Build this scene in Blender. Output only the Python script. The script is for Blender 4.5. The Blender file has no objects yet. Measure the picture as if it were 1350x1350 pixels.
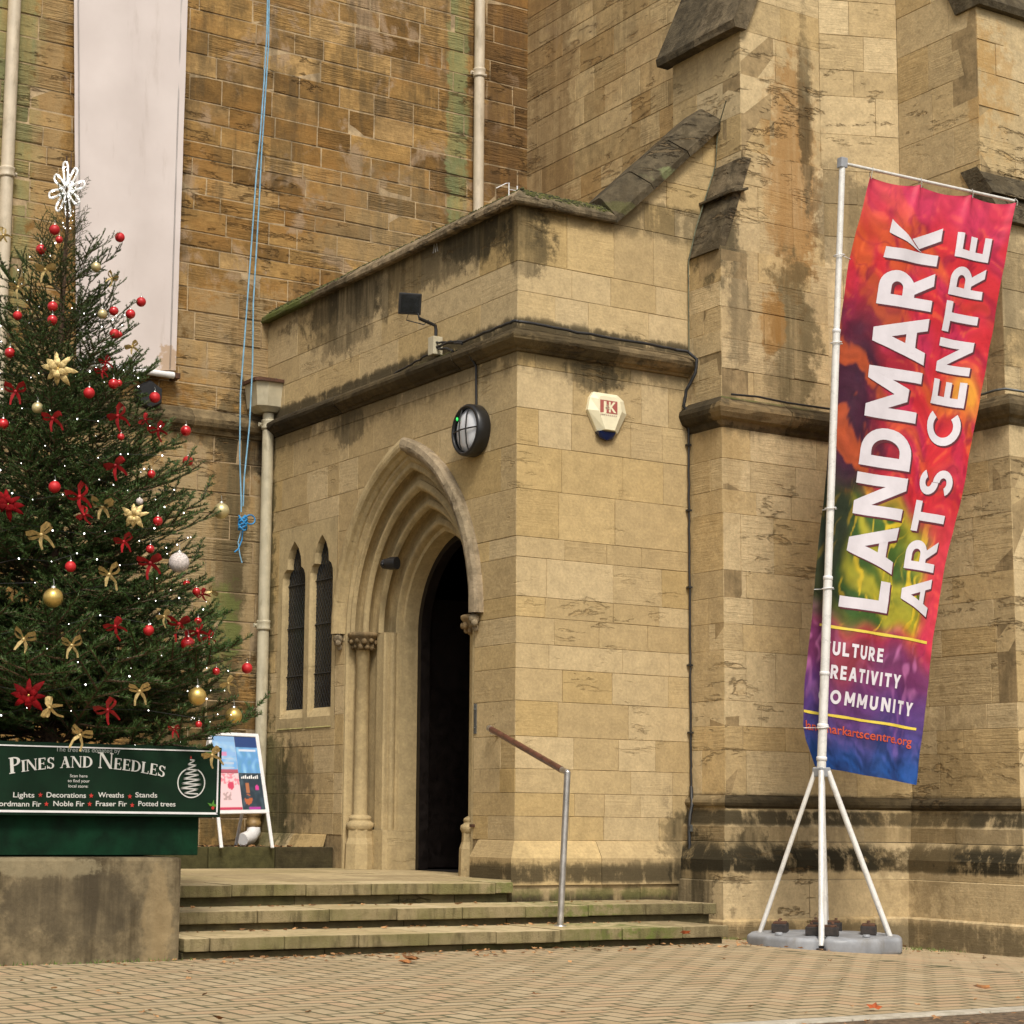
import bpy, bmesh, math, random
import numpy as np
from mathutils import Vector, Matrix, noise

S = bpy.context.scene
COL = S.collection
R = math.radians
PI = math.pi

# ------------------------------------------------------------------ camera
YAW, PIT, ROL, FPX, CX, CY, HEYE = 0.537464067, 0.139224622, 0.0123181986, 2523.1, 559.98, 720.28, 0.95
_F = np.array([math.sin(YAW) * math.cos(PIT), math.cos(YAW) * math.cos(PIT), math.sin(PIT)])
_r = np.array([math.cos(YAW), -math.sin(YAW), 0.0])
_u = np.cross(_r, _F)
_R = _r * math.cos(ROL) + _u * math.sin(ROL)
_U = -_r * math.sin(ROL) + _u * math.cos(ROL)
cam_d = bpy.data.cameras.new('camera')
cam = bpy.data.objects.new('camera', cam_d)
COL.objects.link(cam)
cam.matrix_world = Matrix(((_R[0], _U[0], -_F[0], 0), (_R[1], _U[1], -_F[1], 0), (_R[2], _U[2], -_F[2], HEYE), (0, 0, 0, 1)))
cam_d.sensor_width = 36
cam_d.lens = 36 * FPX / 1350
cam_d.shift_x = (675 - CX) / 1350
cam_d.shift_y = (CY - 675) / 1350
cam_d.clip_end = 2000
S.camera = cam

# ------------------------------------------------------------------ light
world = bpy.data.worlds.new('World')
S.world = world
world.use_nodes = True
wn = world.node_tree
wn.nodes.clear()
SUN_EL, SUN_AZ = 50, 202        # azimuth from north (+Y) clockwise: light comes from behind the camera's left
sky = wn.nodes.new('ShaderNodeTexSky')
sky.sky_type = 'NISHITA'
sky.sun_disc = False
sky.sun_elevation = R(SUN_EL)
sky.sun_rotation = R(SUN_AZ)
sky.air_density = 1.0
sky.dust_density = 4.0
sky.ozone_density = 1.0
hs = wn.nodes.new('ShaderNodeHueSaturation')
hs.inputs['Saturation'].default_value = 0.06      # a grey overcast sky
bg = wn.nodes.new('ShaderNodeBackground')
bg.inputs['Strength'].default_value = 0.088
wo = wn.nodes.new('ShaderNodeOutputWorld')
wn.links.new(sky.outputs[0], hs.inputs['Color'])
wn.links.new(hs.outputs[0], bg.inputs['Color'])
wn.links.new(bg.outputs[0], wo.inputs['Surface'])
sun_d = bpy.data.lights.new('sun', 'SUN')
sun_d.energy = 1.9
sun_d.angle = R(16)
sun_d.color = (1.0, 0.905, 0.765)
sun = bpy.data.objects.new('sun', sun_d)
COL.objects.link(sun)
_sd = Vector((math.sin(R(SUN_AZ)) * math.cos(R(SUN_EL)), math.cos(R(SUN_AZ)) * math.cos(R(SUN_EL)), math.sin(R(SUN_EL))))
sun.rotation_euler = _sd.to_track_quat('Z', 'Y').to_euler()
sun.location = (0, -5, 20)
S.view_settings.view_transform = 'Standard'
S.view_settings.look = 'None'
S.view_settings.gamma = 1
S.view_settings.exposure = 0.65
S.render.engine = 'CYCLES'

# ------------------------------------------------------------------ pixel rays (photo is 1350 wide)
_O = np.array([0, 0, HEYE])
def ray(x, y): return _F + _R * (x - CX) / FPX - _U * (y - CY) / FPX
def onz(x, y, z): d = ray(x, y); return _O + d * (z - HEYE) / d[2]
def onx(x, y, X): d = ray(x, y); return _O + d * X / d[0]
def ony(x, y, Y): d = ray(x, y); return _O + d * Y / d[1]
def proj(P):
    v = np.array(P, float) - _O
    z = v @ _F
    return CX + FPX * (v @ _R) / z, CY - FPX * (v @ _U) / z

# ------------------------------------------------------------------ objects
def link(o, parent=None):
    COL.objects.link(o)
    if parent is not None:
        o.parent = parent
        o.matrix_parent_inverse = parent.matrix_world.inverted()
    return o
def thing(name, label, cat, loc=(0, 0, 0), group=None, rotz=0):
    o = bpy.data.objects.new(name, None)
    o.empty_display_size = 0.2
    o.location = loc
    o.rotation_euler = (0, 0, rotz)
    o['label'] = label
    o['category'] = cat
    if group: o['group'] = group
    COL.objects.link(o)
    o.matrix_world = Matrix.Translation(loc) @ Matrix.Rotation(rotz, 4, 'Z')
    return o
def tag(o, label, cat, group=None):
    o['label'] = label
    o['category'] = cat
    if group: o['group'] = group
    return o
def structure(o, kind='structure'):
    o['kind'] = kind
    return o

class MB:
    """collects verts / faces, world coordinates"""
    def __init__(s): s.v = []; s.f = []; s.tone = []; s.smooth = []
    def add(s, verts, faces, tone=None, smooth=False):
        b = len(s.v)
        s.v += [tuple(map(float, p)) for p in verts]
        s.f += [tuple(i + b for i in f) for f in faces]
        s.smooth += [smooth] * len(faces)
        s.tone += [tone or (0.5, 0.5, 0.5)] * len(verts)
        return s
    def box(s, x0, x1, y0, y1, z0, z1, tone=None):
        v = [(x0, y0, z0), (x1, y0, z0), (x1, y1, z0), (x0, y1, z0), (x0, y0, z1), (x1, y0, z1), (x1, y1, z1), (x0, y1, z1)]
        return s.add(v, [(0, 3, 2, 1), (4, 5, 6, 7), (0, 1, 5, 4), (1, 2, 6, 5), (2, 3, 7, 6), (3, 0, 4, 7)], tone)
    def cbox(s, c, ax, ay, az, ch=0.0, tone=None):
        """box centred at c with half-axis vectors"""
        c, ax, ay, az = map(Vector, (c, ax, ay, az))
        bm = bmesh.new()
        vs = [bm.verts.new(c + ax * i + ay * j + az * k) for k in (-1, 1) for (i, j) in ((-1, -1), (1, -1), (1, 1), (-1, 1))]
        for f in ((0, 3, 2, 1), (4, 5, 6, 7), (0, 1, 5, 4), (1, 2, 6, 5), (2, 3, 7, 6), (3, 0, 4, 7)):
            bm.faces.new([vs[i] for i in f])
        if ch > 0:
            bmesh.ops.bevel(bm, geom=bm.edges[:], offset=ch, segments=2 if ch > 0.004 else 1, affect='EDGES', profile=0.6)
        bm.normal_update()
        bm.verts.index_update()
        s.add([v.co for v in bm.verts], [[v.index for v in f.verts] for f in bm.faces], tone)
        bm.free()
        return s
    def tube(s, pts, rad, n=10, caps=True, tone=None):
        pts = [Vector(p) for p in pts]
        if not hasattr(rad, '__len__'): rad = [rad] * len(pts)
        rings = []
        up = None
        for i, p in enumerate(pts):
            t = (pts[min(i + 1, len(pts) - 1)] - pts[max(i - 1, 0)]).normalized()
            if up is None:
                a = Vector((0, 0, 1)) if abs(t.z) < 0.9 else Vector((1, 0, 0))
                up = (a - t * a.dot(t)).normalized()
            else:
                up = (up - t * up.dot(t))
                up = up.normalized() if up.length > 1e-6 else Vector((1, 0, 0))
            w = t.cross(up)
            rings.append([p + (up * math.cos(2 * PI * k / n) + w * math.sin(2 * PI * k / n)) * rad[i] for k in range(n)])
        v = [q for r_ in rings for q in r_]
        f = []
        for i in range(len(pts) - 1):
            for k in range(n):
                a, b = i * n + k, i * n + (k + 1) % n
                f.append((a, b, b + n, a + n))
        s.add(v, f, tone, True)
        if caps:
            s.add(rings[0], [tuple(reversed(range(n)))], tone)
            s.add(rings[-1], [tuple(range(n))], tone)
        return s
    def lathe(s, base, axis, prof, n=24, tone=None):
        """prof: (distance along axis, radius)"""
        axis = Vector(axis).normalized()
        return s.tube([Vector(base) + axis * d for d, r_ in prof], [max(r_, 1e-4) for d, r_ in prof], n, True, tone) if False else s._lathe(Vector(base), axis, prof, n, tone)
    def _lathe(s, base, axis, prof, n, tone):
        a = Vector((0, 0, 1)) if abs(axis.z) < 0.9 else Vector((1, 0, 0))
        u = (a - axis * a.dot(axis)).normalized()
        w = axis.cross(u)
        v = []
        for d, r_ in prof:
            r_ = max(r_, 1e-4)
            v += [base + axis * d + (u * math.cos(2 * PI * k / n) + w * math.sin(2 * PI * k / n)) * r_ for k in range(n)]
        f = []
        for i in range(len(prof) - 1):
            for k in range(n):
                a_, b_ = i * n + k, i * n + (k + 1) % n
                f.append((a_, b_, b_ + n, a_ + n))
        return s.add(v, f, tone, True)
    def sphere(s, c, r_, n=16, m=10, tone=None, sz=1.0):
        prof = [(-r_ * sz * math.cos(PI * i / m), r_ * math.sin(PI * i / m)) for i in range(m + 1)]
        return s._lathe(Vector(c), Vector((0, 0, 1)), prof, n, tone)
    def build(s, name, mat, parent=None, smooth=None):
        me = bpy.data.meshes.new(name)
        me.from_pydata(s.v, [], s.f)
        at = me.attributes.new('tone', 'FLOAT_COLOR', 'POINT')
        at.data.foreach_set('color', np.array([(*t, 1.0) for t in s.tone], dtype=np.float32).ravel())
        sm = s.smooth if smooth is None else [smooth] * len(s.f)
        me.polygons.foreach_set('use_smooth', sm)
        if mat: me.materials.append(mat)
        me.update()
        return link(bpy.data.objects.new(name, me), parent)

# ------------------------------------------------------------------ materials
class NT:
    def __init__(s, name):
        s.m = bpy.data.materials.new(name)
        s.m.use_nodes = True
        s.n = s.m.node_tree.nodes
        s.l = s.m.node_tree.links
        s.b = s.n['Principled BSDF']
    def node(s, t, **kw):
        n = s.n.new(t)
        for k, v in kw.items(): setattr(n, k, v)
        return n
    def put(s, sock, v):
        if hasattr(v, 'is_linked') or hasattr(v, 'links'): s.l.new(v, sock)
        elif v is not None:
            if isinstance(v, tuple) and len(v) == 3 and sock.type == 'RGBA': v = (*v, 1)
            sock.default_value = v
    def pos(s): return s.node('ShaderNodeNewGeometry').outputs['Position']
    def obj(s): return s.node('ShaderNodeTexCoord').outputs['Object']
    def map(s, vec, scale=(1, 1, 1), loc=(0, 0, 0)):
        n = s.node('ShaderNodeMapping')
        s.l.new(vec, n.inputs[0])
        n.inputs['Scale'].default_value = scale
        n.inputs['Location'].default_value = loc
        return n.outputs[0]
    def noise(s, vec, scale=5, detail=4, rough=0.55, dist=0.0):
        n = s.node('ShaderNodeTexNoise')
        s.l.new(vec, n.inputs['Vector'])
        n.inputs['Scale'].default_value = scale
        n.inputs['Detail'].default_value = detail
        n.inputs['Roughness'].default_value = rough
        n.inputs['Distortion'].default_value = dist
        return n.outputs['Fac']
    def mr(s, v, a, b, c=0.0, d=1.0, smooth=True):
        n = s.node('ShaderNodeMapRange')
        if smooth: n.interpolation_type = 'SMOOTHSTEP'
        s.put(n.inputs[0], v)
        for i, x in zip((1, 2, 3, 4), (a, b, c, d)): n.inputs[i].default_value = x
        return n.outputs[0]
    def math(s, op, a, b=0.0, c=None):
        n = s.node('ShaderNodeMath', operation=op)
        s.put(n.inputs[0], a)
        s.put(n.inputs[1], b)
        if c is not None: s.put(n.inputs[2], c)
        return n.outputs[0]
    def mix(s, f, a, b, mode='MIX'):
        n = s.node('ShaderNodeMixRGB', blend_type=mode)
        s.put(n.inputs[0], f)
        s.put(n.inputs[1], a)
        s.put(n.inputs[2], b)
        return n.outputs[0]
    def sep(s, v):
        n = s.node('ShaderNodeSeparateXYZ')
        s.l.new(v, n.inputs[0])
        return n.outputs
    def tone(s):
        n = s.node('ShaderNodeAttribute')
        n.attribute_name = 'tone'
        return s.sep(n.outputs['Color'])
    def bump(s, h, dist=0.01, strength=1.0, normal=None):
        n = s.node('ShaderNodeBump')
        n.inputs['Distance'].default_value = dist
        n.inputs['Strength'].default_value = strength
        s.put(n.inputs['Height'], h)
        if normal is not None: s.l.new(normal, n.inputs['Normal'])
        return n.outputs[0]
    def out(s, col=None, rough=None, metal=None, normal=None, spec=None):
        s.put(s.b.inputs['Base Color'], col)
        s.put(s.b.inputs['Roughness'], rough)
        s.put(s.b.inputs['Metallic'], metal)
        if spec is not None: s.b.inputs['Specular IOR Level'].default_value = spec
        if normal is not None: s.l.new(normal, s.b.inputs['Normal'])
        return s.m

def blob(t, pos, c, r_, wob):
    """soft ellipsoid mask with a ragged edge"""
    a = t.node('ShaderNodeVectorMath', operation='SUBTRACT')
    t.l.new(pos, a.inputs[0]); a.inputs[1].default_value = c
    d = t.node('ShaderNodeVectorMath', operation='DIVIDE')
    t.l.new(a.outputs[0], d.inputs[0]); d.inputs[1].default_value = r_
    e = t.node('ShaderNodeVectorMath', operation='LENGTH')
    t.l.new(d.outputs[0], e.inputs[0])
    return t.mr(t.math('ADD', e.outputs['Value'], wob), 0.75, 1.15, 1.0, 0.0)

GRIME = (0.030, 0.024, 0.012)
MOSS = (0.060, 0.085, 0.012)
def stone(name, a, b, c, lam=0.5, bands=(), blobs=(), mott=0.35, rust=0.0, grimy=0.0, rough_bump=0.012, patch=0.0, erode=0.8, vary=0.08):
    """a,b,c: three stone colours; bands: (z_low_fade, z_full_low, z_full_high, z_high_fade, strength, colour);
    blobs: (centre, radii, colour, strength)"""
    t = NT(name)
    p = t.pos()
    tr, tg, tb = t.tone()[0:3]
    col = t.mix(t.mr(tr, 0.15, 0.85), a, b)
    col = t.mix(t.mr(tg, 0.55, 1.0, 0, 0.6), col, c)
    big = t.noise(p, 1.7, 5, 0.6)
    fine = t.noise(p, 38, 6, 0.65)
    mid = t.noise(p, 9, 5, 0.6)
    # bedding planes of the stone: thin near-horizontal layers, each stone its own tilt
    ta = t.node('ShaderNodeAttribute'); ta.attribute_name = 'tone'
    ps = t.node('ShaderNodeVectorMath', operation='MULTIPLY_ADD')
    t.l.new(ta.outputs['Color'], ps.inputs[0]); ps.inputs[1].default_value = (13, 17, 5); t.l.new(p, ps.inputs[2])
    ps = ps.outputs[0]                      # every stone has its own grain
    lp = t.map(ps, (1.6, 1.6, 26))
    wav = t.noise(lp, 1.0, 5, 0.62, 0.6)
    lp2 = t.map(ps, (3.0, 3.0, 60))
    wav2 = t.noise(lp2, 1.0, 3, 0.6, 0.8)
    lamf = t.mr(tb, 0.45, 0.95, 0.15 * lam, 1.0 * lam)
    layers = t.mr(t.math('ADD', t.math('MULTIPLY', wav, 0.6), t.math('MULTIPLY', wav2, 0.4)), 0.30, 0.68)
    col = t.mix(t.math('MULTIPLY', lamf, t.mr(layers, 0, 1, 0.5, 0.0)), col, (a[0] * 0.5, a[1] * 0.44, a[2] * 0.34))
    val = t.math('MULTIPLY', t.mr(mid, 0.25, 0.75, 1 - mott, 1 + mott * 0.5, False), t.mr(fine, 0.3, 0.7, 0.84, 1.12, False))
    val = t.math('MULTIPLY', val, t.mr(tr, 0, 1, 1 - vary, 1 + vary * 0.8, False))
    g = t.node('ShaderNodeCombineColor')
    for i in range(3): t.l.new(val, g.inputs[i])
    col = t.mix(1.0, col, g.outputs[0], 'MULTIPLY')
    if rust > 0:
        col = t.mix(t.math('MULTIPLY', t.mr(t.noise(t.map(p, (1, 1, 1.6), (7, 3, 1)), 1.1, 4, 0.6), 0.46, 0.68), rust), col, (0.29, 0.145, 0.038))
    if patch > 0:   # pale repair mortar smeared over joints
        col = t.mix(t.math('MULTIPLY', t.mr(t.noise(t.map(p, (1, 1, 0.8), (2, 9, 4)), 2.1, 6, 0.65, 0.5), 0.57, 0.66), patch), col, (0.34, 0.24, 0.15))
    streak = t.noise(t.map(p, (7, 7, 0.55)), 1.0, 5, 0.65)
    rag = t.noise(p, 6.5, 6, 0.7)
    wob = t.mr(t.math('ADD', t.math('MULTIPLY', rag, 0.65), t.math('MULTIPLY', streak, 0.35)), 0.25, 0.75, -0.75, 0.75, False)
    z = t.sep(p)[2]
    dark = t.math('MULTIPLY', streak, rag)
    if grimy > 0:
        col = t.mix(t.math('MULTIPLY', t.mr(t.math('MULTIPLY', big, streak), 0.24, 0.36), grimy), col, (0.06, 0.045, 0.024))
    for (z0, z1, z2, z3, st, cc) in bands:
        m = t.math('MULTIPLY', t.mr(z, z0, z1), t.mr(z, z2, z3, 1, 0))
        k = t.mr(t.math('ADD', dark, t.math('MULTIPLY', m, 0.26)), 0.36, 0.50)
        m = t.math('MULTIPLY', t.math('MULTIPLY', m, k), st)
        col = t.mix(m, col, cc)
    for (c0, rr, cc, st) in blobs:
        m = blob(t, p, c0, rr, wob)
        m = t.math('MULTIPLY', m, t.mr(streak, 0.28, 0.6, st * 0.45, st))
        col = t.mix(m, col, cc)
    h = t.math('ADD', t.math('MULTIPLY', fine, 0.25), t.math('MULTIPLY', mid, 0.45))
    h = t.math('ADD', h, t.math('MULTIPLY', t.math('MULTIPLY', layers, lamf), 1.6))
    er = t.noise(t.map(p, (2.4, 2.4, 10), (4, 2, 7)), 1.0, 7, 0.68, 0.3)
    clus = t.mr(t.noise(t.map(p, (1, 1, 1.3), (11, 5, 2)), 0.75, 3, 0.5), 0.50, 0.64)
    e1 = t.math('MULTIPLY', t.mr(er, 0.56, 0.62), clus)      # crumbled beds in a few places only
    e2 = t.math('MULTIPLY', e1, t.mr(er, 0.62, 0.67, 1, 0.15))
    h = t.math('ADD', h, t.math('MULTIPLY', e1, -2.2 * erode))
    col = t.mix(t.math('MULTIPLY', e2, 0.55 * erode), col, (c[0] * 0.72, c[1] * 0.62, c[2] * 0.5))
    return t.out(col, 0.92, 0, t.bump(h, rough_bump, 1.0), spec=0.25)

def plain(name, col, rough=0.5, metal=0.0, var=0.12, bump=0.0, scale=12, dirt=None, coat=0.0, spec=None):
    t = NT(name)
    p = t.obj()
    n = t.noise(p, scale, 5, 0.6)
    d = tuple(max(0, c * (1 - var * 2)) for c in col)
    c = t.mix(t.mr(n, 0.3, 0.7), d, tuple(min(1, x * (1 + var * 0.4)) for x in col))
    if dirt: c = t.mix(t.mr(t.noise(t.map(p, (1, 1, 0.35), (3, 1, 5)), 6, 6, 0.7), 0.52, 0.72, 0, dirt[3]), c, dirt[:3])
    nm = t.bump(t.noise(p, scale * 4, 4), 0.004, bump) if bump else None
    m = t.out(c, t.mr(n, 0.3, 0.7, max(0, rough - 0.06), min(1, rough + 0.08)), metal, nm, spec)
    if coat: t.b.inputs['Coat Weight'].default_value = coat
    return m

TAN1, TAN2, TAN3 = (0.45, 0.332, 0.168), (0.515, 0.396, 0.222), (0.48, 0.335, 0.135)
PORCH_BANDS = [(6.05, 6.24, 6.5, 6.6, 0.55, GRIME), (4.55, 4.92, 5.2, 5.3, 0.6, GRIME), (5.08, 5.12, 5.2, 5.32, 0.7, GRIME),
               (0.35, 0.42, 0.50, 0.66, 0.85, GRIME), (-0.3, -0.1, 0.22, 0.46, 0.85, GRIME), (0.2, 0.3, 0.32, 0.4, 0.5, MOSS)]
M_porch = stone('porch_limestone', TAN1, TAN2, TAN3, lam=0.10, bands=PORCH_BANDS, mott=0.18, erode=0.3, vary=0.045,
    blobs=[((8.9, 15.2, 6.15), (0.5, 2.8, 0.36), GRIME, 0.7), ((8.9, 16.6, 5.95), (0.5, 0.8, 0.42), GRIME, 0.75),
           ((8.9, 14.2, 6.15), (0.5, 0.6, 0.25), GRIME, 0.8), ((9.05, 13.5, 5.95), (0.25, 0.25, 0.35), GRIME, 0.75),
           ((9.75, 13.4, 4.82), (0.4, 0.3, 0.16), GRIME, 0.85), ((8.9, 16.5, 4.78), (0.5, 0.35, 0.22), GRIME, 0.7),
           ((8.9, 18.1, 1.0), (0.4, 0.55, 0.9), (0.075, 0.075, 0.025), 0.85), ((8.9, 17.6, 1.15), (0.3, 0.5, 0.55), GRIME, 0.6),
           ((8.9, 18.3, 3.2), (0.4, 0.22, 2.2), (0.10, 0.08, 0.035), 0.9), ((10.75, 13.4, 0.5), (0.3, 0.3, 0.6), GRIME, 0.8),
           ((9.5, 13.4, 0.16), (1.4, 0.4, 0.14), GRIME, 0.8)])
M_trim = stone('carved_limestone', (0.44, 0.335, 0.175), (0.48, 0.375, 0.205), (0.44, 0.32, 0.15), lam=0.05, mott=0.2, grimy=0.2, erode=0.2, rough_bump=0.006,
    blobs=[((8.7, 14.4, 3.9), (0.35, 0.75, 0.7), (0.16, 0.125, 0.075), 0.6)])
M_nave = stone('nave_rubble_stone', (0.245, 0.135, 0.040), (0.34, 0.205, 0.070), (0.42, 0.28, 0.125), lam=0.45, rust=0.62, grimy=0.5, mott=0.42, rough_bump=0.022, vary=0.26, patch=0.75,
    blobs=[((8.6, 18.3, 5.9), (0.9, 0.5, 0.75), (0.33, 0.24, 0.125), 0.75), ((8.2, 18.3, 3.6), (1.7, 0.5, 1.45), (0.33, 0.25, 0.135), 0.92),
           ((8.75, 18.3, 4.85), (0.35, 0.5, 0.30), (0.012, 0.009, 0.005), 0.95), ((7.9, 18.3, 4.95), (1.2, 0.5, 0.14), (0.03, 0.022, 0.01), 0.75),
           ((8.55, 18.3, 3.6), (0.2, 0.5, 2.4), (0.055, 0.042, 0.018), 0.75), ((8.3, 18.3, 1.4), (0.9, 0.5, 1.0), (0.055, 0.045, 0.02), 0.75),
           ((11.33, 18.3, 9.0), (0.16, 0.5, 3.2), (0.20, 0.255, 0.115), 0.62), ((5.95, 18.3, 8.2), (0.3, 0.5, 3.4), (0.24, 0.275, 0.13), 0.6),
           ((6.35, 18.3, 8.2), (0.18, 0.5, 2.6), (0.36, 0.25, 0.12), 0.7), ((8.5, 18.3, 2.9), (0.22, 0.5, 0.5), (0.13, 0.17, 0.04), 0.6),
           ((6.6, 18.3, 4.6), (1.0, 0.5, 1.2), (0.34, 0.25, 0.13), 0.7), ((11.95, 18.3, 9.2), (0.4, 0.5, 2.4), (0.11, 0.06, 0.025), 0.6),
           ((10.3, 18.3, 7.6), (0.9, 0.5, 0.7), (0.20, 0.15, 0.08), 0.55)])
M_aisle = stone('aisle_wall_limestone', (0.47, 0.335, 0.16), (0.52, 0.385, 0.20), (0.40, 0.24, 0.085), vary=0.14, lam=0.2, grimy=0.3, mott=0.3, rust=0.25, patch=0.35,
    blobs=[((12.3, 17.9, 9.2), (0.5, 0.5, 3.0), (0.20, 0.12, 0.05), 0.6)])
M_butt = stone('buttress_limestone', (0.50, 0.375, 0.20), (0.56, 0.435, 0.25), (0.50, 0.35, 0.155), lam=0.14, mott=0.22, grimy=0.08, vary=0.07, erode=0.6, rough_bump=0.016,
    bands=[(0.55, 0.80, 1.0, 1.1, 0.35, GRIME), (0.44, 0.52, 0.66, 0.84, 1.0, GRIME), (0.84, 0.92, 1.0, 1.06, 0.9, GRIME),
           (-0.3, -0.15, 0.0, 0.2, 0.7, GRIME), (4.2, 4.45, 4.6, 4.7, 0.55, GRIME), (1.02, 1.06, 1.15, 1.2, 0.6, GRIME)],
    blobs=[((10.9, 13.1, 6.3), (0.18, 0.35, 0.55), (0.05, 0.042, 0.022), 0.85), ((11.05, 13.0, 5.5), (0.14, 0.12, 0.9), (0.06, 0.05, 0.03), 0.55),
           ((11.75, 13.0, 6.9), (0.35, 0.3, 1.25), (0.30, 0.15, 0.04), 0.75), ((11.93, 13.0, 7.55), (0.10, 0.3, 0.85), (0.05, 0.04, 0.02), 0.8),
           ((11.7, 12.95, 5.3), (0.35, 0.3, 0.95), (0.10, 0.078, 0.036), 0.8), ((11.45, 12.95, 5.45), (0.16, 0.3, 0.35), (0.33, 0.16, 0.035), 0.7),
           ((12.25, 12.9, 6.6), (0.35, 0.4, 0.6), (0.07, 0.055, 0.03), 0.6), ((12.95, 11.5, 7.7), (0.45, 0.4, 1.0), (0.40, 0.22, 0.06), 0.6),
           ((12.6, 12.45, 1.2), (0.35, 0.5, 1.2), (0.17, 0.12, 0.055), 0.5), ((10.75, 13.2, 0.35), (0.3, 0.35, 0.55), GRIME, 0.9),
           ((11.0, 12.7, 0.75), (0.25, 0.4, 0.2), GRIME, 0.85), ((12.9, 11.3, 5.5), (0.5, 0.5, 0.8), (0.10, 0.08, 0.045), 0.55),
           ((12.4, 12.7, 2.2), (0.2, 0.3, 1.6), (0.26, 0.185, 0.09), 0.3), ((10.83, 13.2, 4.0), (0.25, 0.4, 0.5), (0.30, 0.20, 0.08), 0.4)])
M_weath = stone('weathered_capping_stone', (0.12, 0.094, 0.055), (0.25, 0.19, 0.115), (0.38, 0.30, 0.18), lam=0.15, mott=0.75, grimy=0.85, rough_bump=0.04, vary=0.25,
    blobs=[((9.7, 13.3, 6.38), (0.7, 0.3, 0.07), (0.085, 0.09, 0.022), 0.5), ((10.4, 13.3, 6.8), (0.5, 0.12, 0.10), (0.22, 0.26, 0.11), 0.5),
           ((8.8, 18.0, 6.35), (0.3, 0.9, 0.2), (0.085, 0.11, 0.02), 0.8), ((11.3, 12.8, 4.68), (0.8, 0.2, 0.07), (0.09, 0.13, 0.02), 0.8)])
M_string = stone('blackened_string_course', (0.045, 0.034, 0.018), (0.085, 0.062, 0.030), (0.26, 0.19, 0.10), lam=0.15, mott=0.6, grimy=0.6, rough_bump=0.02,
    blobs=[((10.4, 13.3, 4.9), (0.6, 0.3, 0.11), (0.30, 0.20, 0.09), 0.7), ((8.8, 13.4, 4.97), (0.35, 0.6, 0.1), (0.17, 0.125, 0.06), 0.6),
           ((11.2, 12.9, 4.72), (0.9, 0.2, 0.06), (0.09, 0.13, 0.02), 0.85), ((11.0, 12.9, 4.52), (0.7, 0.2, 0.1), (0.30, 0.21, 0.10), 0.6),
           ((8.8, 14.8, 5.16), (0.3, 0.5, 0.06), (0.12, 0.13, 0.03), 0.6)])
M_mortar = stone('lime_mortar', (0.34, 0.245, 0.125), (0.37, 0.27, 0.14), (0.32, 0.23, 0.12), lam=0.0, mott=0.4, grimy=0.4)
M_mortar_nave = stone('pale_lime_mortar', (0.40, 0.29, 0.16), (0.48, 0.36, 0.22), (0.3, 0.2, 0.1), lam=0.0, mott=0.5, grimy=0.45)
M_step = stone('step_stone', (0.40, 0.31, 0.17), (0.46, 0.36, 0.20), (0.34, 0.28, 0.13), lam=0.1, mott=0.3, grimy=0.15, rough_bump=0.008)
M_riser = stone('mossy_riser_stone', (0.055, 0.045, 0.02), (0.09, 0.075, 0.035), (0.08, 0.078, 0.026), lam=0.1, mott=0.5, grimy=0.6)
M_nosing = stone('green_stained_step_edge', (0.24, 0.20, 0.085), (0.30, 0.24, 0.11), (0.21, 0.22, 0.06), lam=0.1, mott=0.45, grimy=0.35)
M_concrete = stone('stained_concrete', (0.20, 0.155, 0.088), (0.215, 0.17, 0.098), (0.2, 0.16, 0.10), lam=0.0, mott=0.6, grimy=0.95, rough_bump=0.015, erode=0.0,
    blobs=[((4.35, 11.6, 0.38), (0.5, 0.3, 0.27), (0.06, 0.048, 0.03), 0.7), ((4.1, 11.6, 0.6), (0.5, 0.4, 0.07), (0.30, 0.25, 0.15), 0.6), ((4.95, 11.6, 0.2), (0.10, 0.3, 0.35), (0.36, 0.26, 0.13), 0.5), ((3.75, 11.6, 0.25), (0.12, 0.3, 0.3), (0.30, 0.22, 0.1), 0.4)])
M_dark = plain('dark_interior', (0.012, 0.008, 0.006), 0.8)  # near-black colour paints in the shade of the unlit lobby
M_pipe = plain('cream_painted_iron', (0.50, 0.45, 0.32), 0.45, 0, 0.08, 0.3, 8, dirt=(0.10, 0.07, 0.03, 0.5))
M_pipe_top = plain('cream_gloss_pipe', (0.60, 0.51, 0.38), 0.4, 0, 0.08, 0.1, 5, dirt=(0.24, 0.19, 0.11, 0.6))
M_rust = plain('rusty_iron', (0.12, 0.055, 0.03), 0.8, 0.2, 0.3, 0.8, 30)
M_black = plain('black_plastic', (0.014, 0.014, 0.015), 0.38, 0, 0.1)
M_cable = plain('black_cable_sheath', (0.02, 0.02, 0.021), 0.5)
M_lead = plain('grey_lead', (0.14, 0.15, 0.15), 0.5, 0.4, 0.2)
M_white = plain('white_powder_coat', (0.74, 0.73, 0.73), 0.35, 0, 0.04)
M_pole = plain('white_flagpole_paint', (0.72, 0.70, 0.66), 0.3, 0.1, 0.06, dirt=(0.32, 0.29, 0.24, 0.5))
M_steel = plain('brushed_steel', (0.62, 0.59, 0.55), 0.33, 0.9, 0.1)
M_rail = plain('varnished_hardwood', (0.13, 0.045, 0.030), 0.35, 0, 0.3, 0.2, 20, coat=0.3)
M_weight = plain('grey_water_weight', (0.30, 0.31, 0.33), 0.5, 0, 0.14, 0.2, 6, dirt=(0.17, 0.15, 0.12, 0.6))
M_clamp = plain('rusty_black_clamp', (0.035, 0.025, 0.02), 0.7, 0, 0.4, 0.6, 25)
M_boxgreen = plain('green_painted_plywood', (0.004, 0.028, 0.012), 0.75, 0, 0.3, 0.5, 5, spec=0.12)
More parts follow.
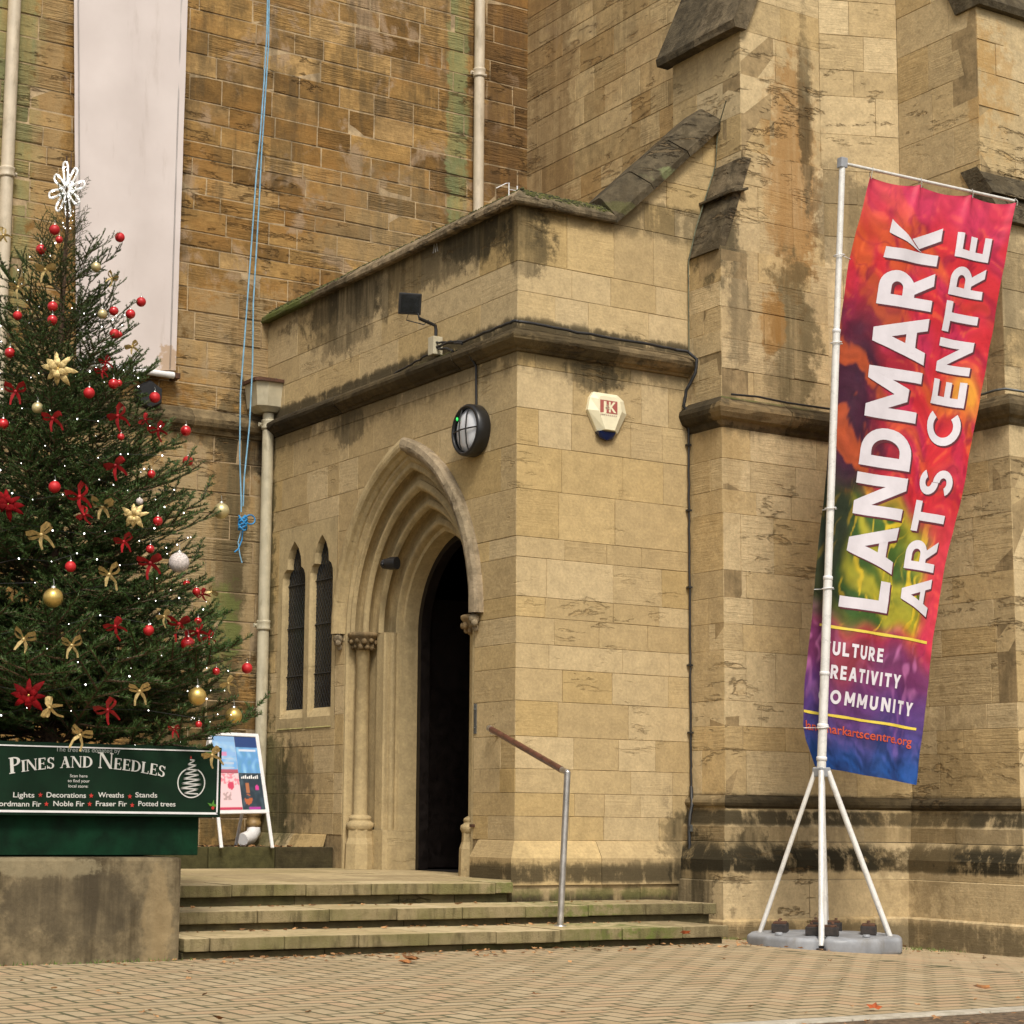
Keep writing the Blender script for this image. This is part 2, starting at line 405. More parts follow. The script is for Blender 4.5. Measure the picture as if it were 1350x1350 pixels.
M_signgreen = plain('dark_green_sign_vinyl', (0.005, 0.022, 0.010), 0.7, 0, 0.12, spec=0.15)
M_cream = plain('cream_alarm_plastic', (0.80, 0.74, 0.52), 0.4, 0, 0.04)
M_blueplastic = plain('dark_blue_lens', (0.01, 0.02, 0.08), 0.2, 0, 0.1)
M_rope = plain('blue_polypropylene_rope', (0.20, 0.42, 0.60), 0.6, 0, 0.15)
M_rope2 = plain('bright_blue_rope_end', (0.02, 0.24, 0.55), 0.55, 0, 0.15)
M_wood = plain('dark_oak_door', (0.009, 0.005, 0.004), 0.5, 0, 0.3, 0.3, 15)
M_red = plain('red_bauble_gloss', (0.56, 0.014, 0.018), 0.25, 0.25, 0.1, coat=0.6)
M_redmat = plain('red_bauble_matt', (0.50, 0.012, 0.016), 0.5, 0.1, 0.12)
M_gold = plain('gold_bauble_satin', (0.66, 0.46, 0.14), 0.32, 0.75, 0.08)
M_palegold = plain('pale_gold_bauble', (0.62, 0.52, 0.27), 0.4, 0.55, 0.08)
M_whiteball = plain('white_glitter_bauble', (0.72, 0.64, 0.60), 0.6, 0.1, 0.2, 0.9, 90)
M_cap = plain('silver_bauble_cap', (0.7, 0.68, 0.62), 0.3, 0.9)
M_redbow = plain('red_velvet_ribbon', (0.40, 0.006, 0.010), 0.6, 0, 0.25)
M_goldbow = plain('gold_lame_ribbon', (0.70, 0.52, 0.22), 0.42, 0.3, 0.2, 0.6, 60)
M_leaf = plain('dry_fallen_leaf', (0.36, 0.15, 0.045), 0.8, 0, 0.4)
M_leafred = plain('rust_red_fallen_leaf', (0.42, 0.09, 0.02), 0.8, 0, 0.3)
M_trunk = plain('spruce_bark', (0.11, 0.062, 0.035), 0.9, 0, 0.3, 1.0, 40)
def mat_glow(name, col, st):
    t = NT(name)
    t.b.inputs['Emission Color'].default_value = (*col, 1)
    t.b.inputs['Emission Strength'].default_value = st
    return t.out(col, 0.3)
M_bulb = mat_glow('lit_white_fairy_bulb', (1.0, 0.97, 0.92), 4.0)
M_tubewhite = mat_glow('lit_rope_light_tube', (0.85, 0.84, 0.82), 0.25)
M_led = mat_glow('green_indicator', (0.05, 0.9, 0.15), 0.25)
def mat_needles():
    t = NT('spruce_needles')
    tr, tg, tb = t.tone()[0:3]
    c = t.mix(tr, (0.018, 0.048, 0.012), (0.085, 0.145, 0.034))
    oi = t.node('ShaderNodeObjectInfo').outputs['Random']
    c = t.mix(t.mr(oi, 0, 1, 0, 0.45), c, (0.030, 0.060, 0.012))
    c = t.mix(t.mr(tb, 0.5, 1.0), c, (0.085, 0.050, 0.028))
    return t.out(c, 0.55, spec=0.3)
M_needle = mat_needles()

# ------------------------------------------------------------------ masonry
def clip_poly(poly, hp):
    a, b, c = hp
    out = []
    n = len(poly)
    for i in range(n):
        p, q = poly[i], poly[(i + 1) % n]
        dp, dq = a * p[0] + b * p[1] - c, a * q[0] + b * q[1] - c
        if dp <= 0: out.append(p)
        if dp * dq < 0:
            k = dp / (dp - dq)
            out.append((p[0] + (q[0] - p[0]) * k, p[1] + (q[1] - p[1]) * k))
    return out
def area(poly):
    return abs(sum(poly[i][0] * poly[(i + 1) % len(poly)][1] - poly[(i + 1) % len(poly)][0] * poly[i][1] for i in range(len(poly)))) / 2

class Wall:
    """one straight masonry face: s runs along d from P0, outward normal n"""
    def __init__(s, P0, P1):
        s.P = np.array([P0[0], P0[1], 0.0])
        e = np.array([P1[0] - P0[0], P1[1] - P0[1], 0.0])
        s.L = np.linalg.norm(e)
        s.d = e / s.L
        s.n = np.array([s.d[1], -s.d[0], 0.0])
    def at(s, a, z, o=0.0):
        p = s.P + s.d * a + s.n * o
        return (p[0], p[1], z)

def stone_geo(mb, W, poly, proud, gap, ch, depth, rng, rag=0.002):
    n = len(poly)
    c = (sum(p[0] for p in poly) / n, sum(p[1] for p in poly) / n)
    def inset(q, d):
        v = (c[0] - q[0], c[1] - q[1])
        l = math.hypot(*v) + 1e-9
        # move both components inwards by about d
        return (q[0] + math.copysign(min(d, abs(v[0]) * 0.8), v[0]), q[1] + math.copysign(min(d, abs(v[1]) * 0.8), v[1]))
    outer = [inset(q, gap / 2) for q in poly]
    front = [inset(q, gap / 2 + ch) for q in poly]
    front = [(q[0] + rng.uniform(-rag, rag), q[1] + rng.uniform(-rag, rag)) for q in front]
    v = [W.at(q[0], q[1], -depth) for q in outer] + [W.at(q[0], q[1], proud - ch) for q in outer] + [W.at(q[0], q[1], proud + rng.uniform(-rag, rag) * 0.8) for q in front]
    f = []
    for r_ in (0, 1):
        for i in range(n):
            j = (i + 1) % n
            f.append((r_ * n + i, r_ * n + j, (r_ + 1) * n + j, (r_ + 1) * n + i))
    f.append(tuple(range(2 * n, 3 * n)))
    tone = (rng.random(), rng.random(), rng.random())
    mb.add(v, f, tone)

def in_view(p, pad=15):
    x, y = proj(p)
    return -pad < x < 1350 + pad and -pad < y < 1350 + pad
def masonry(parent, W, s0, s1, zs, mat, rng, lens=(0.35, 0.9), gap=0.0032, ch=0.0025, proud=(0, 0.0025), rag=0.002,
            hole=None, clips=(), hidden=None, rest=None, pieces=None, name='stone', depth=0.05):
    """lays courses between the heights zs; returns list of (area, MB) to be built by flush_stones"""
    pieces = pieces if pieces is not None else []
    for k in range(len(zs) - 1):
        z0, z1 = zs[k], zs[k + 1]
        a = s0
        first = True
        while a < s1 - 0.02:
            l = rng.uniform(*lens)
            if first: l *= rng.uniform(0.4, 1.0); first = False
            b = a + l
            if s1 - b < lens[0] * 0.5: b = s1
            cells = [[(a, z0), (b, z0), (b, z1), (a, z1)]]
            if hole:
                h0, h1 = hole(z0 + 1e-4), hole(z1 - 1e-4)
                if h0 or h1:
                    if h1 is None:      # apex inside this course
                        m = (h0[0] + h0[1]) / 2
                        h1 = (m, m)
                    if h0 is None: h0 = h1
                    dz = z1 - z0
                    # left: keep s <= line h0[0]->h1[0]
                    k0 = (h1[0] - h0[0]) / dz
                    k1 = (h1[1] - h0[1]) / dz
                    L_ = clip_poly(cells[0], (1, -k0, h0[0] - k0 * z0))
                    R_ = clip_poly(cells[0], (-1, k1, -(h0[1] - k1 * z0)))
                    cells = [L_, R_]
            for c in cells:
                for hp in clips:
                    if len(c) >= 3: c = clip_poly(c, hp)
                # drop near-duplicate points
                c2 = []
                for q in c:
                    if not c2 or math.hypot(q[0] - c2[-1][0], q[1] - c2[-1][1]) > 0.004: c2.append(q)
                if len(c2) > 2 and math.hypot(c2[0][0] - c2[-1][0], c2[0][1] - c2[-1][1]) < 0.004: c2.pop()
                if len(c2) < 3 or area(c2) < 0.0012: continue
                mb = MB()
                stone_geo(mb, W, c2, rng.uniform(*proud), gap, ch, depth, rng, rag)
                cen = W.at(sum(q[0] for q in c2) / len(c2), sum(q[1] for q in c2) / len(c2))
                vis = in_view(cen) and not (hidden and hidden(*proj(cen)))
                pieces.append((area(c2) if vis else 0, mb, mat))
            a = b
    return pieces
def flush_stones(parent, pieces, name='stone', limit=295):
    """the largest visible as objects, the rest as one part"""
    pieces.sort(key=lambda q: -q[0])
    rest = {}
    for i, (ar, mb, mat) in enumerate(pieces):
        if ar > 0 and i < limit:
            mb.build(name, mat, parent)
        else:
            r_ = rest.setdefault(mat.name, (MB(), mat))[0]
            b = len(r_.v)
            r_.v += mb.v; r_.tone += mb.tone; r_.smooth += mb.smooth
            r_.f += [tuple(i_ + b for i_ in f) for f in mb.f]
    for k, (r_, mat) in rest.items():
        o = r_.build('small_' + name + 's', mat, parent)
        o['kind'] = 'stuff'
def courses(z0, z1, lo, hi, rng):
    zs = [z0]
    while zs[-1] < z1 - hi: zs.append(zs[-1] + rng.uniform(lo, hi))
    zs.append(z1)
    if zs[-1] - zs[-2] < lo * 0.6: zs.pop(-2)
    return zs
def core(parent, W, poly, mat, off=-0.005, thick=0.3, name='mortar'):
    """the wall body behind the stones; poly in (s, z)"""
    n = len(poly)
    v = [W.at(q[0], q[1], off) for q in poly] + [W.at(q[0], q[1], off - thick) for q in poly]
    f = [tuple(range(n)), tuple(reversed(range(n, 2 * n)))]
    for i in range(n):
        j = (i + 1) % n
        f.append((j, i, n + i, n + j))
    return MB().add(v, f).build(name, mat, parent)

def mitres(path):
    P = [np.array([p[0], p[1]], float) for p in path]
    N = []
    for i in range(len(P) - 1):
        d = P[i + 1] - P[i]
        d /= np.linalg.norm(d)
        N.append(np.array([d[1], -d[0]]))
    M = [N[0]]
    for i in range(1, len(P) - 1):
        M.append((N[i - 1] + N[i]) / (1 + N[i - 1] @ N[i]))
    M.append(N[-1])
    return P, N, M
def moulding(parent, path, prof, mat, name, rng, piece=0.75, gap=0.004, jitter=0.0, segs=None, smooth=False, tilt=None):
    """sweeps prof [(out, z)] (front outline, bottom to top) along a plan path, cut into stones"""
    P, N, M = mitres(path)
    objs = []
    for i in range(len(P) - 1):
        if segs is not None and i not in segs: continue
        L = np.linalg.norm(P[i + 1] - P[i])
        n = max(1, round(L / piece))
        cuts = [0] + [(k + rng.uniform(-0.18, 0.18)) / n for k in range(1, n)] + [1]
        for k in range(n):
            a, b = cuts[k], cuts[k + 1]
            ga, gb = (gap / 2 / L if k > 0 else 0), (gap / 2 / L if k < n - 1 else 0)
            jo = rng.uniform(-jitter, jitter)
            verts = []
            m_ = 4
            for j in range(m_ + 1):
                u = a + ga + (b - gb - a - ga) * j / m_
                base = P[i] + (P[i + 1] - P[i]) * u
                for (o_, z_) in prof:
                    if u <= 1e-6: dirn = M[i]
                    elif u >= 1 - 1e-6: dirn = M[i + 1]
                    else: dirn = N[i]
                    oo = o_ + (jo + rng.uniform(-jitter, jitter) * 0.7 if o_ > 0.01 and 0 < j < m_ else (jo if o_ > 0.01 and 1e-6 < u < 1 - 1e-6 else 0))
                    zz = z_ + (tilt(base) if tilt else 0)
                    q = base + dirn * oo
                    verts.append((q[0], q[1], zz))
            q = len(prof)
            faces = []
            for j in range(m_):
                for t_ in range(q - 1):
                    faces.append((j * q + t_, (j + 1) * q + t_, (j + 1) * q + t_ + 1, j * q + t_ + 1))
            faces.append(tuple(reversed(range(q))))
            faces.append(tuple(range(m_ * q, m_ * q + q)))
            mb = MB()
            mb.add(verts, faces, (rng.random(), rng.random(), rng.random()), smooth)
            objs.append(mb.build(name, mat, parent, smooth=False))
    return objs

# ------------------------------------------------------------------ plan of the building
XD, YF, YM = 8.94, 13.476, 18.39            # porch door wall, porch front, nave wall
XA, YB, XQ, YQ, YR = 10.815, 13.005, 12.82, 12.785, 11.526
XB = XQ - (YB - YQ) * 2.14      # the canted wall stands at about 25 degrees
rng = random.Random(7)
def ground_z(x, y): return -0.055 * max(0.0, min(x, 16) - 9.6)

# ---- pavement
def build_ground():
    t = NT('brick_paving')
    tr, tg, tb = t.tone()[0:3]
    p = t.pos()
    c = t.mix(t.mr(tr, 0, 1), (0.42, 0.315, 0.185), (0.48, 0.375, 0.235))
    c = t.mix(t.mr(tg, 0.6, 1.0, 0, 0.7), c, (0.50, 0.335, 0.20))
    n = t.noise(p, 60, 5, 0.7)
    c = t.mix(t.mr(n, 0.35, 0.65, 0.25, 0), c, (0.16, 0.12, 0.07))
    c = t.mix(t.mr(t.noise(p, 0.9, 5, 0.6), 0.45, 0.7, 0, 0.35), c, (0.27, 0.22, 0.13))
    c = t.mix(t.math('MULTIPLY', t.mr(tb, 0.1, 1.0, 0, 0.48), t.mr(t.noise(p, 5, 4, 0.6), 0.3, 0.65, 0.25, 1.0)), c, (0.12, 0.10, 0.045))  # darker block edges: dirt plus painted-in shade of the sunken joints
    y = t.sep(p)[1]
    M = t.out(c, 0.9, 0, t.bump(n, 0.006, 1.0), spec=0.25)
    t = NT('mossy_joint_sand')
    p = t.pos()
    c = t.mix(t.mr(t.noise(p, 3, 4), 0.4, 0.6), (0.085, 0.080, 0.034), (0.14, 0.115, 0.06))
    MJ = t.out(c, 0.95)
    # base sheet: one sheet to the horizon, following the slope
    mb = MB()
    xs = [-400, -60, -8, 9.6, 16, 60, 400]
    ys = [-400, -60, 0, 20, 60, 400]
    v = [(x, y, ground_z(x, y) - 0.0012) for y in ys for x in xs]
    f = [(j * 7 + i, j * 7 + i + 1, (j + 1) * 7 + i + 1, (j + 1) * 7 + i) for j in range(5) for i in range(6)]
    base = mb.add(v, f).build('ground', MJ)
    structure(base)
    rg = random.Random(3)
    A, B = 0.246, 0.123
    blocks = []
    # 90 degree herringbone laid square to the church
    x0, y0, x1, y1 = -1.5, 5.2, 14.6, 13.0
    nx, ny = int((x1 - x0) / B), int((y1 - y0) / B)
    for j in range(ny):
        for i in range(nx):
            k = (i - j) % 4
            if k == 0: rect = (i, j, i + 2, j + 1)
            elif k == 2: rect = (i, j, i + 1, j + 2) if True else None
            else: continue
            # pattern: cells (i,j),(i+1,j) horizontal when (i-j)%4==0 ; vertical (i,j),(i,j+1) when (i-j)%4==3
            blocks.append((k, i, j))
    blocks = []
    for j in range(-1, ny):
        for i in range(-1, nx):
            k = (i - j) % 4
            if k == 0: blocks.append((x0 + i * B, y0 + j * B, A, B))
            elif k == 3: blocks.append((x0 + i * B, y0 + j * B, B, A))
    items = []
    for (bx, by, w, h) in blocks:
        cx, cy = bx + w / 2, by + h / 2
        if cy < 7.06 and cx > 1.0: continue            # beyond the edging kerb
        if cy > 12.95: continue
        if cx < 5.15 and cy > 11.6: continue
        if cx < 9.75 and cy > 11.75: continue
        px, py = proj((cx, cy, 0))
        vis = -20 < px < 1370 and 1235 < py < 1372
        items.append((math.hypot(cx, cy) if vis else 999, bx, by, w, h))
    items.sort()
    rest = MB()
    for n_, (d, bx, by, w, h) in enumerate(items):
        g, ch = 0.010, 0.0018
        cx, cy = bx + w / 2, by + h / 2
        dz = rg.uniform(-0.0004, 0.0008)
        tx, ty = rg.uniform(-0.002, 0.002), rg.uniform(-0.002, 0.002)
        jx, jy = rg.uniform(-0.004, 0.004), rg.uniform(-0.004, 0.004)
        v = []
        for (ins, zz) in ((g, -0.03), (g, -ch), (g + 0.008, 0)):
            for (sx, sy) in ((-1, -1), (1, -1), (1, 1), (-1, 1)):
                x_, y_ = cx + jx + sx * (w / 2 - ins), cy + jy + sy * (h / 2 - ins - (0.010 if zz == 0 else 0))
                v.append((x_, y_, ground_z(x_, y_) + dz + zz + tx * (x_ - cx) + ty * (y_ - cy)))
        f = [(0, 1, 5, 4), (1, 2, 6, 5), (2, 3, 7, 6), (3, 0, 4, 7), (4, 5, 9, 8), (5, 6, 10, 9), (6, 7, 11, 10), (7, 4, 8, 11), (8, 9, 10, 11)]
        tone = (rg.random(), rg.random(), 0.0)
        if n_ < 298 and d < 900:
            b_ = MB().add(v, f, tone)
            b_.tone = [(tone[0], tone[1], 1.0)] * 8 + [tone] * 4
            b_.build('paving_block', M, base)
        else:
            rest.add(v, f, tone)
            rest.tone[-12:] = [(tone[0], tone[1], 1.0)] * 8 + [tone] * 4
    o = rest.build('far_paving_blocks', M, base)
    o['kind'] = 'stuff'
    # edging kerb at the bottom right and the bed of leaf litter beyond it
    t = NT('pale_concrete_edging')
    p = t.pos()
    c = t.mix(t.mr(t.noise(p, 12, 6, 0.7), 0.3, 0.7), (0.33, 0.29, 0.22), (0.52, 0.47, 0.38))
    ME = t.out(c, 0.85, 0, t.bump(t.noise(p, 60, 4), 0.004))
    kerb = thing('edging_kerb', 'pale concrete edging strip at the bottom right corner of the paving', 'kerb', (6.5, 6.97, 0))
    for k in range(14):
        xa = 1.0 + k * 0.92
        za = ground_z(xa, 7)
        mb = MB()
        mb.cbox((xa + 0.457, 6.985, za + 0.005 - 0.06), (0.455, 0, 0), (0, 0.065, 0), (0, 0, 0.07), 0.006, (rg.random(), 0, 0))
        mb.build('edging_slab', ME, kerb)
    t = NT('soil_and_gravel')
    p = t.pos()
    c = t.mix(t.mr(t.noise(p, 22, 6, 0.7), 0.35, 0.65), (0.06, 0.04, 0.022), (0.24, 0.16, 0.09))
    MS = t.out(c, 0.95, 0, t.bump(t.noise(p, 40, 5, 0.7), 0.02))
    bed = MB().add([(1, 4, 0.006), (9.6, 4, 0.006), (13.9, 4, -0.23), (13.9, 6.917, -0.23), (9.6, 6.917, 0.006), (1, 6.917, 0.006)], [(0, 1, 4, 5), (1, 2, 3, 4)]).build('planting_bed', MS)
    structure(bed)
build_ground()

# ---- leaves
def leaf_mesh(mb, c, r_, rg, tone=None, up=0.5):
    n = 9
    a0 = rg.uniform(0, 2 * PI)
    tl = Vector((rg.uniform(-up, up), rg.uniform(-up, up), 1)).normalized()
    q = tl.to_track_quat('Z', 'Y').to_matrix()
    v = [Vector(c) + Vector((0, 0, r_ * 0.12))]
    for k in range(n):
        rr = r_ * (1.0 if k % 2 == 0 else 0.5) * rg.uniform(0.75, 1.15)
        a = a0 + 2 * PI * k / n
        v.append(Vector(c) + Vector((0, 0, r_ * 0.15)) + q @ Vector((math.cos(a) * rr, math.sin(a) * rr * 0.75, rg.uniform(0, 0.35) * r_)))
    mb.add(v, [(0, 1 + k, 1 + (k + 1) % n) for k in range(n)], tone)

# ------------------------------------------------------------------ nave wall
def build_nave():
    T = thing('nave_wall', 'tall brown rubble wall of the church behind the porch and tree', 'church wall', (7, YM, 0))
    rg = random.Random(11)
    W = Wall((2.0, YM), (12.34, YM))
    x_off = 2.0
    zs = [0.45] + courses(0.6, 4.92, 0.22, 0.36, rg) + courses(5.19, 11.2, 0.17, 0.31, rg)
    low = [z for z in zs if z < 4.93]
    high = [z for z in zs if z > 5.1]
    def hid(px, py):
        return (98 < px < 236 and py < 480) or (px < 200 and 430 < py) or (px < 90 and 330 < py) or (px > 372 and py > 560) or (py > 1000) or px > 700 or (px > 360 and py > 420 - (px - 350) * 0.52)
    pc = masonry(T, W, 0, W.L, low, M_nave, rg, (0.3, 0.8), 0.012, 0.005, (0, 0.008), 0.006, hidden=hid)
    pc = masonry(T, W, 0, W.L, high, M_nave, rg, (0.3, 0.9), 0.014, 0.005, (0.001, 0.009), 0.007, hidden=hid, pieces=pc)
    flush_stones(T, pc)
    core(T, W, [(0, 0.0), (W.L, 0.0), (W.L, 11.2), (0, 11.2)], M_mortar_nave, -0.0015, 0.5)
    prof = [(0.0, 4.92), (0.03, 4.93), (0.05, 4.97), (0.09, 5.0), (0.11, 5.04), (0.11, 5.08), (0.02, 5.18), (0.0, 5.19)]
    moulding(T, [(2.0, YM), (XD, YM)], prof, M_string, 'string_course_stone', rg, 0.8, jitter=0.006)
    return T
build_nave()

# ------------------------------------------------------------------ porch
YC, A0, RISE0, ZSP = 15.30 + 0.02, 1.16, 1.57, 2.70       # doorway centre (Y), half width, rise, springing
def arc_pts(a, rise, n=20, z0=ZSP):
    """left half of a two-centred arch from the springing to the apex, as (offset from centre, z)"""
    Rr = (a * a + rise * rise) / (2 * a)
    e = Rr - a
    th = math.acos(e / Rr)
    return [(-(e - Rr * math.cos(th * k / n)) if False else (Rr * math.cos(th * k / n) - e), z0 + Rr * math.sin(th * k / n)) for k in range(n + 1)]
def build_porch():
    T = thing('church_porch', 'pale limestone church porch with a deep pointed doorway', 'porch', (XD, YF, 0.43))
    rg = random.Random(23)
    cz = [0.745, 0.946, 1.141, 1.343, 1.616, 1.915, 2.19, 2.40, 2.628, 2.803, 3.141, 3.317, 3.731, 4.114, 4.44, 4.806, 4.93]
    cup = [5.10, 5.473, 5.738, 6.245]
    # door wall, s measured from the nave towards the corner
    W1 = Wall((XD, YM), (XD, YF))
    def hole(z):
        aw = A0 + 0.03
        c = YM - YC
        if z < ZSP: return (c - aw, c + aw)
        Rr = (aw * aw + (RISE0 + .03) ** 2) / (2 * aw)
        e = Rr - aw
        h = z - ZSP
        if h >= RISE0 + .03: return None
        x = math.sqrt(Rr * Rr - h * h) - e
        return (c - x, c + x)
    def lan(z):     # the lancet surround block
        if 1.78 < z < 3.90: return (YM - 17.99, YM - 16.70)
        return None
    zs_a = [z for z in cz]
    # left part (with windows) and right part are laid as one wall; the doorway hole cuts the courses
    pc = []
    c0 = YM - YC - A0 - 0.03
    zl = sorted(set(cz + [1.78, 3.90]))
    zl = [z for z in zl if z not in (1.915, 3.731)]
    both = lambda z: hole(z)
    sA = YM - 16.69
    masonry(T, W1, 0, sA, zl, M_porch, rg, (0.4, 0.95), hole=lan, pieces=pc)
    masonry(T, W1, sA, W1.L, cz, M_porch, rg, (0.4, 0.95), hole=both, pieces=pc)
    masonry(T, W1, 0, W1.L, cup, M_porch, rg, (0.6, 1.25), pieces=pc)
    # front wall
    W2 = Wall((XD, YF), (XA, YF))
    masonry(T, W2, 0, W2.L, cz, M_porch, rg, (0.3, 0.8), pieces=pc)
    masonry(T, W2, 0, W2.L, cup, M_porch, rg, (0.35, 0.85), pieces=pc)
    # gable part that rises to the right under the raking coping
    g0, g1, gz0, gz1 = 9.94 - XD, 11.2 - XD, 6.235, 7.40
    k = (gz1 - gz0) / (g1 - g0)
    W2b = Wall((XD, YF), (11.20, YF))
    masonry(T, W2b, g0, W2b.L, [6.245, 6.50, 6.75, 7.0, 7.3], M_porch, rg, (0.3, 0.6), clips=[(-k, 1, gz0 - k * g0)], pieces=pc)
    masonry(T, W2b, W2.L, W2b.L, [5.9, 6.245], M_porch, rg, (0.3, 0.5), pieces=pc)
    flush_stones(T, pc)
    # wall bodies
    n = 14
    c = YM - YC
    aw = A0 + 0.02
    arch = [(c - o, z) for o, z in arc_pts(aw, RISE0 + .02, n)] + [(c + o, z) for o, z in reversed(arc_pts(aw, RISE0 + .02, n))][1:]
    core(T, W1, [(0, 0), (YM - 17.99, 0), (YM - 17.99, 6.25), (0, 6.25)], M_mortar, thick=0.6)
    core(T, W1, [(YM - 17.99, 0), (YM - 16.70, 0), (YM - 16.70, 1.78), (YM - 17.99, 1.78)], M_mortar, thick=0.6)
    core(T, W1, [(YM - 17.99, 3.90), (YM - 16.70, 3.90), (YM - 16.70, 6.25), (YM - 17.99, 6.25)], M_mortar, thick=0.6)
    core(T, W1, [(YM - 16.70, 0), (c - aw, 0), (c - aw, ZSP)] + [] + [(YM - 16.70, ZSP)], M_mortar, thick=0.6)
    core(T, W1, [(c + aw, 0), (W1.L - 0.02, 0), (W1.L - 0.02, ZSP), (c + aw, ZSP)], M_mortar, thick=0.6)
    half = len(arch) // 2
    core(T, W1, [(YM - 16.70, ZSP)] + arch[:half + 1] + [(c, 6.25), (YM - 16.70, 6.25)], M_mortar, thick=0.6)
    core(T, W1, arch[half:] + [(W1.L - 0.02, ZSP), (W1.L - 0.02, 6.25), (c, 6.25)], M_mortar, thick=0.6)
    core(T, W2, [(0.02, 0), (W2.L + 0.4, 0), (W2.L + 0.4, 6.25), (0.02, 6.25)], M_mortar, thick=0.5)
    core(T, W2b, [(g0, 6.25), (W2b.L, 6.25), (W2b.L, gz0 + k * (W2b.L - g0)), (g0, gz0)], M_mortar, thick=0.4)
    # plinth
    door_l, door_r = YC + 1.28, YC - 1.30
    prof = [(0.10, 0.38), (0.10, 0.60), (0.085, 0.625), (0.02, 0.735), (0.0, 0.745)]
    moulding(T, [(XD, door_r), (XD, YF), (XA, YF)], prof, M_porch, 'plinth_stone', rg, 0.78, jitter=0.004)
    moulding(T, [(XD, YM), (XD, door_l + 0.22)], prof, M_porch, 'plinth_stone', rg, 0.78, jitter=0.005)
    prof = [(0.075, -0.2), (0.075, 0.432), (0.0, 0.436)]
    moulding(T, [(XD, door_r - 0.0), (XD, YF), (XA, YF)], prof, M_porch, 'footing_stone', rg, 0.62, jitter=0.003)
    # string course
    prof = [(0.0, 4.93), (0.02, 4.935), (0.035, 4.955), (0.06, 4.965), (0.085, 4.985), (0.115, 5.015), (0.125, 5.045), (0.115, 5.075), (0.02, 5.135), (0.0, 5.14)]
    moulding(T, [(XD, YM - 0.12), (XD, YF), (XA - 0.0, YF)], prof, M_string, 'string_course_stone', rg, 0.85, jitter=0.007)
    # coping: level on the door wall and the corner, raking up the gable
    prof = [(-0.02, 6.245), (0.080, 6.230), (0.092, 6.245), (0.090, 6.285), (0.078, 6.30), (-0.055, 6.405), (-0.08, 6.415), (-0.30, 6.40)]
    path = [(XD, YM), (XD, YF), (9.94, YF)]
    objs = moulding(T, path, prof, M_weath, 'coping_stone', rg, 0.95, jitter=0.006)
    # raking coping
    n_ = 3
    for q in range(n_):
        a, b = q / n_, (q + 1) / n_
        sx, sz = g1 - g0, gz1 - gz0
        L = math.hypot(sx, sz)
        ux, uz = sx / L, sz / L
        nx, nz = -uz, ux
        def P(t_, up, out): return (XD + g0 + sx * t_ + nx * up, YF - out, gz0 + sz * t_ + nz * up)
        st = []
        pr = [(-0.0, -0.02), (-0.012, 0.085), (0.05, 0.092), (0.070, 0.078), (0.225, -0.05), (0.235, -0.08), (0.22, -0.32)]
        ts = [a + 0.003, a + (b - a) / 3, a + 2 * (b - a) / 3, b - 0.003]
        for t_ in ts:
            for (up, out) in pr: st.append(P(t_ + (up * 0.48 / L * (1 if q == 0 and t_ == ts[0] else 0)), up + rg.uniform(-.004, .004), out + rg.uniform(-.004, .004)))
        m = len(pr)
        f = [(j * m + i, j * m + m + i, j * m + m + i + 1, j * m + i + 1) for j in range(3) for i in range(m - 1)]
        f += [tuple(reversed(range(m))), tuple(range(3 * m, 4 * m))]
        MB().add(st, f, (rg.random() * 0.5, rg.random() * 0.6, 0.3)).build('coping_stone', M_weath, T)
    # moss tufts on the coping
    mb = MB()
    for q in range(900):
        if q < 330:
            x = 9.0 + rg.random() * 0.93; t_ = rg.random() ** 0.6
            y = YF - 0.07 + t_ * 0.14; z = 6.31 + t_ * 0.10
        else:
            y = 13.5 + rg.random() * 4.8; t_ = rg.random() ** 0.5
            if y < 16.5 and t_ < 0.75: t_ = 1.0
            x = XD - 0.07 + t_ * 0.14; z = 6.31 + t_ * 0.10
        r_ = rg.uniform(0.007, 0.020)
        mb.sphere((x, y, z), r_, 6, 4, (rg.random(), rg.random(), 0), 0.7)
    t = NT('coping_moss')
    tr = t.tone()[0]
    mm = t.out(t.mix(tr, (0.022, 0.020, 0.008), (0.10, 0.105, 0.022)), 0.95)
    o = mb.build('moss', mm, T); o['kind'] = 'stuff'
    # --- doorway orders: one profile swept up the jambs and round the arch
    def sweep(prof, z_bot, arch_too=True, name='door_jamb', mat=M_trim, smooth_edges=True, npts=22, jamb=True, depth_keys=None, seg=None):
        """prof: list of (half width, depth into wall, rise)"""
        rows = []
        for (a, D, rise) in prof:
            row = []
            if jamb: row.append((a, z_bot))
            if arch_too: row += arc_pts(a, rise, npts)
            else: row.append((a, ZSP))
            rows.append((D, row))
        for side in (1, -1):
            v, f = [], []
            m = len(rows[0][1])
            for D, row in rows:
                for (o_, z_) in row: v.append((XD + D, YC + side * o_, z_))
            for i in range(len(rows) - 1):
                for j in range(m - 1):
                    q = (i * m + j, i * m + j + 1, (i + 1) * m + j + 1, (i + 1) * m + j)
                    f.append(q if side < 0 else tuple(reversed(q)))
            MB().add(v, f, (0.5, 0.3, 0.2), False).build(name, mat, T)
    def rs(a): return 0.90 + (a - 0.72) / (A0 - 0.72) * (RISE0 - 0.90)
    def roll(a0_, D0, a1_, D1, k, n=6, sgn=1):
        """arc bulging between two profile points"""
        out = []
        for i in range(n + 1):
            t_ = i / n
            ca, cD = a0_ + (a1_ - a0_) * t_, D0 + (D1 - D0) * t_
            nx, nd = (D1 - D0), -(a1_ - a0_)
            l = math.hypot(nx, nd)
            bulge = math.sin(PI * t_) * k
            out.append((ca - nx / l * bulge * sgn, cD - nd / l * bulge * sgn * 1))
        return out
    ap = [(A0 + 0.03, 0.0), (A0 + 0.0, 0.0), (A0 - 0.02, 0.03)]
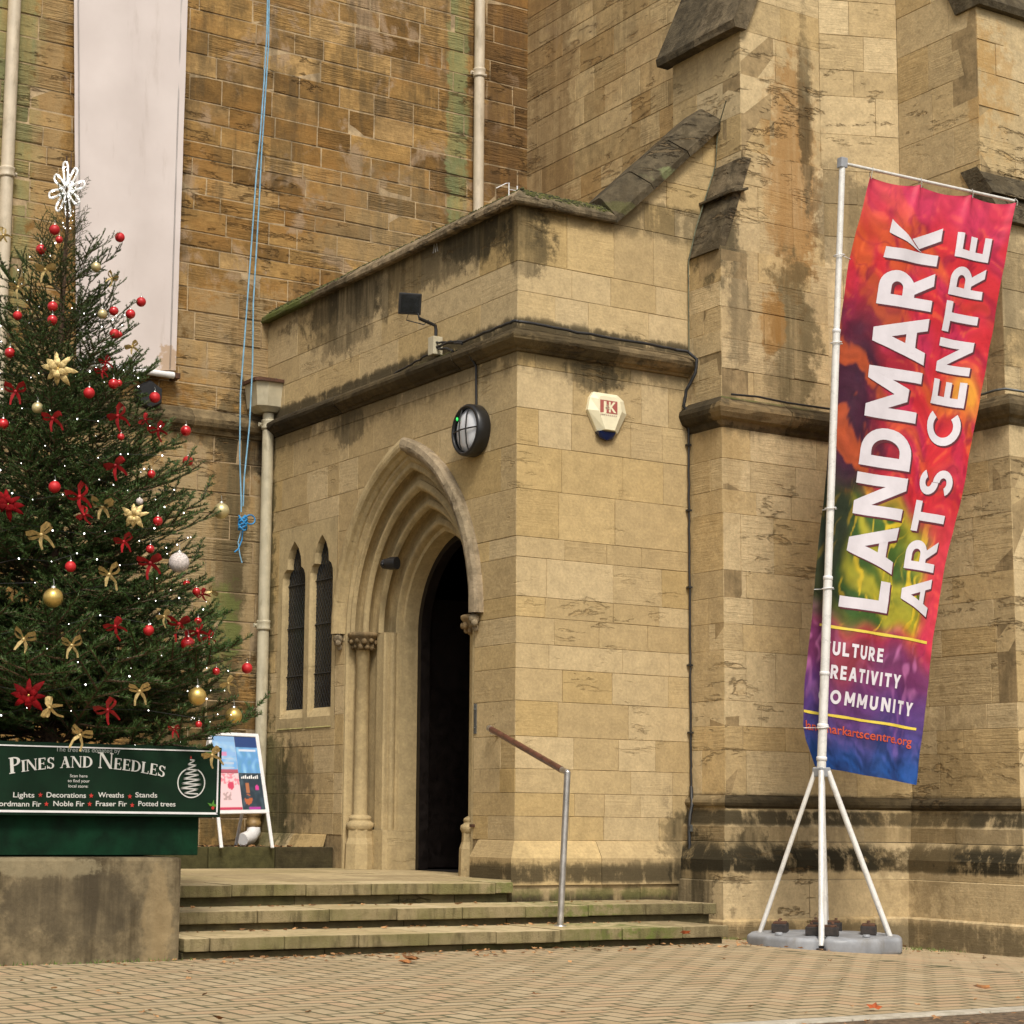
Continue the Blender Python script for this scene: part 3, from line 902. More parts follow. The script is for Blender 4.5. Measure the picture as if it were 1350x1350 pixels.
    ap += roll(A0 - 0.02, 0.03, A0 - 0.065, 0.05, 0.022)
    ap += roll(A0 - 0.068, 0.055, A0 - 0.125, 0.14, -0.085)
    ap += roll(A0 - 0.125, 0.12, A0 - 0.19, 0.13, 0.032)
    ap += roll(A0 - 0.192, 0.14, A0 - 0.245, 0.25, -0.10)
    ap += roll(A0 - 0.24, 0.23, A0 - 0.295, 0.24, 0.03)
    ap += roll(A0 - 0.298, 0.25, A0 - 0.355, 0.37, -0.11)
    ap += roll(A0 - 0.35, 0.35, A0 - 0.40, 0.37, 0.026)
    ap += [(A0 - 0.405, 0.40), (A0 - 0.43, 0.41), (A0 - 0.44, 0.56)]
    sweep([(a, D, rs(a)) for a, D in ap], ZSP, True, 'arch_moulding', jamb=False)
    jp = [(A0 + 0.03, 0.0), (A0, 0.0), (A0 - 0.02, 0.02), (A0 - 0.02, 0.24), (A0 - 0.20, 0.26), (A0 - 0.205, 0.235), (A0 - 0.225, 0.22),
          (A0 - 0.36, 0.22), (A0 - 0.375, 0.235), (A0 - 0.372, 0.27)]
    jp += roll(A0 - 0.372, 0.275, A0 - 0.40, 0.33, 0.022) + [(A0 - 0.385, 0.345), (A0 - 0.40, 0.36), (A0 - 0.43, 0.37), (A0 - 0.44, 0.56)]
    sweep([(a, D, 1) for a, D in jp], 0.80, False, 'door_jamb')
    jb = [(A0 + 0.03, -0.0), (A0, 0.0), (A0 - 0.02, 0.02), (A0 - 0.02, 0.22), (A0 - 0.17, 0.22), (A0 - 0.17, 0.20), (A0 - 0.40, 0.21), (A0 - 0.43, 0.25), (A0 - 0.445, 0.57)]
    for side in (1, -1):
        v, f = [], []
        for a, D in jb: v += [(XD + D, YC + side * a, 0.425), (XD + D, YC + side * a, 0.80)]
        # the chamfer stop closes the top of the square jamb base
        for i in range(len(jb) - 1):
            q = (2 * i, 2 * i + 1, 2 * i + 3, 2 * i + 2)
            f.append(q if side < 0 else tuple(reversed(q)))
        k_ = len(v)
        v += [(XD + 0.21, YC + side * (A0 - 0.40), 0.80), (XD + 0.25, YC + side * (A0 - 0.43), 0.80), (XD + 0.57, YC + side * (A0 - 0.445), 0.80), (XD + 0.57, YC + side * (A0 - 0.3), 0.80), (XD + 0.3, YC + side * (A0 - 0.3), 0.80)]
        f.append(tuple(range(k_, k_ + 5)))
        MB().add(v, f, (0.5, 0.2, 0.1)).build('jamb_base', M_trim, T)
    # joints across the jambs are thin recessed slots cut as dark fillets
    # hood mould
    hp = [(0.175, 0.0), (0.18, -0.06), (0.16, -0.09), (0.115, -0.105), (0.09, -0.10), (0.065, -0.085), (0.055, -0.05), (0.03, -0.02), (0.025, 0.0)]
    npc = 7
    for side in (1, -1):
        for q in range(npc):
            v, f = [], []
            m = 5
            for (da, D) in hp:
                a = A0 + da
                pts = arc_pts(a, RISE0 + da * 1.1, npc * (m - 1))
                for j in range(m):
                    o_, z_ = pts[q * (m - 1) + j]
                    if j == m - 1 and q < npc - 1: 
                        o2, z2 = pts[q * (m - 1) + j - 1]; o_, z_ = o_ + (o2 - o_) * 0.02, z_ + (z2 - z_) * 0.02
                    v.append((XD + D + rg.uniform(-0.003, 0.003), YC + side * (o_ + rg.uniform(-0.003, 0.003)), z_))
            for i in range(len(hp) - 1):
                for j in range(m - 1):
                    qq = (i * m + j, i * m + j + 1, (i + 1) * m + j + 1, (i + 1) * m + j)
                    f.append(qq if side < 0 else tuple(reversed(qq)))
            f.append(tuple(i * m + m - 1 for i in range(len(hp))))
            MB().add(v, f, (rg.random(), rg.random() * 0.6, 0.5)).build('hood_mould_stone', M_trim if side > 0 else M_hood, T)
        # carved stops
        mb = MB()
        y = YC + side * (A0 + 0.09)
        mb.sphere((XD - 0.045, y, ZSP - 0.05), 0.050, 10, 8, (0.3, 0.2, 0), 1.05)
        mb.sphere((XD - 0.058, y - 0.03, ZSP - 0.09), 0.032, 8, 6, (0.5, 0.2, 0), 1.1)
        mb.sphere((XD - 0.04, y + 0.035, ZSP - 0.09), 0.028, 8, 6, (0.5, 0.2, 0))
        mb.sphere((XD - 0.03, y, ZSP - 0.13), 0.028, 8, 6, (0.5, 0.2, 0), 1.3)
        mb.build('hood_stop', M_hood, T)
    # nook shafts with foliage capitals and moulded bases
    for side in (1, -1):
        x, y = XD + 0.125, YC + side * (A0 - 0.115)
        MB()._lathe(Vector((x, y, 0.93)), Vector((0, 0, 1)), [(0, 0.072), (0.02, 0.070), (1.60, 0.068), (1.61, 0.078), (1.625, 0.082), (1.64, 0.075)], 20, (0.6, 0.3, 0.1)).build('shaft', M_trim, T)
        mb = MB()
        mb._lathe(Vector((x, y, 0.80)), Vector((0, 0, 1)), [(0, 0.125), (0.03, 0.14), (0.06, 0.135), (0.075, 0.112), (0.09, 0.105), (0.10, 0.112), (0.12, 0.108), (0.135, 0.085), (0.14, 0.07)], 20, (0.5, 0.2, 0.1))
        mb.build('shaft_base', M_trim, T)
        mb = MB()
        mb._lathe(Vector((x, y, 0.42)), Vector((0, 0, 1)), [(0, 0.155), (0.24, 0.15), (0.30, 0.128), (0.385, 0.125), (0.385, 0.0)], 8, (0.5, 0.2, 0.1))
        mb.build('shaft_pedestal', M_trim, T, smooth=False)
        mb = MB()
        mb._lathe(Vector((x, y, 2.53)), Vector((0, 0, 1)), [(0, 0.078), (0.03, 0.095), (0.08, 0.115), (0.12, 0.135), (0.135, 0.15), (0.145, 0.155), (0.165, 0.155), (0.175, 0.14), (0.18, 0.0)], 16, (0.5, 0.2, 0.1))
        for a in range(11):
            for row in range(2):
                an = 2 * PI * (a + row * 0.5) / 11
                rr = 0.105 + row * 0.025
                mb.sphere((x + math.cos(an) * rr, y + math.sin(an) * rr, 2.565 + row * 0.05 + rg.uniform(-.01, .01)), rg.uniform(0.018, 0.03), 7, 5, (rg.random() * .4, 0.2, 0.1), rg.uniform(0.8, 1.5))
        mb.build('capital', M_cap_stone, T)
    # --- lancet windows: one smooth surround stone with two shouldered openings
    def lancet(y0, y1):
        c_, h = (y0 + y1) / 2, (y1 - y0) / 2
        zb, zs_, za = 1.91, 3.36, 3.70
        pts = [(c_ + h, zb), (c_ + h, zs_ - 0.05)]
        pts += [(c_ + h * 0.97, zs_ + 0.02), (c_ + h * 0.84, zs_ + 0.08), (c_ + h * 0.62, zs_ + 0.11), (c_ + h * 0.60, zs_ + 0.16), (c_ + h * 0.56, zs_ + 0.22), (c_ + h * 0.36, zs_ + 0.31), (c_ + h * 0.1, za + 0.03), (c_, za + 0.05)]
        pts += [(2 * c_ - y, z) for y, z in reversed(pts[:-1])]
        return pts        # runs from high-Y (left in picture) over the top to low-Y
    y0, y1, z0, z1 = 16.70, 17.99, 1.78, 3.90
    wins = [lancet(17.38, 17.90), lancet(16.78, 17.28)]
    bm = bmesh.new()
    outer = [bm.verts.new((XD - 0.003, y, z)) for y, z in ((y0, z0), (y1, z0), (y1, z1), (y0, z1))]
    edges = [bm.edges.new((outer[i], outer[(i + 1) % 4])) for i in range(4)]
    for w in wins:
        vs = [bm.verts.new((XD - 0.003, y, z)) for y, z in w]
        edges += [bm.edges.new((vs[i], vs[(i + 1) % len(vs)])) for i in range(len(vs))]
    bmesh.ops.triangle_fill(bm, use_beauty=True, edges=edges)
    # remove faces that fill the lights
    def inside(y, z, w):
        c_ = False
        for i in range(len(w)):
            (ya, za_), (yb, zb_) = w[i], w[(i + 1) % len(w)]
            if (za_ > z) != (zb_ > z) and y < (yb - ya) * (z - za_) / (zb_ - za_) + ya: c_ = not c_
        return c_
    kill = [f_ for f_ in bm.faces if any(inside(f_.calc_center_median().y, f_.calc_center_median().z, w) for w in wins)]
    bmesh.ops.delete(bm, geom=kill, context='FACES')
    bm.verts.index_update()
    mb = MB()
    mb.add([v.co for v in bm.verts], [[v.index for v in f_.verts] for f_ in bm.faces], (0.6, 0.3, 0.2))
    bm.free()
    for w in wins:      # chamfered reveals
        c_ = (w[0][0] + w[-1][0]) / 2
        n3 = len(w)
        v = [(XD - 0.003, y, z) for y, z in w] + [(XD + 0.03, c_ + (y - c_) * 0.95, z if i not in (0, n3 - 1) else z + 0.06) for i, (y, z) in enumerate(w)] + [(XD + 0.075, c_ + (y - c_) * 0.95, z if i not in (0, n3 - 1) else z + 0.10) for i, (y, z) in enumerate(w)]
        f = []
        for r_ in (0, 1):
            for i in range(n3):
                j = (i + 1) % n3
                f.append((r_ * n3 + i, r_ * n3 + j, (r_ + 1) * n3 + j, (r_ + 1) * n3 + i))
        mb.add(v, f, (0.6, 0.3, 0.2))
    mb.build('window_surround', M_trim, T)
    for w in wins:
        c_ = (w[0][0] + w[-1][0]) / 2
        hw = abs(w[0][0] - c_) * 0.95
        win = MB().add([(XD + 0.07, c_ + hw, 1.9), (XD + 0.07, c_ - hw, 1.9), (XD + 0.07, c_ - hw, 3.8), (XD + 0.07, c_ + hw, 3.8)], [(0, 3, 2, 1)]).build('lancet_window', M_glass_old, T)
        mb = MB()
        # leaded diamond lattice
        stp = 0.085
        for s_ in (1, -1):
            k_ = -8
            while k_ < 30:
                zc = 1.9 + k_ * stp
                p, q = (c_ - hw, zc), (c_ + hw, zc + s_ * 2 * hw * 1.5)
                # clip in z
                ts = [0, 1]
                dz = q[1] - p[1]
                lo, hi = sorted(((1.9 - p[1]) / dz, (3.8 - p[1]) / dz))
                lo, hi = max(0, lo), min(1, hi)
                if hi - lo > 0.05:
                    P_ = lambda u_: (XD + 0.067, p[0] + (q[0] - p[0]) * u_, p[1] + dz * u_)
                    mb.tube([P_(lo), P_(hi)], 0.0022, 4, False)
                k_ += 1.0
        for zz in (2.35, 2.85, 3.3): mb.tube([(XD + 0.06, c_ - hw, zz), (XD + 0.06, c_ + hw, zz)], 0.006, 6, False)
        mb.build('lead_lattice', M_lead_dark, T if False else win)
    # sloping sills
    for (ya, yb) in ((17.36, 17.95), (16.76, 17.32)):
        v = [(XD - 0.012, yb, 1.80), (XD - 0.012, ya, 1.80), (XD + 0.10, ya + .02, 1.93), (XD + 0.10, yb - .04, 1.93)]
        MB().add(v, [(0, 1, 2, 3)], (0.8, 0.7, 0.2)).build('window_sill', M_sill, T)
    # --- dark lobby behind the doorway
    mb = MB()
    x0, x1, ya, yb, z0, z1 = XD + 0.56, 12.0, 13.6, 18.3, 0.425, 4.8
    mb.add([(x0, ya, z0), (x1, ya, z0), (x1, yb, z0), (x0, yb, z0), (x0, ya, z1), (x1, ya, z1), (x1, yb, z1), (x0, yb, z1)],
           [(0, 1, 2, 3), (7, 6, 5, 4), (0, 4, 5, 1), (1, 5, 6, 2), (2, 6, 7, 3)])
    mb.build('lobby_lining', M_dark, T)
    # wooden door leaf folded back inside with an arched head and a glazed strip, plus frame round the reveal
    fr = []
    v, f = [], []
    rows = []
    for (a, D, rise) in ((0.735, 0.555, 0.92), (0.66, 0.555, 0.84), (0.66, 0.66, 0.84)):
        rows.append([(XD + D, YC + o_, z_) for o_, z_ in [(a, 0.43)] + arc_pts(a, rise, 16)] + [(XD + D, YC - o_, z_) for o_, z_ in reversed([(a, 0.43)] + arc_pts(a, rise, 16))][1:])
    m = len(rows[0])
    for r_ in rows: v += r_
    for i in range(2):
        for j in range(m - 1): f.append((i * m + j, (i + 1) * m + j, (i + 1) * m + j + 1, i * m + j + 1))
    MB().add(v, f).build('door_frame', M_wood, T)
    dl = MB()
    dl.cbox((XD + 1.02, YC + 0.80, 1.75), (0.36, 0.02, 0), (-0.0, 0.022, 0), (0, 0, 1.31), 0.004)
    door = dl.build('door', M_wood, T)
    dl = MB()
    dl.cbox((XD + 1.9, YC - 0.1, 1.6), (0.02, 0, 0), (0, 0.9, 0), (0, 0, 1.17), 0.004)
    inner = dl.build('inner_screen', M_wood, T)
    MB().cbox((XD + 1.87, YC + 0.25, 2.15), (0.006, 0, 0), (0, 0.35, 0), (0, 0, 0.5)).build('screen_glass', M_glass_old, inner)
    MB().cbox((XD + 1.87, YC - 0.5, 2.15), (0.006, 0, 0), (0, 0.3, 0), (0, 0, 0.5)).build('screen_glass', M_glass_old, inner)
    # strike plate and hinge pin on the right jamb
    mb = MB()
    mb.cbox((XD - 0.004, YC - A0 - 0.06, 1.78), (0.004, 0, 0), (0, 0.02, 0), (0, 0, 0.13))
    mb.sphere((XD - 0.009, YC - A0 - 0.06, 1.86), 0.008, 6, 4)
    mb.sphere((XD - 0.009, YC - A0 - 0.06, 1.70), 0.008, 6, 4)
    mb.build('strike_plate', M_lead, T)
    MB().cbox((XD - 0.006, YC - A0 - 0.03, 0.86), (0.008, 0, 0), (0, 0.035, 0), (0, 0, 0.012)).build('hinge_pin', M_rust, T)
    # porch roof, just below the coping
    MB().box(XD + 0.25, 12.2, YF + 0.3, YM, 6.1, 6.15).build('roof', M_lead, T)
    return T
M_cap_stone = stone('carved_capital_stone', (0.26, 0.18, 0.09), (0.32, 0.23, 0.12), (0.2, 0.13, 0.06), lam=0, mott=0.5, grimy=0.6, rough_bump=0.02)
M_hood = stone('grey_weathered_hood_stone', (0.29, 0.23, 0.145), (0.33, 0.26, 0.17), (0.2, 0.15, 0.09), lam=0.2, mott=0.45, grimy=0.55, rough_bump=0.02)
M_sill = stone('green_tinged_sill', (0.42, 0.33, 0.15), (0.36, 0.32, 0.13), (0.3, 0.3, 0.1), lam=0.0, mott=0.3, grimy=0.2)
M_glass_old = plain('dark_leaded_glass', (0.012, 0.014, 0.017), 0.22, 0, 0.2)
M_lead_dark = plain('dark_lead', (0.030, 0.032, 0.034), 0.6, 0.2, 0.1)
PORCH = build_porch()

# ------------------------------------------------------------------ buttress beside the porch, canted wall and second buttress
def build_buttresses():
    T = thing('stepped_buttress', 'stepped stone buttress between the porch front and the red flag', 'buttress', (11.4, YB, 0))
    T2 = thing('canted_church_wall', 'angled and returning church wall behind the flag banner', 'church wall', (12.3, 12.7, 0))
    T3 = thing('outer_buttress', 'large buttress at the right edge with stained orange upper face', 'buttress', (13.0, YR, 0))
    rg = random.Random(31)
    path = [(XA, YF), (XA, YB), (XB, YB), (XQ, YQ), (XQ, YR), (15.5, YR)]
    own = {0: T, 1: T, 2: T2, 3: T2, 4: T3}
    low = [1.15, 1.54, 1.75, 1.97, 2.41, 2.65, 2.88, 3.12, 3.63, 3.84, 4.12, 4.40, 4.52]
    pcs = {id(T): [], id(T2): [], id(T3): []}
    for i in range(5):
        W = Wall(path[i], path[i + 1])
        p = pcs[id(own[i])]
        masonry(T, W, 0, W.L, low, M_butt, rg, (0.32, 0.8), pieces=p, rag=0.003)
        core(own[i], W, [(0, -0.4), (W.L, -0.4), (W.L, 4.65), (0, 4.65)], M_mortar, thick=0.2)
    # upper stages, set back above the string course
    c1x = 11.03
    YU = 13.10
    QX, QY = 12.85, 12.80
    PX = QX - (YU - QY) * 2.4
    up = [4.66, 4.95, 5.23, 5.52, 5.80, 6.08, 6.40, 6.72, 7.05, 7.41, 7.79, 8.05, 8.40, 8.75, 9.1, 9.5, 9.9, 10.3]
    # lower western side of the buttress (under its sloping weathering)
    Ws = Wall((XA + 0.03, YF + 0.6), (XA + 0.03, YU - 0.06))
    kk = (6.95 - 6.05) / 0.3
    masonry(T, Ws, 0, Ws.L, [4.66, 4.88, 5.1, 5.3, 5.52, 5.75, 6.05], M_butt, rg, (0.3, 0.6), pieces=pcs[id(T)], rag=0.006, proud=(-0.004, 0.012))
    core(T, Ws, [(0, 4.6), (Ws.L, 4.6), (Ws.L, 6.05), (0, 6.05)], M_mortar, thick=0.3)
    # front: lower upper-stage includes the wide base, narrowing at the weathering
    Wf = Wall((XA + 0.03, YU - 0.06), (PX, YU - 0.06))
    Wf2 = Wall((c1x + 0.12, YU), (PX, YU))
    low_up = [z for z in up if z < 6.1]
    hi_up = [z for z in up if z >= 6.08]
    masonry(T, Wf, 0, Wf.L, low_up + [], M_butt, rg, (0.35, 0.75), pieces=pcs[id(T)], rag=0.004, proud=(-0.003, 0.008))
    core(T, Wf, [(0, 4.6), (Wf.L, 4.6), (Wf.L, 6.08), (0, 6.08)], M_mortar, thick=0.3)
    # sloping shoulder: front stones clipped by the slope on the left
    Wf3 = Wall((XA + 0.03, YU - 0.03), (PX, YU - 0.03))
    sl = (c1x + 0.12 - XA - 0.03) / (6.95 - 6.08)
    masonry(T, Wf3, 0, Wf3.L, [6.08, 6.40, 6.72, 7.05], M_butt, rg, (0.35, 0.8), clips=[(-1, sl, sl * 6.08)], pieces=pcs[id(T)], rag=0.004)
    core(T, Wf3, [(0, 6.07), (Wf3.L, 6.07), (Wf3.L, 7.05), (c1x + 0.12 - XA - 0.03, 7.05), (c1x + 0.12 - XA - 0.03, 6.95)], M_mortar, thick=0.25)
    masonry(T, Wf2, 0, Wf2.L, [7.05, 7.41, 7.79, 8.22, 8.55, 8.9, 9.3, 9.7, 10.3], M_butt, rg, (0.35, 0.8), clips=[(-1, 0.42, 0.42 * 8.22)], pieces=pcs[id(T)], rag=0.004)
    core(T, Wf2, [(0, 7.04), (Wf2.L, 7.04), (Wf2.L, 10.3), (0.42 * 2.08, 10.3), (0, 8.22)], M_mortar, thick=0.25)
    # weathering slope on the west side (three slabs)
    for (za, zb) in ((6.05, 6.36), (6.36, 6.66), (6.66, 6.98)):
        xa = XA + 0.03 + sl * (za - 6.05)
        xb = XA + 0.03 + sl * (zb - 6.05)
        v = []
        for y in (YF - 0.005, YU - 0.045):
            v += [(xa - 0.03, y, za), (xb - 0.03, y, zb - 0.003), (xb + 0.06, y, zb - 0.003), (xa + 0.06, y, za)]
        MB().add(v, [(0, 1, 2, 3), (7, 6, 5, 4), (0, 4, 5, 1), (1, 5, 6, 2), (3, 2, 6, 7), (0, 3, 7, 4)], (rg.random() * 0.6, 0.3, 0.3)).build('weathering_slab', M_weath, T)
    MB().cbox((c1x + 0.02, YU + 0.2, 6.63), (0.10, 0, 0.03), (0, 0.3, 0), (0, 0, 0.012), 0.003, (0.1, 0.1, 0.1)).build('drip_ledge', M_weath, T)
    # west side of the upper stage
    Wu = Wall((c1x + 0.12, YU + 1.0), (c1x + 0.12, YU))
    masonry(T, Wu, 0, Wu.L, [6.3, 6.72, 7.05, 7.41, 7.79, 8.22], M_butt, rg, (0.4, 0.9), pieces=pcs[id(T)])
    core(T, Wu, [(0, 6.2), (Wu.L, 6.2), (Wu.L, 8.22), (0, 8.22)], M_mortar, thick=0.4)
    # big sloping cap above
    x0 = c1x + 0.12
    for k, (ya, yb) in enumerate(((YU + 1.1, YU + 0.52), (YU + 0.515, YU - 0.07))):
        v, prof = [], [(-0.12, 8.20), (-0.13, 8.27), (-0.10, 8.33), (0.82, 10.35), (0.95, 10.35), (0.02, 8.20)]
        for y in (ya, yb):
            for (dx, z) in prof: v.append((x0 + dx + rg.uniform(-.006, .006), y, z))
        m = len(prof)
        f = [tuple(range(m)), tuple(reversed(range(m, 2 * m)))] + [((i + 1) % m, i, m + i, m + (i + 1) % m) for i in range(m)]
        MB().add(v, f, (0.15 + 0.3 * k, 0.2, 0.2)).build('cap_slab', M_weath, T)
    # canted and returning walls above the string
    Wd = Wall((PX, YU), (QX, QY))
    Wc = Wall((QX, QY), (QX, YR + 0.27))
    masonry(T2, Wd, 0, Wd.L, up, M_butt, rg, (0.35, 0.8), pieces=pcs[id(T2)], rag=0.003)
    core(T2, Wd, [(0, 4.5), (Wd.L, 4.5), (Wd.L, 10.3), (0, 10.3)], M_mortar, thick=0.3)
    masonry(T2, Wc, 0, Wc.L, [4.66, 4.9, 5.2, 5.55, 5.9, 6.2, 6.5, 6.9, 7.3, 7.75, 8.2, 8.6, 9.0, 9.4, 9.9, 10.3], M_butt, rg, (0.4, 1.0), pieces=pcs[id(T2)], rag=0.003)
    core(T2, Wc, [(0, 4.5), (Wc.L, 4.5), (Wc.L, 10.3), (0, 10.3)], M_mortar, thick=0.3)
    MB().box(QX + 0.16, QX + 0.9, YR + 0.5, YU + 0.9, -0.4, 10.3).build('wall_body', M_mortar, T2)
    # second buttress: lower stage, weathering, upper stage
    We = Wall((QX - 0.0, YR + 0.06), (15.5, YR + 0.06))
    masonry(T3, We, 0, We.L, [4.66, 4.95, 5.3, 5.65, 6.0, 6.3], M_butt, rg, (0.35, 0.9), pieces=pcs[id(T3)], rag=0.004)
    core(T3, We, [(0, 4.5), (We.L, 4.5), (We.L, 6.3), (0, 6.3)], M_mortar, thick=0.3)
    for (za, zb, ya, yb) in ((6.26, 6.55, YR + 0.02, YR + 0.16), (6.55, 6.84, YR + 0.14, YR + 0.30)):
        v = []
        for x in (QX - 0.015, 15.5):
            v += [(x, ya - 0.03, za), (x, yb, zb), (x, yb + 0.2, zb), (x, ya + 0.2, za)]
        MB().add(v, [(3, 2, 1, 0), (4, 5, 6, 7), (0, 1, 5, 4), (1, 2, 6, 5), (0, 4, 7, 3)], (0.2, 0.1, 0.3)).build('weathering_slab', M_weath, T3)
    Wg = Wall((QX, YR + 0.27), (15.5, YR + 0.27))
    masonry(T3, Wg, 0, Wg.L, [6.82, 7.12, 7.42, 7.75, 8.05, 8.36], M_butt, rg, (0.4, 0.9), pieces=pcs[id(T3)], rag=0.005, proud=(-0.004, 0.012))
    core(T3, Wg, [(0, 6.3), (Wg.L, 6.3), (Wg.L, 8.4), (0, 8.4)], M_mortar, thick=0.3)
    v = []
    for x in (QX - 0.03, 15.5): v += [(x, YR + 0.20, 8.36), (x, YR + 0.18, 8.42), (x, YR + 0.9, 9.5), (x, YR + 1.0, 9.5), (x, YR + 0.5, 8.355)]
    MB().add(v, [(4, 3, 2, 1, 0), (5, 6, 7, 8, 9), (0, 1, 6, 5), (1, 2, 7, 6), (2, 3, 8, 7), (4, 0, 5, 9)], (0.15, 0.2, 0.2)).build('cap_slab', M_weath, T3)
    for t_ in (T, T2, T3): flush_stones(t_, pcs[id(t_)])
    # mouldings all the way round
    for i in range(5):
        o = own[i]
        # string course
        prof = [(0.0, 4.40), (0.02, 4.42), (0.03, 4.46), (0.075, 4.48), (0.10, 4.52), (0.115, 4.56), (0.105, 4.60), (0.0, 4.68), (-0.10, 4.70)]
        moulding(o, path, prof, M_string, 'string_course_stone', rg, 0.8, jitter=0.007, segs=[i])
        # base: roll, sloping stage, second slope, upright, footing
        prof = [(0.035, 1.04), (0.045, 1.05), (0.065, 1.06), (0.075, 1.085), (0.068, 1.11), (0.045, 1.13), (0.0, 1.15)]
        moulding(o, path, prof, M_string if i in (1, 2, 3) else M_butt, 'base_roll_stone', rg, 0.9, jitter=0.005, segs=[i])
        prof = [(0.10, 0.755), (0.10, 0.88), (0.085, 0.90), (0.045, 1.03), (0.035, 1.04)]
        moulding(o, path, prof, M_butt, 'plinth_stone', rg, 0.72, jitter=0.004, segs=[i])
        prof = [(0.20, 0.43), (0.20, 0.60), (0.185, 0.62), (0.11, 0.745), (0.09, 0.752)]
        moulding(o, path, prof, M_butt, 'plinth_stone', rg, 0.78, jitter=0.004, segs=[i])
        prof = [(0.215, 0.10), (0.215, 0.42), (0.20, 0.427)]
        moulding(o, path, prof, M_butt, 'footing_stone', rg, 0.62, jitter=0.003, segs=[i])
        prof = [(0.26, -0.42), (0.255, 0.085), (0.235, 0.10), (0.20, 0.104)]
        moulding(o, path, prof, M_butt, 'footing_stone', rg, 1.1, jitter=0.004, segs=[i])
build_buttresses()

def build_aisle():
    T = thing('aisle_side_wall', 'tall side wall rising above the mossy raking coping of the porch', 'church wall', (12.32, 17, 6))
    rg = random.Random(41)
    W = Wall((12.32, YM), (12.32, 13.3))
    zs = courses(6.0, 11.4, 0.20, 0.36, rg)
    pc = masonry(T, W, 0, W.L, zs, M_aisle, rg, (0.3, 0.7), gap=0.008, rag=0.003, hidden=lambda px, py: px > 1000 or py > 300)
    flush_stones(T, pc)
    core(T, W, [(0, 5.0), (W.L, 5.0), (W.L, 11.4), (0, 11.4)], M_mortar, thick=0.3)
    # thin iron flashing strip on the wall above the rake
    MB().tube([onx(887, 155, 12.0), onx(927, 136, 12.0)], 0.012, 6).build('iron_strip', M_rust, T)
build_aisle()
# the rest of the church body closes the view from the side
structure(MB().box(12.9, 30, 13.4, 30, -0.5, 8).build('church_body', M_mortar))

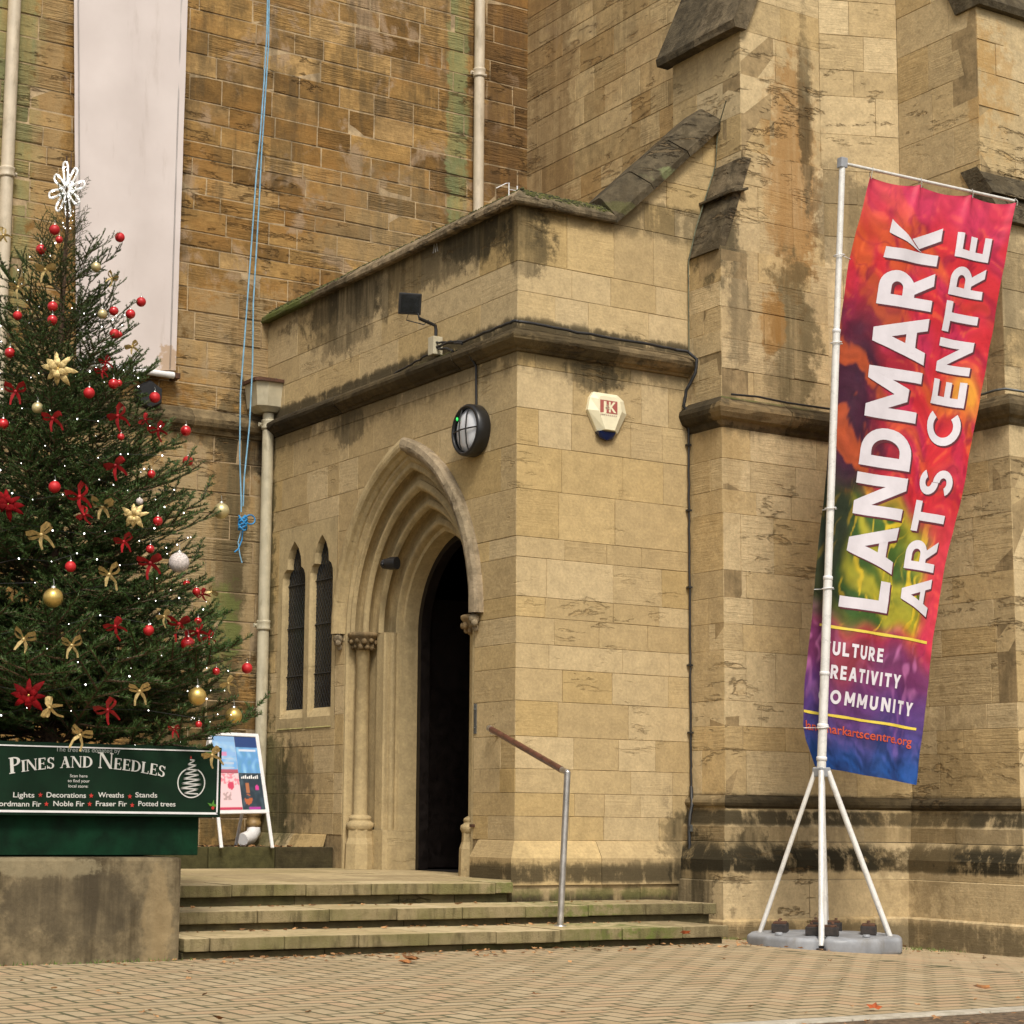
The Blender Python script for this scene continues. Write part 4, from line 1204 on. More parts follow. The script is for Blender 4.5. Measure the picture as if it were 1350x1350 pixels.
# ------------------------------------------------------------------ steps and landing
def build_steps():
    T = thing('entrance_steps', 'three worn mossy stone steps with a flagged landing before the porch door', 'steps', (7.4, 12.3, 0))
    rg = random.Random(5)
    def row(name, mat, xs, y0, y1, z0, z1, ch=0.008, jit=0.003, gap=0.005):
        for i in range(len(xs) - 1):
            dz = rg.uniform(-jit, jit)
            dy = rg.uniform(-jit, jit) * 2
            mb = MB()
            mb.cbox(((xs[i] + xs[i + 1]) / 2, (y0 + y1) / 2 + dy, (z0 + z1) / 2 + dz), ((xs[i + 1] - xs[i]) / 2 - gap / 2, 0, 0), (0, (y1 - y0) / 2, 0), (0, 0, (z1 - z0) / 2), ch,
                    (rg.random(), rg.random(), rg.random()))
            mb.build(name, mat, T)
    px2x = lambda pxs, y, Y: [ony(p, y, Y)[0] for p in pxs]
    ZS = (0.133, 0.271, 0.425)
    Y1, Y2, Y3 = 11.62, 12.27, 12.86
    x1 = [5.15] + px2x([277, 375, 473, 565, 654, 739, 821, 900, 961], 1240, Y1)
    x2 = [5.2] + px2x([340, 435, 524, 610, 693, 776, 852, 927, 945], 1200, Y2)
    x3 = [5.3] + px2x([306, 404, 490, 571, 654, 677], 1170, Y3)
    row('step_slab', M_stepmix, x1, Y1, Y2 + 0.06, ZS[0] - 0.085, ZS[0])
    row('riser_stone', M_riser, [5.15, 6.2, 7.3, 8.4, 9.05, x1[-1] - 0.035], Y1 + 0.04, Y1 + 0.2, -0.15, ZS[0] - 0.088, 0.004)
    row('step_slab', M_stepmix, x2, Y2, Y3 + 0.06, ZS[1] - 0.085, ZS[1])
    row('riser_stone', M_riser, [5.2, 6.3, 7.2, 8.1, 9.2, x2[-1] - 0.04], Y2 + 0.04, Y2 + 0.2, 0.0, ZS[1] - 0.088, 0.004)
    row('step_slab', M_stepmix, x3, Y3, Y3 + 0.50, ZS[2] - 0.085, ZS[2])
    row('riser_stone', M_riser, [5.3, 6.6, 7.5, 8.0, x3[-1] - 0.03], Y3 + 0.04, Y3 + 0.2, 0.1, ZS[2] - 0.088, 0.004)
    # landing flags
    y = Y3 + 0.50
    for k, dy in enumerate((0.62, 0.7, 0.66, 0.7, 0.64)):
        xs = [5.3]
        while xs[-1] < XD - 0.9: xs.append(xs[-1] + rg.uniform(0.55, 0.95))
        xs.append(XD - (0.105 if k < 1 else -0.5))
        if y > 13.9: pass
        row('landing_flag', M_step, xs, y, min(y + dy, 16.64), ZS[2] - 0.07, ZS[2] - 0.001, 0.004, 0.0015)
        y += dy
    # fills behind
    MB().box(5.2, x3[-1] - 0.04, Y3 + 0.25, 16.64, -0.2, ZS[2] - 0.075).build('step_core', M_mortar, T)
    MB().box(5.2, x1[-1] - 0.04, Y1 + 0.21, YF - 0.08, -0.2, 0.04).build('step_core', M_mortar, T)
    MB().box(5.2, x2[-1] - 0.04, Y2 + 0.21, YF - 0.08, 0.03, 0.18).build('step_core', M_mortar, T)
    # low retaining kerb against the nave wall with the ledge the poster board stands on
    T2 = thing('ledge_wall', 'low dark stone ledge wall running left from the door jamb', 'low wall', (8, 16.7, 0.43))
    xs = [4.9, 5.9, 6.8, 7.6, 8.3, 8.93]
    for i in range(5):
        MB().cbox(((xs[i] + xs[i + 1]) / 2, 16.72, 0.51), ((xs[i + 1] - xs[i]) / 2 - 0.003, 0, 0), (0, 0.07, 0), (0, 0, 0.115), 0.012, (rg.random() * 0.6, rg.random(), rg.random())).build('ledge_stone', M_riser, T2)
    v = MB().box(4.9, 8.93, 16.79, YM, 0.3, 0.605)
    v.build('ledge_fill', M_ledge, T2)
    return T
t_ = NT('step_slab_stone')
_p = t_.pos()
_tr, _tg, _tb = t_.tone()[0:3]
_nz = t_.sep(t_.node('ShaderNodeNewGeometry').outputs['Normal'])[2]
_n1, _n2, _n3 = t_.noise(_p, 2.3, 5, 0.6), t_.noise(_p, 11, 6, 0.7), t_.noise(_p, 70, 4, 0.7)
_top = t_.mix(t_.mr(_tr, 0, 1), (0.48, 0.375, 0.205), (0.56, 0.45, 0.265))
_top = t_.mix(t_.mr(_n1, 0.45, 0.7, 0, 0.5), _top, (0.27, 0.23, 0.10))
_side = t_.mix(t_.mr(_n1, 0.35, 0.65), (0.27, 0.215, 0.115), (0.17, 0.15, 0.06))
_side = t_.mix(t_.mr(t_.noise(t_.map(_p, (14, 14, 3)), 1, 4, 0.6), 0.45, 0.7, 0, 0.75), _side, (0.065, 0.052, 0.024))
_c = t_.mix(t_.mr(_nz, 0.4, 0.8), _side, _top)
_c = t_.mix(t_.mr(_n2, 0.45, 0.7, 0, 0.45), _c, (0.14, 0.11, 0.05))
_x = t_.sep(_p)[0]
_c = t_.mix(t_.math('MULTIPLY', t_.mr(_x, 8.6, 9.6, 0, 0.6), t_.mr(_n2, 0.3, 0.55)), _c, (0.11, 0.085, 0.045))
_gm = t_.math('MULTIPLY', t_.mr(t_.sep(_p)[0], 8.0, 8.7), t_.mr(_x, 8.9, 9.4, 1, 0))
_c = t_.mix(t_.math('MULTIPLY', _gm, t_.mr(_n2, 0.4, 0.6, 0, 0.8)), _c, (0.12, 0.15, 0.03))
M_stepmix = t_.out(_c, 0.9, 0, t_.bump(t_.math('ADD', _n3, _n2), 0.008), spec=0.25)
M_ledge = stone('ledge_soil', (0.07, 0.05, 0.03), (0.1, 0.07, 0.04), (0.08, 0.06, 0.03), lam=0, mott=0.5, grimy=0.4)
build_steps()

# ------------------------------------------------------------------ planter wall and tree box
def build_planter():
    T = thing('concrete_planter_wall', 'weathered concrete block wall under the green tree box', 'planter wall', (4.4, 12.2, 0))
    rg = random.Random(2)
    mb = MB()
    mb.cbox((2.55, 12.9, 0.28), (2.56, 0, 0), (0, 1.3, 0), (0, 0, 0.375), 0.022, (0.4, 0.3, 0.1))
    mb.build('concrete_block', M_concrete, T)
    B = thing('green_tree_box', 'dark green painted wooden box holding the Christmas tree, on the concrete wall', 'tree box', (4.4, 12.5, 0.66))
    for (x0, x1, y0, y1) in ((3.0, 5.30, 11.78, 11.80), (5.28, 5.30, 11.80, 13.3), (3.0, 5.30, 13.3, 13.32), (3.0, 3.02, 11.80, 13.3)):
        MB().cbox(((x0 + x1) / 2, (y0 + y1) / 2, 1.0), ((x1 - x0) / 2, 0, 0), (0, (y1 - y0) / 2, 0), (0, 0, 0.335), 0.003).build('panel', M_boxgreen, B)
    MB().box(3.03, 5.27, 11.81, 13.29, 1.2, 1.28).build('soil', M_ledge, B)
build_planter()

# ------------------------------------------------------------------ lettering
def text_polys(txt, bold=0.0, spacing=1.0, shear=0.0):
    """triangulated outlines of a word with cap height 1, baseline at 0; returns verts, faces, width"""
    cu = bpy.data.curves.new('lettering', 'FONT')
    cu.body = txt
    cu.size = 1.0
    cu.offset = bold
    cu.space_character = spacing
    cu.shear = shear
    cu.resolution_u = 4
    ob = bpy.data.objects.new('lettering', cu)
    COL.objects.link(ob)
    dg = bpy.context.evaluated_depsgraph_get()
    dg.update()
    me = bpy.data.meshes.new_from_object(ob.evaluated_get(dg))
    v = [(p.co.x, p.co.y) for p in me.vertices]
    f = [tuple(p.vertices) for p in me.polygons]
    bpy.data.objects.remove(ob)
    bpy.data.curves.remove(cu)
    bpy.data.meshes.remove(me)
    if not v: return [], [], 0
    x0, x1 = min(p[0] for p in v), max(p[0] for p in v)
    caph = 0.70
    v = [((p[0] - x0) / caph, p[1] / caph) for p in v]
    return v, f, (x1 - x0) / caph
def put_text(mb, txt, fn, x, y, h, width=None, bold=0.0, align='l', sub=None, tone=None, spacing=1.0):
    """fn maps sheet coordinates to a point; h is the cap height, width forces the length"""
    v, f, w = text_polys(txt, bold, spacing)
    if not v: return
    sx = h if width is None else width / w
    W_ = w * sx
    ox = x - (W_ if align == 'r' else W_ / 2 if align == 'c' else 0)
    v2 = [(ox + p[0] * sx, y + p[1] * h) for p in v]
    if sub:
        bm = bmesh.new()
        vs = [bm.verts.new((p[0], p[1], 0)) for p in v2]
        for q in f:
            try: bm.faces.new([vs[i] for i in q])
            except ValueError: pass
        bmesh.ops.triangulate(bm, faces=bm.faces[:])
        for _ in range(5):
            es = [e for e in bm.edges if e.calc_length() > sub]
            if not es: break
            bmesh.ops.subdivide_edges(bm, edges=es, cuts=1)
            bmesh.ops.triangulate(bm, faces=[q for q in bm.faces if len(q.verts) > 3])
        bm.verts.index_update()
        v2 = [(q.co.x, q.co.y) for q in bm.verts]
        f = [[q.index for q in g.verts] for g in bm.faces]
        bm.free()
    mb.add([fn(*p) for p in v2], f, tone)

def sans_letter(ch, t_=0.215):
    q = []
    def box(x0, x1, y0, y1): q.append([(x0, y0), (x1, y0), (x1, y1), (x0, y1)])
    def diag(x0, y0, x1, y1, w): q.append([(x0, y0), (x0 + w, y0), (x1 + w, y1), (x1, y1)])
    def arc(cx, cy, rx, ry, a0, a1, w=None, n=14):
        w = w or t_
        for i in range(n):
            A, B_ = R(a0 + (a1 - a0) * i / n), R(a0 + (a1 - a0) * (i + 1) / n)
            q.append([(cx + (rx - w * k) * math.cos(a), cy + (ry - w * k) * math.sin(a)) for a, k in ((A, 0), (B_, 0), (B_, 1), (A, 1))])
    w_ = 0.8
    if ch == 'L': box(0, t_, 0, 1); box(t_, 0.62, 0, t_); w_ = 0.66
    elif ch == 'A': diag(0, 0, 0.34, 1, t_ * 1.12); diag(0.70, 0, 0.36, 1, t_ * 1.12); box(0.20, 0.74, 0.20, 0.20 + t_ * 0.85); w_ = 0.96
    elif ch == 'N': box(0, t_, 0, 1); diag(0.60, 0, 0, 1, t_ * 1.15); box(0.62, 0.62 + t_, 0, 1); w_ = 0.86
    elif ch == 'D': box(0, t_, 0, 1); arc(0.32, 0.5, 0.48, 0.5, -90, 90); box(t_, 0.33, 0, t_); box(t_, 0.33, 1 - t_, 1); w_ = 0.85
    elif ch == 'M': box(0, t_, 0, 1); box(0.80, 0.80 + t_, 0, 1); diag(0.40, 0.22, 0.0, 1, t_ * 1.1); diag(0.40, 0.22, 0.80 - t_ * 0.1, 1, t_ * 1.1); w_ = 1.05
    elif ch == 'R': box(0, t_, 0, 1); arc(0.38, 0.67, 0.34, 0.33, -90, 90); box(t_, 0.40, 0.34, 0.34 + t_); box(t_, 0.40, 1 - t_, 1); diag(0.52, 0, 0.26, 0.38, t_ * 1.15); w_ = 0.80
    elif ch == 'K': box(0, t_, 0, 1); q.append([(t_, 0.30), (0.30, 0.42), (0.80, 1), (0.52, 1)]); q.append([(0.29, 0.38), (0.54, 0), (0.82, 0), (0.45, 0.56)]); w_ = 0.84
    elif ch == 'T': box(0, 0.74, 1 - t_, 1); box(0.37 - t_ / 2, 0.37 + t_ / 2, 0, 1 - t_); w_ = 0.76
    elif ch == 'E': box(0, t_, 0, 1); box(t_, 0.62, 0, t_ * .92); box(t_, 0.58, 0.5 - t_ * .45, 0.5 + t_ * .45); box(t_, 0.61, 1 - t_ * .92, 1); w_ = 0.66
    elif ch == 'C': arc(0.49, 0.5, 0.49, 0.51, 48, 312, n=22); w_ = 0.86
    elif ch == 'O': arc(0.5, 0.5, 0.5, 0.51, 0, 360, n=28); w_ = 1.03
    elif ch == 'U': box(0, t_, 0.36, 1); box(0.54, 0.54 + t_, 0.36, 1); arc(0.27 + t_ / 2, 0.37, 0.27 + t_ / 2, 0.38, 180, 360); w_ = 0.79
    elif ch == 'I': box(0, t_, 0, 1); w_ = t_ + 0.03
    elif ch == 'V': diag(0.30, 0, 0, 1, t_ * 1.1); diag(0.30, 0, 0.60, 1, t_ * 1.1); w_ = 0.86
    elif ch == 'Y': box(0.38 - t_ / 2, 0.38 + t_ / 2, 0, 0.46); diag(0.38 - t_ * .55, 0.42, -0.02, 1, t_ * 1.1); diag(0.38 - t_ * .55, 0.42, 0.56, 1, t_ * 1.1); w_ = 0.79
    elif ch == 'S': arc(0.33, 0.72, 0.31, 0.29, 25, 270, t_ * .93, 16); arc(0.34, 0.29, 0.32, 0.30, -155, 90, t_ * .93, 16); w_ = 0.69
    else: w_ = 0.30
    return q, w_
def put_sans(mb, txt, fn, x, y, h, width, space=0.13, cut=0.02, dz=0.00004, t_=0.215):
    tot = sum(sans_letter(c, t_)[1] + space for c in txt) - space
    k = width / tot
    cur = 0
    for c in txt:
        q, w = sans_letter(c, t_)
        for j, poly in enumerate(q):
            p4 = [(x + (cur + a) * k, y + b * h) for a, b in poly]
            n1 = max(1, int(max(math.dist(p4[0], p4[1]), math.dist(p4[3], p4[2])) / cut))
            n2 = max(1, int(max(math.dist(p4[1], p4[2]), math.dist(p4[0], p4[3])) / cut))
            v = []
            for b_ in range(n2 + 1):
                for a_ in range(n1 + 1):
                    u, w2 = a_ / n1, b_ / n2
                    px = (p4[0][0] * (1 - u) + p4[1][0] * u) * (1 - w2) + (p4[3][0] * (1 - u) + p4[2][0] * u) * w2
                    py = (p4[0][1] * (1 - u) + p4[1][1] * u) * (1 - w2) + (p4[3][1] * (1 - u) + p4[2][1] * u) * w2
                    v.append(fn(px, py, (j % 5) * dz))
            mb.add(v, [(b_ * (n1 + 1) + a_, b_ * (n1 + 1) + a_ + 1, (b_ + 1) * (n1 + 1) + a_ + 1, (b_ + 1) * (n1 + 1) + a_) for b_ in range(n2) for a_ in range(n1)])
        cur += w + space
# serif capitals for the sign: strokes as quads, cap height 1, width per letter
def serif_letter(ch):
    T_, t_ = 0.20, 0.075
    q = []
    def box(x0, x1, y0, y1): q.append([(x0, y0), (x1, y0), (x1, y1), (x0, y1)])
    def diag(x0, y0, x1, y1, w): q.append([(x0, y0), (x0 + w, y0), (x1 + w, y1), (x1, y1)])
    def sf(x0, x1, y): box(x0 - 0.07, x1 + 0.07, y, y + 0.06)
    def arc(cx, cy, rx, ry, a0, a1, w0, w1, n=12):
        for i in range(n):
            A, B_ = a0 + (a1 - a0) * i / n, a0 + (a1 - a0) * (i + 1) / n
            def wd(a): return w0 + (w1 - w0) * abs(math.cos(R(a))) ** 1.2
            pts = []
            for a, k in ((A, 0), (B_, 0), (B_, 1), (A, 1)):
                w = wd(a) * k
                pts.append((cx + (rx - w) * math.cos(R(a)), cy + (ry - min(w, 0.09) * k) * math.sin(R(a))))
            q.append(pts)
    if ch == 'P':
        box(0.08, 0.28, 0, 1); sf(0.08, 0.28, 0); sf(0.08, 0.2, 0.94); arc(0.28, 0.72, 0.40, 0.28, -90, 90, 0.07, 0.19); w = 0.72
    elif ch == 'I': box(0.08, 0.28, 0, 1); sf(0.08, 0.28, 0); sf(0.08, 0.28, 0.94); w = 0.38
    elif ch == 'N':
        box(0.10, 0.17, 0, 1); diag(0.72, 0, 0.06, 1, 0.2); box(0.78, 0.85, 0, 1); sf(0.10, 0.17, 0); sf(0.78, 0.85, 0.94); sf(0.02, 0.1, 0.94); w = 0.98
    elif ch == 'E':
        box(0.08, 0.28, 0, 1); box(0.08, 0.66, 0, 0.07); box(0.08, 0.64, 0.93, 1); box(0.28, 0.52, 0.48, 0.54); box(0.61, 0.67, 0, 0.24); box(0.59, 0.65, 0.78, 1); box(0.49, 0.54, 0.38, 0.63); sf(0.08, 0.2, 0); w = 0.76
    elif ch == 'S':
        arc(0.33, 0.74, 0.27, 0.26, 20, 270, 0.07, 0.17, 14); arc(0.33, 0.26, 0.29, 0.26, -160, 90, 0.07, 0.18, 14); box(0.54, 0.60, 0.70, 0.98); box(0.03, 0.09, 0.02, 0.30); w = 0.66
    elif ch == 'A':
        diag(0.10, 0, 0.42, 1, 0.07); diag(0.62, 0, 0.32, 1, 0.22); box(0.24, 0.66, 0.32, 0.38); sf(0.08, 0.18, 0); sf(0.62, 0.82, 0); w = 0.94
    elif ch == 'D':
        box(0.08, 0.28, 0, 1); sf(0.08, 0.2, 0); sf(0.08, 0.2, 0.94); arc(0.30, 0.5, 0.55, 0.5, -90, 90, 0.07, 0.2, 16); w = 0.90
    elif ch == 'L': box(0.08, 0.28, 0, 1); box(0.08, 0.66, 0, 0.07); box(0.61, 0.67, 0, 0.26); sf(0.08, 0.28, 0.94); sf(0.08, 0.2, 0); w = 0.74
    else: w = 0.45
    return q, w

M_print = plain('white_sign_lettering', (0.60, 0.60, 0.56), 0.5, 0, 0.03)
M_printgrey = plain('faded_sign_lettering', (0.30, 0.33, 0.30), 0.5, 0, 0.1)
M_printred = plain('red_sign_stars', (0.50, 0.03, 0.02), 0.5, 0, 0.05)
M_holly = plain('holly_green_print', (0.10, 0.30, 0.03), 0.5, 0, 0.2)
def build_sign():
    T = thing('tree_donor_sign', 'green sign with white lettering and border fixed before the tree box', 'sign', (4.4, 11.72, 0.9))
    x0, x1, z0, z1 = 3.20, 5.42, 0.915, 1.375
    Y = 11.70
    MB().cbox(((x0 + x1) / 2, Y + 0.012, (z0 + z1) / 2), ((x1 - x0) / 2, 0, 0), (0, 0.010, 0), (0, 0, (z1 - z0) / 2), 0.003).build('board', M_signgreen, T)
    # white border strip
    b = 0.022
    mb = MB()
    for (a, c, d, e) in ((x0 + b, x1 - b, z1 - b - .008, z1 - b), (x0 + b, x1 - b, z0 + b - .004, z0 + b + .010), (x1 - b - .01, x1 - b, z0 + b, z1 - b), (x0 + b, x0 + b + .01, z0 + b, z1 - b)):
        mb.box(a, c, Y - 0.004, Y + 0.001, d, e)
    mb.build('border', M_white, T)
    pz = lambda px, py: ony(px, py, Y)
    fn = lambda x, z: (x, Y - 0.003, z)
    # heading on a shallow arch
    title = [('P', 1.0), ('I', .72), ('N', .72), ('E', .72), ('S', .72), (' ', .72), ('A', .72), ('N', .72), ('D', .72), (' ', .72), ('N', 1.0), ('E', .72), ('E', .72), ('D', .72), ('L', .72), ('E', .72), ('S', .72)]
    tot = sum(serif_letter(c)[1] * k for c, k in title)
    xs, xe = pz(12, 1020)[0], pz(217, 1020)[0]
    sc = (xe - xs) / tot
    zc, hgt = pz(110, 1016)[2], 0.100
    mb = MB()
    cur = 0
    for c, k in title + [(' ', .72)]:
        if c == ' ' and mb.v:
            mb.build('heading_word', M_print, T)
            mb = MB()
        q, w = serif_letter(c)
        for poly in q:
            v = []
            for (a, b_) in poly:
                u = (cur + a * k * 1.0) / tot
                ang = (u - 0.5) * 2
                x = xs + u * (xe - xs)
                z = zc + 0.020 - 0.052 * ang * ang + b_ * k * hgt
                x += -ang * -0.0 + b_ * k * hgt * ang * 0.10
                v.append(fn(x, z))
            d_ = len(mb.f) * 0.00002
            mb.add([(p_[0], p_[1] - d_, p_[2]) for p_ in v], [(0, 1, 2, 3)])
        cur += w * k
    def line(txt, pxa, pxb, pyb, h, mat, name, bold=0.012):
        a, b_ = pz(pxa, pyb), pz(pxb, pyb + (pxb - pxa) * 0.03)
        mb = MB()
        put_text(mb, txt, fn, a[0], a[2], h, b_[0] - a[0], bold)
        mb.build(name, mat, T)
    line('The tree was donated by', 73, 158, 990.5, 0.030, M_printgrey, 'small_lettering', 0.004)
    line('Scan here', 92, 115, 1024.5, 0.019, M_print, 'small_lettering', 0.004)
    line('to find your', 89, 118, 1031, 0.019, M_print, 'small_lettering', 0.004)
    line('local store:', 90, 116, 1038, 0.019, M_print, 'small_lettering', 0.004)
    for t_, a, b_ in (('Lights', 17, 45), ('Decorations', 61, 113), ('Wreaths', 129, 163), ('Stands', 178, 207)): line(t_, a, b_, 1051, 0.032, M_print, 'lettering')
    for t_, a, b_ in (('Nordmann Fir', -10, 54), ('Noble Fir', 70, 111), ('Fraser Fir', 126, 167), ('Potted trees', 182, 231)): line(t_, a, b_, 1062.5, 0.032, M_print, 'lettering')
    mb = MB()
    for (px, py) in ((53, 1048), (120, 1049), (171, 1050), (61, 1060), (118, 1060), (174, 1061.5)):
        c = pz(px, py)
        v = [fn(c[0] + math.sin(2 * PI * k / 10) * (0.017 if k % 2 == 0 else 0.007), c[2] + math.cos(2 * PI * k / 10) * (0.017 if k % 2 == 0 else 0.007)) for k in range(10)]
        mb.add([fn(c[0], c[2])] + v, [(0, 1 + k, 1 + (k + 1) % 10) for k in range(10)])
    mb.build('star_print', M_printred, T)
    # scribbled tree in a ring
    c = pz(252, 1032)
    mb = MB()
    n = 32
    v = []
    for k in range(n + 1):
        a = R(115) + R(310) * k / n
        for rr in (0.092, 0.100): v.append(fn(c[0] + math.cos(a) * rr, c[2] + math.sin(a) * rr))
    mb.add(v, [(2 * k, 2 * k + 1, 2 * k + 3, 2 * k + 2) for k in range(n)])
    pts = []
    m = 15
    for k in range(m + 1):
        w = 0.014 + 0.075 * (k / m) ** 0.8 if k < m - 2 else 0.05
        z = 0.155 - 0.235 * k / m
        pts.append((c[0] + (w if k % 2 else -w), c[2] + z + (0.008 if k % 2 else -0.004)))
    for k in range(m):
        (xa, za), (xb, zb) = pts[k], pts[k + 1]
        h = 0.0042
        mb.add([fn(xa, za - h), fn(xb, zb - h), fn(xb, zb + h), fn(xa, za + h)], [(0, 1, 2, 3)])
    mb.build('tree_emblem', M_print, T)
    s_ = pz(251.5, 1000)
    MB().add([fn(s_[0] - .008, s_[2]), fn(s_[0] + .008, s_[2]), fn(s_[0], s_[2] + .02)], [(0, 1, 2)]).build('emblem_star', M_printred, T)
    mb = MB()
    for (px, py) in ((280, 1063), (276, 994)):
        c = pz(px, py)
        for a in (0.3, 1.4, 2.6):
            v = [fn(c[0] + math.cos(a) * 0.0, c[2])] + [fn(c[0] + math.cos(a + d) * r_, c[2] + math.sin(a + d) * r_) for d, r_ in ((-0.5, 0.02), (-0.2, 0.026), (0, 0.044), (0.2, 0.026), (0.5, 0.02))]
            mb.add(v, [(0, 1, 2, 3, 4, 5)])
    mb.build('holly_print', M_holly, T)
    c = pz(280.5, 1063.5)
    MB().add([fn(c[0] + math.cos(k) * .012, c[2] - .008 + math.sin(k) * .012) for k in range(6)], [tuple(range(6))]).build('berry_print', M_printred, T)
build_sign()

# ------------------------------------------------------------------ christmas tree
TX, TY, TZ0, TZ1 = 4.50, 12.55, 1.26, 5.05
def trunk_x(z): return TX + 0.0 * z
def crown_r(z):
    k = (z - 1.35) / (5.15 - 1.35)
    return max(0.12, 1.46 * max(0.0, 1 - k) ** 0.68 + 0.02)
def branch_mesh(seed, sparse=0.0):
    """a spruce limb about 1 m long along +X, twigs to the sides, covered in needles"""
    rg = random.Random(seed)
    v, f, tone = [], [], []
    def needles(a, b, dens, ln, wd, tip):
        a, b = Vector(a), Vector(b)
        d = b - a
        L = d.length
        if L < 1e-4: return
        t = d / L
        up = t.orthogonal().normalized()
        w = t.cross(up)
        n = int(L * dens)
        for i in range(n):
            s = rg.random()
            an = rg.random() * 2 * PI
            out = (up * math.cos(an) + w * math.sin(an))
            if out.z < -0.6: out.z *= 0.4
            p = a + d * s + out * 0.002
            dirn = (out * 0.85 + t * rg.uniform(0.35, 0.8) + Vector((0, 0, 0.12))).normalized()
            sd = dirn.cross(Vector((rg.uniform(-1, 1), rg.uniform(-1, 1), rg.uniform(-1, 1)))).normalized() * wd
            l = ln * rg.uniform(0.7, 1.15)
            k = len(v)
            v.extend([p - sd, p + sd, p + dirn * l])
            f.append((k, k + 1, k + 2))
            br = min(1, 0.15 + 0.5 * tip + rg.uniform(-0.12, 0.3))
            tone.extend([(br, 0, 0)] * 3)
    def stick(pts, r0, r1):
        n = 5
        k0 = len(v)
        for i, p in enumerate(pts):
            t = (pts[min(i + 1, len(pts) - 1)] - pts[max(i - 1, 0)]).normalized()
            up = t.orthogonal().normalized()
            w = t.cross(up)
            r_ = r0 + (r1 - r0) * i / (len(pts) - 1)
            for q in range(n):
                v.append(p + (up * math.cos(2 * PI * q / n) + w * math.sin(2 * PI * q / n)) * r_)
                tone.append((0.3, 0, 1.0))
        for i in range(len(pts) - 1):
            for q in range(n):
                f.append((k0 + i * n + q, k0 + i * n + (q + 1) % n, k0 + (i + 1) * n + (q + 1) % n, k0 + (i + 1) * n + q))
    def axis(p0, d0, L, lvl):
        steps = max(3, int(L / 0.09))
        pts = [Vector(p0)]
        d = Vector(d0).normalized()
        for i in range(steps):
            d = (d + Vector((rg.uniform(-.05, .05), rg.uniform(-.07, .07), rg.uniform(-.03, .05) + 0.035))).normalized()
            pts.append(pts[-1] + d * L / steps)
        stick(pts, 0.008 - 0.0022 * lvl, 0.0016)
        for i in range(steps):
            fr = i / steps
            if lvl == 0 and fr < 0.25: continue
            needles(pts[i], pts[i + 1], 600 - sparse * 160, 0.023, 0.0030, fr if lvl else fr * 0.8)
        if lvl < 2:
            n = int(L / (0.062 if lvl == 0 else 0.085))
            for i in range(n):
                fr = (i + rg.random()) / n
                if fr < (0.12 if lvl == 0 else 0.2) or fr > 0.95: continue
                if rg.random() < sparse * 0.35: continue
                k = min(steps - 1, int(fr * steps))
                base = pts[k] + (pts[k + 1] - pts[k]) * (fr * steps - k)
                t = (pts[k + 1] - pts[k]).normalized()
                side = t.cross(Vector((0, 0, 1))).normalized() * (1 if i % 2 else -1)
                dd = t * rg.uniform(0.55, 0.95) + side * rg.uniform(0.65, 1.0) + Vector((0, 0, rg.uniform(-0.15, 0.30)))
                ll = L * (0.52 if lvl == 0 else 0.42) * (1 - fr * 0.62) * rg.uniform(0.6, 1.1)
                if ll > 0.035: axis(base, dd, ll, lvl + 1)
    axis((0, 0, 0), (1, 0, 0.02), 1.0, 0)
    me = bpy.data.meshes.new('branch')
    me.from_pydata([tuple(p) for p in v], [], f)
    at = me.attributes.new('tone', 'FLOAT_COLOR', 'POINT')
    at.data.foreach_set('color', np.array([(*t_, 1.0) for t_ in tone], dtype=np.float32).ravel())
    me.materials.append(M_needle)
    me.update()
    return me
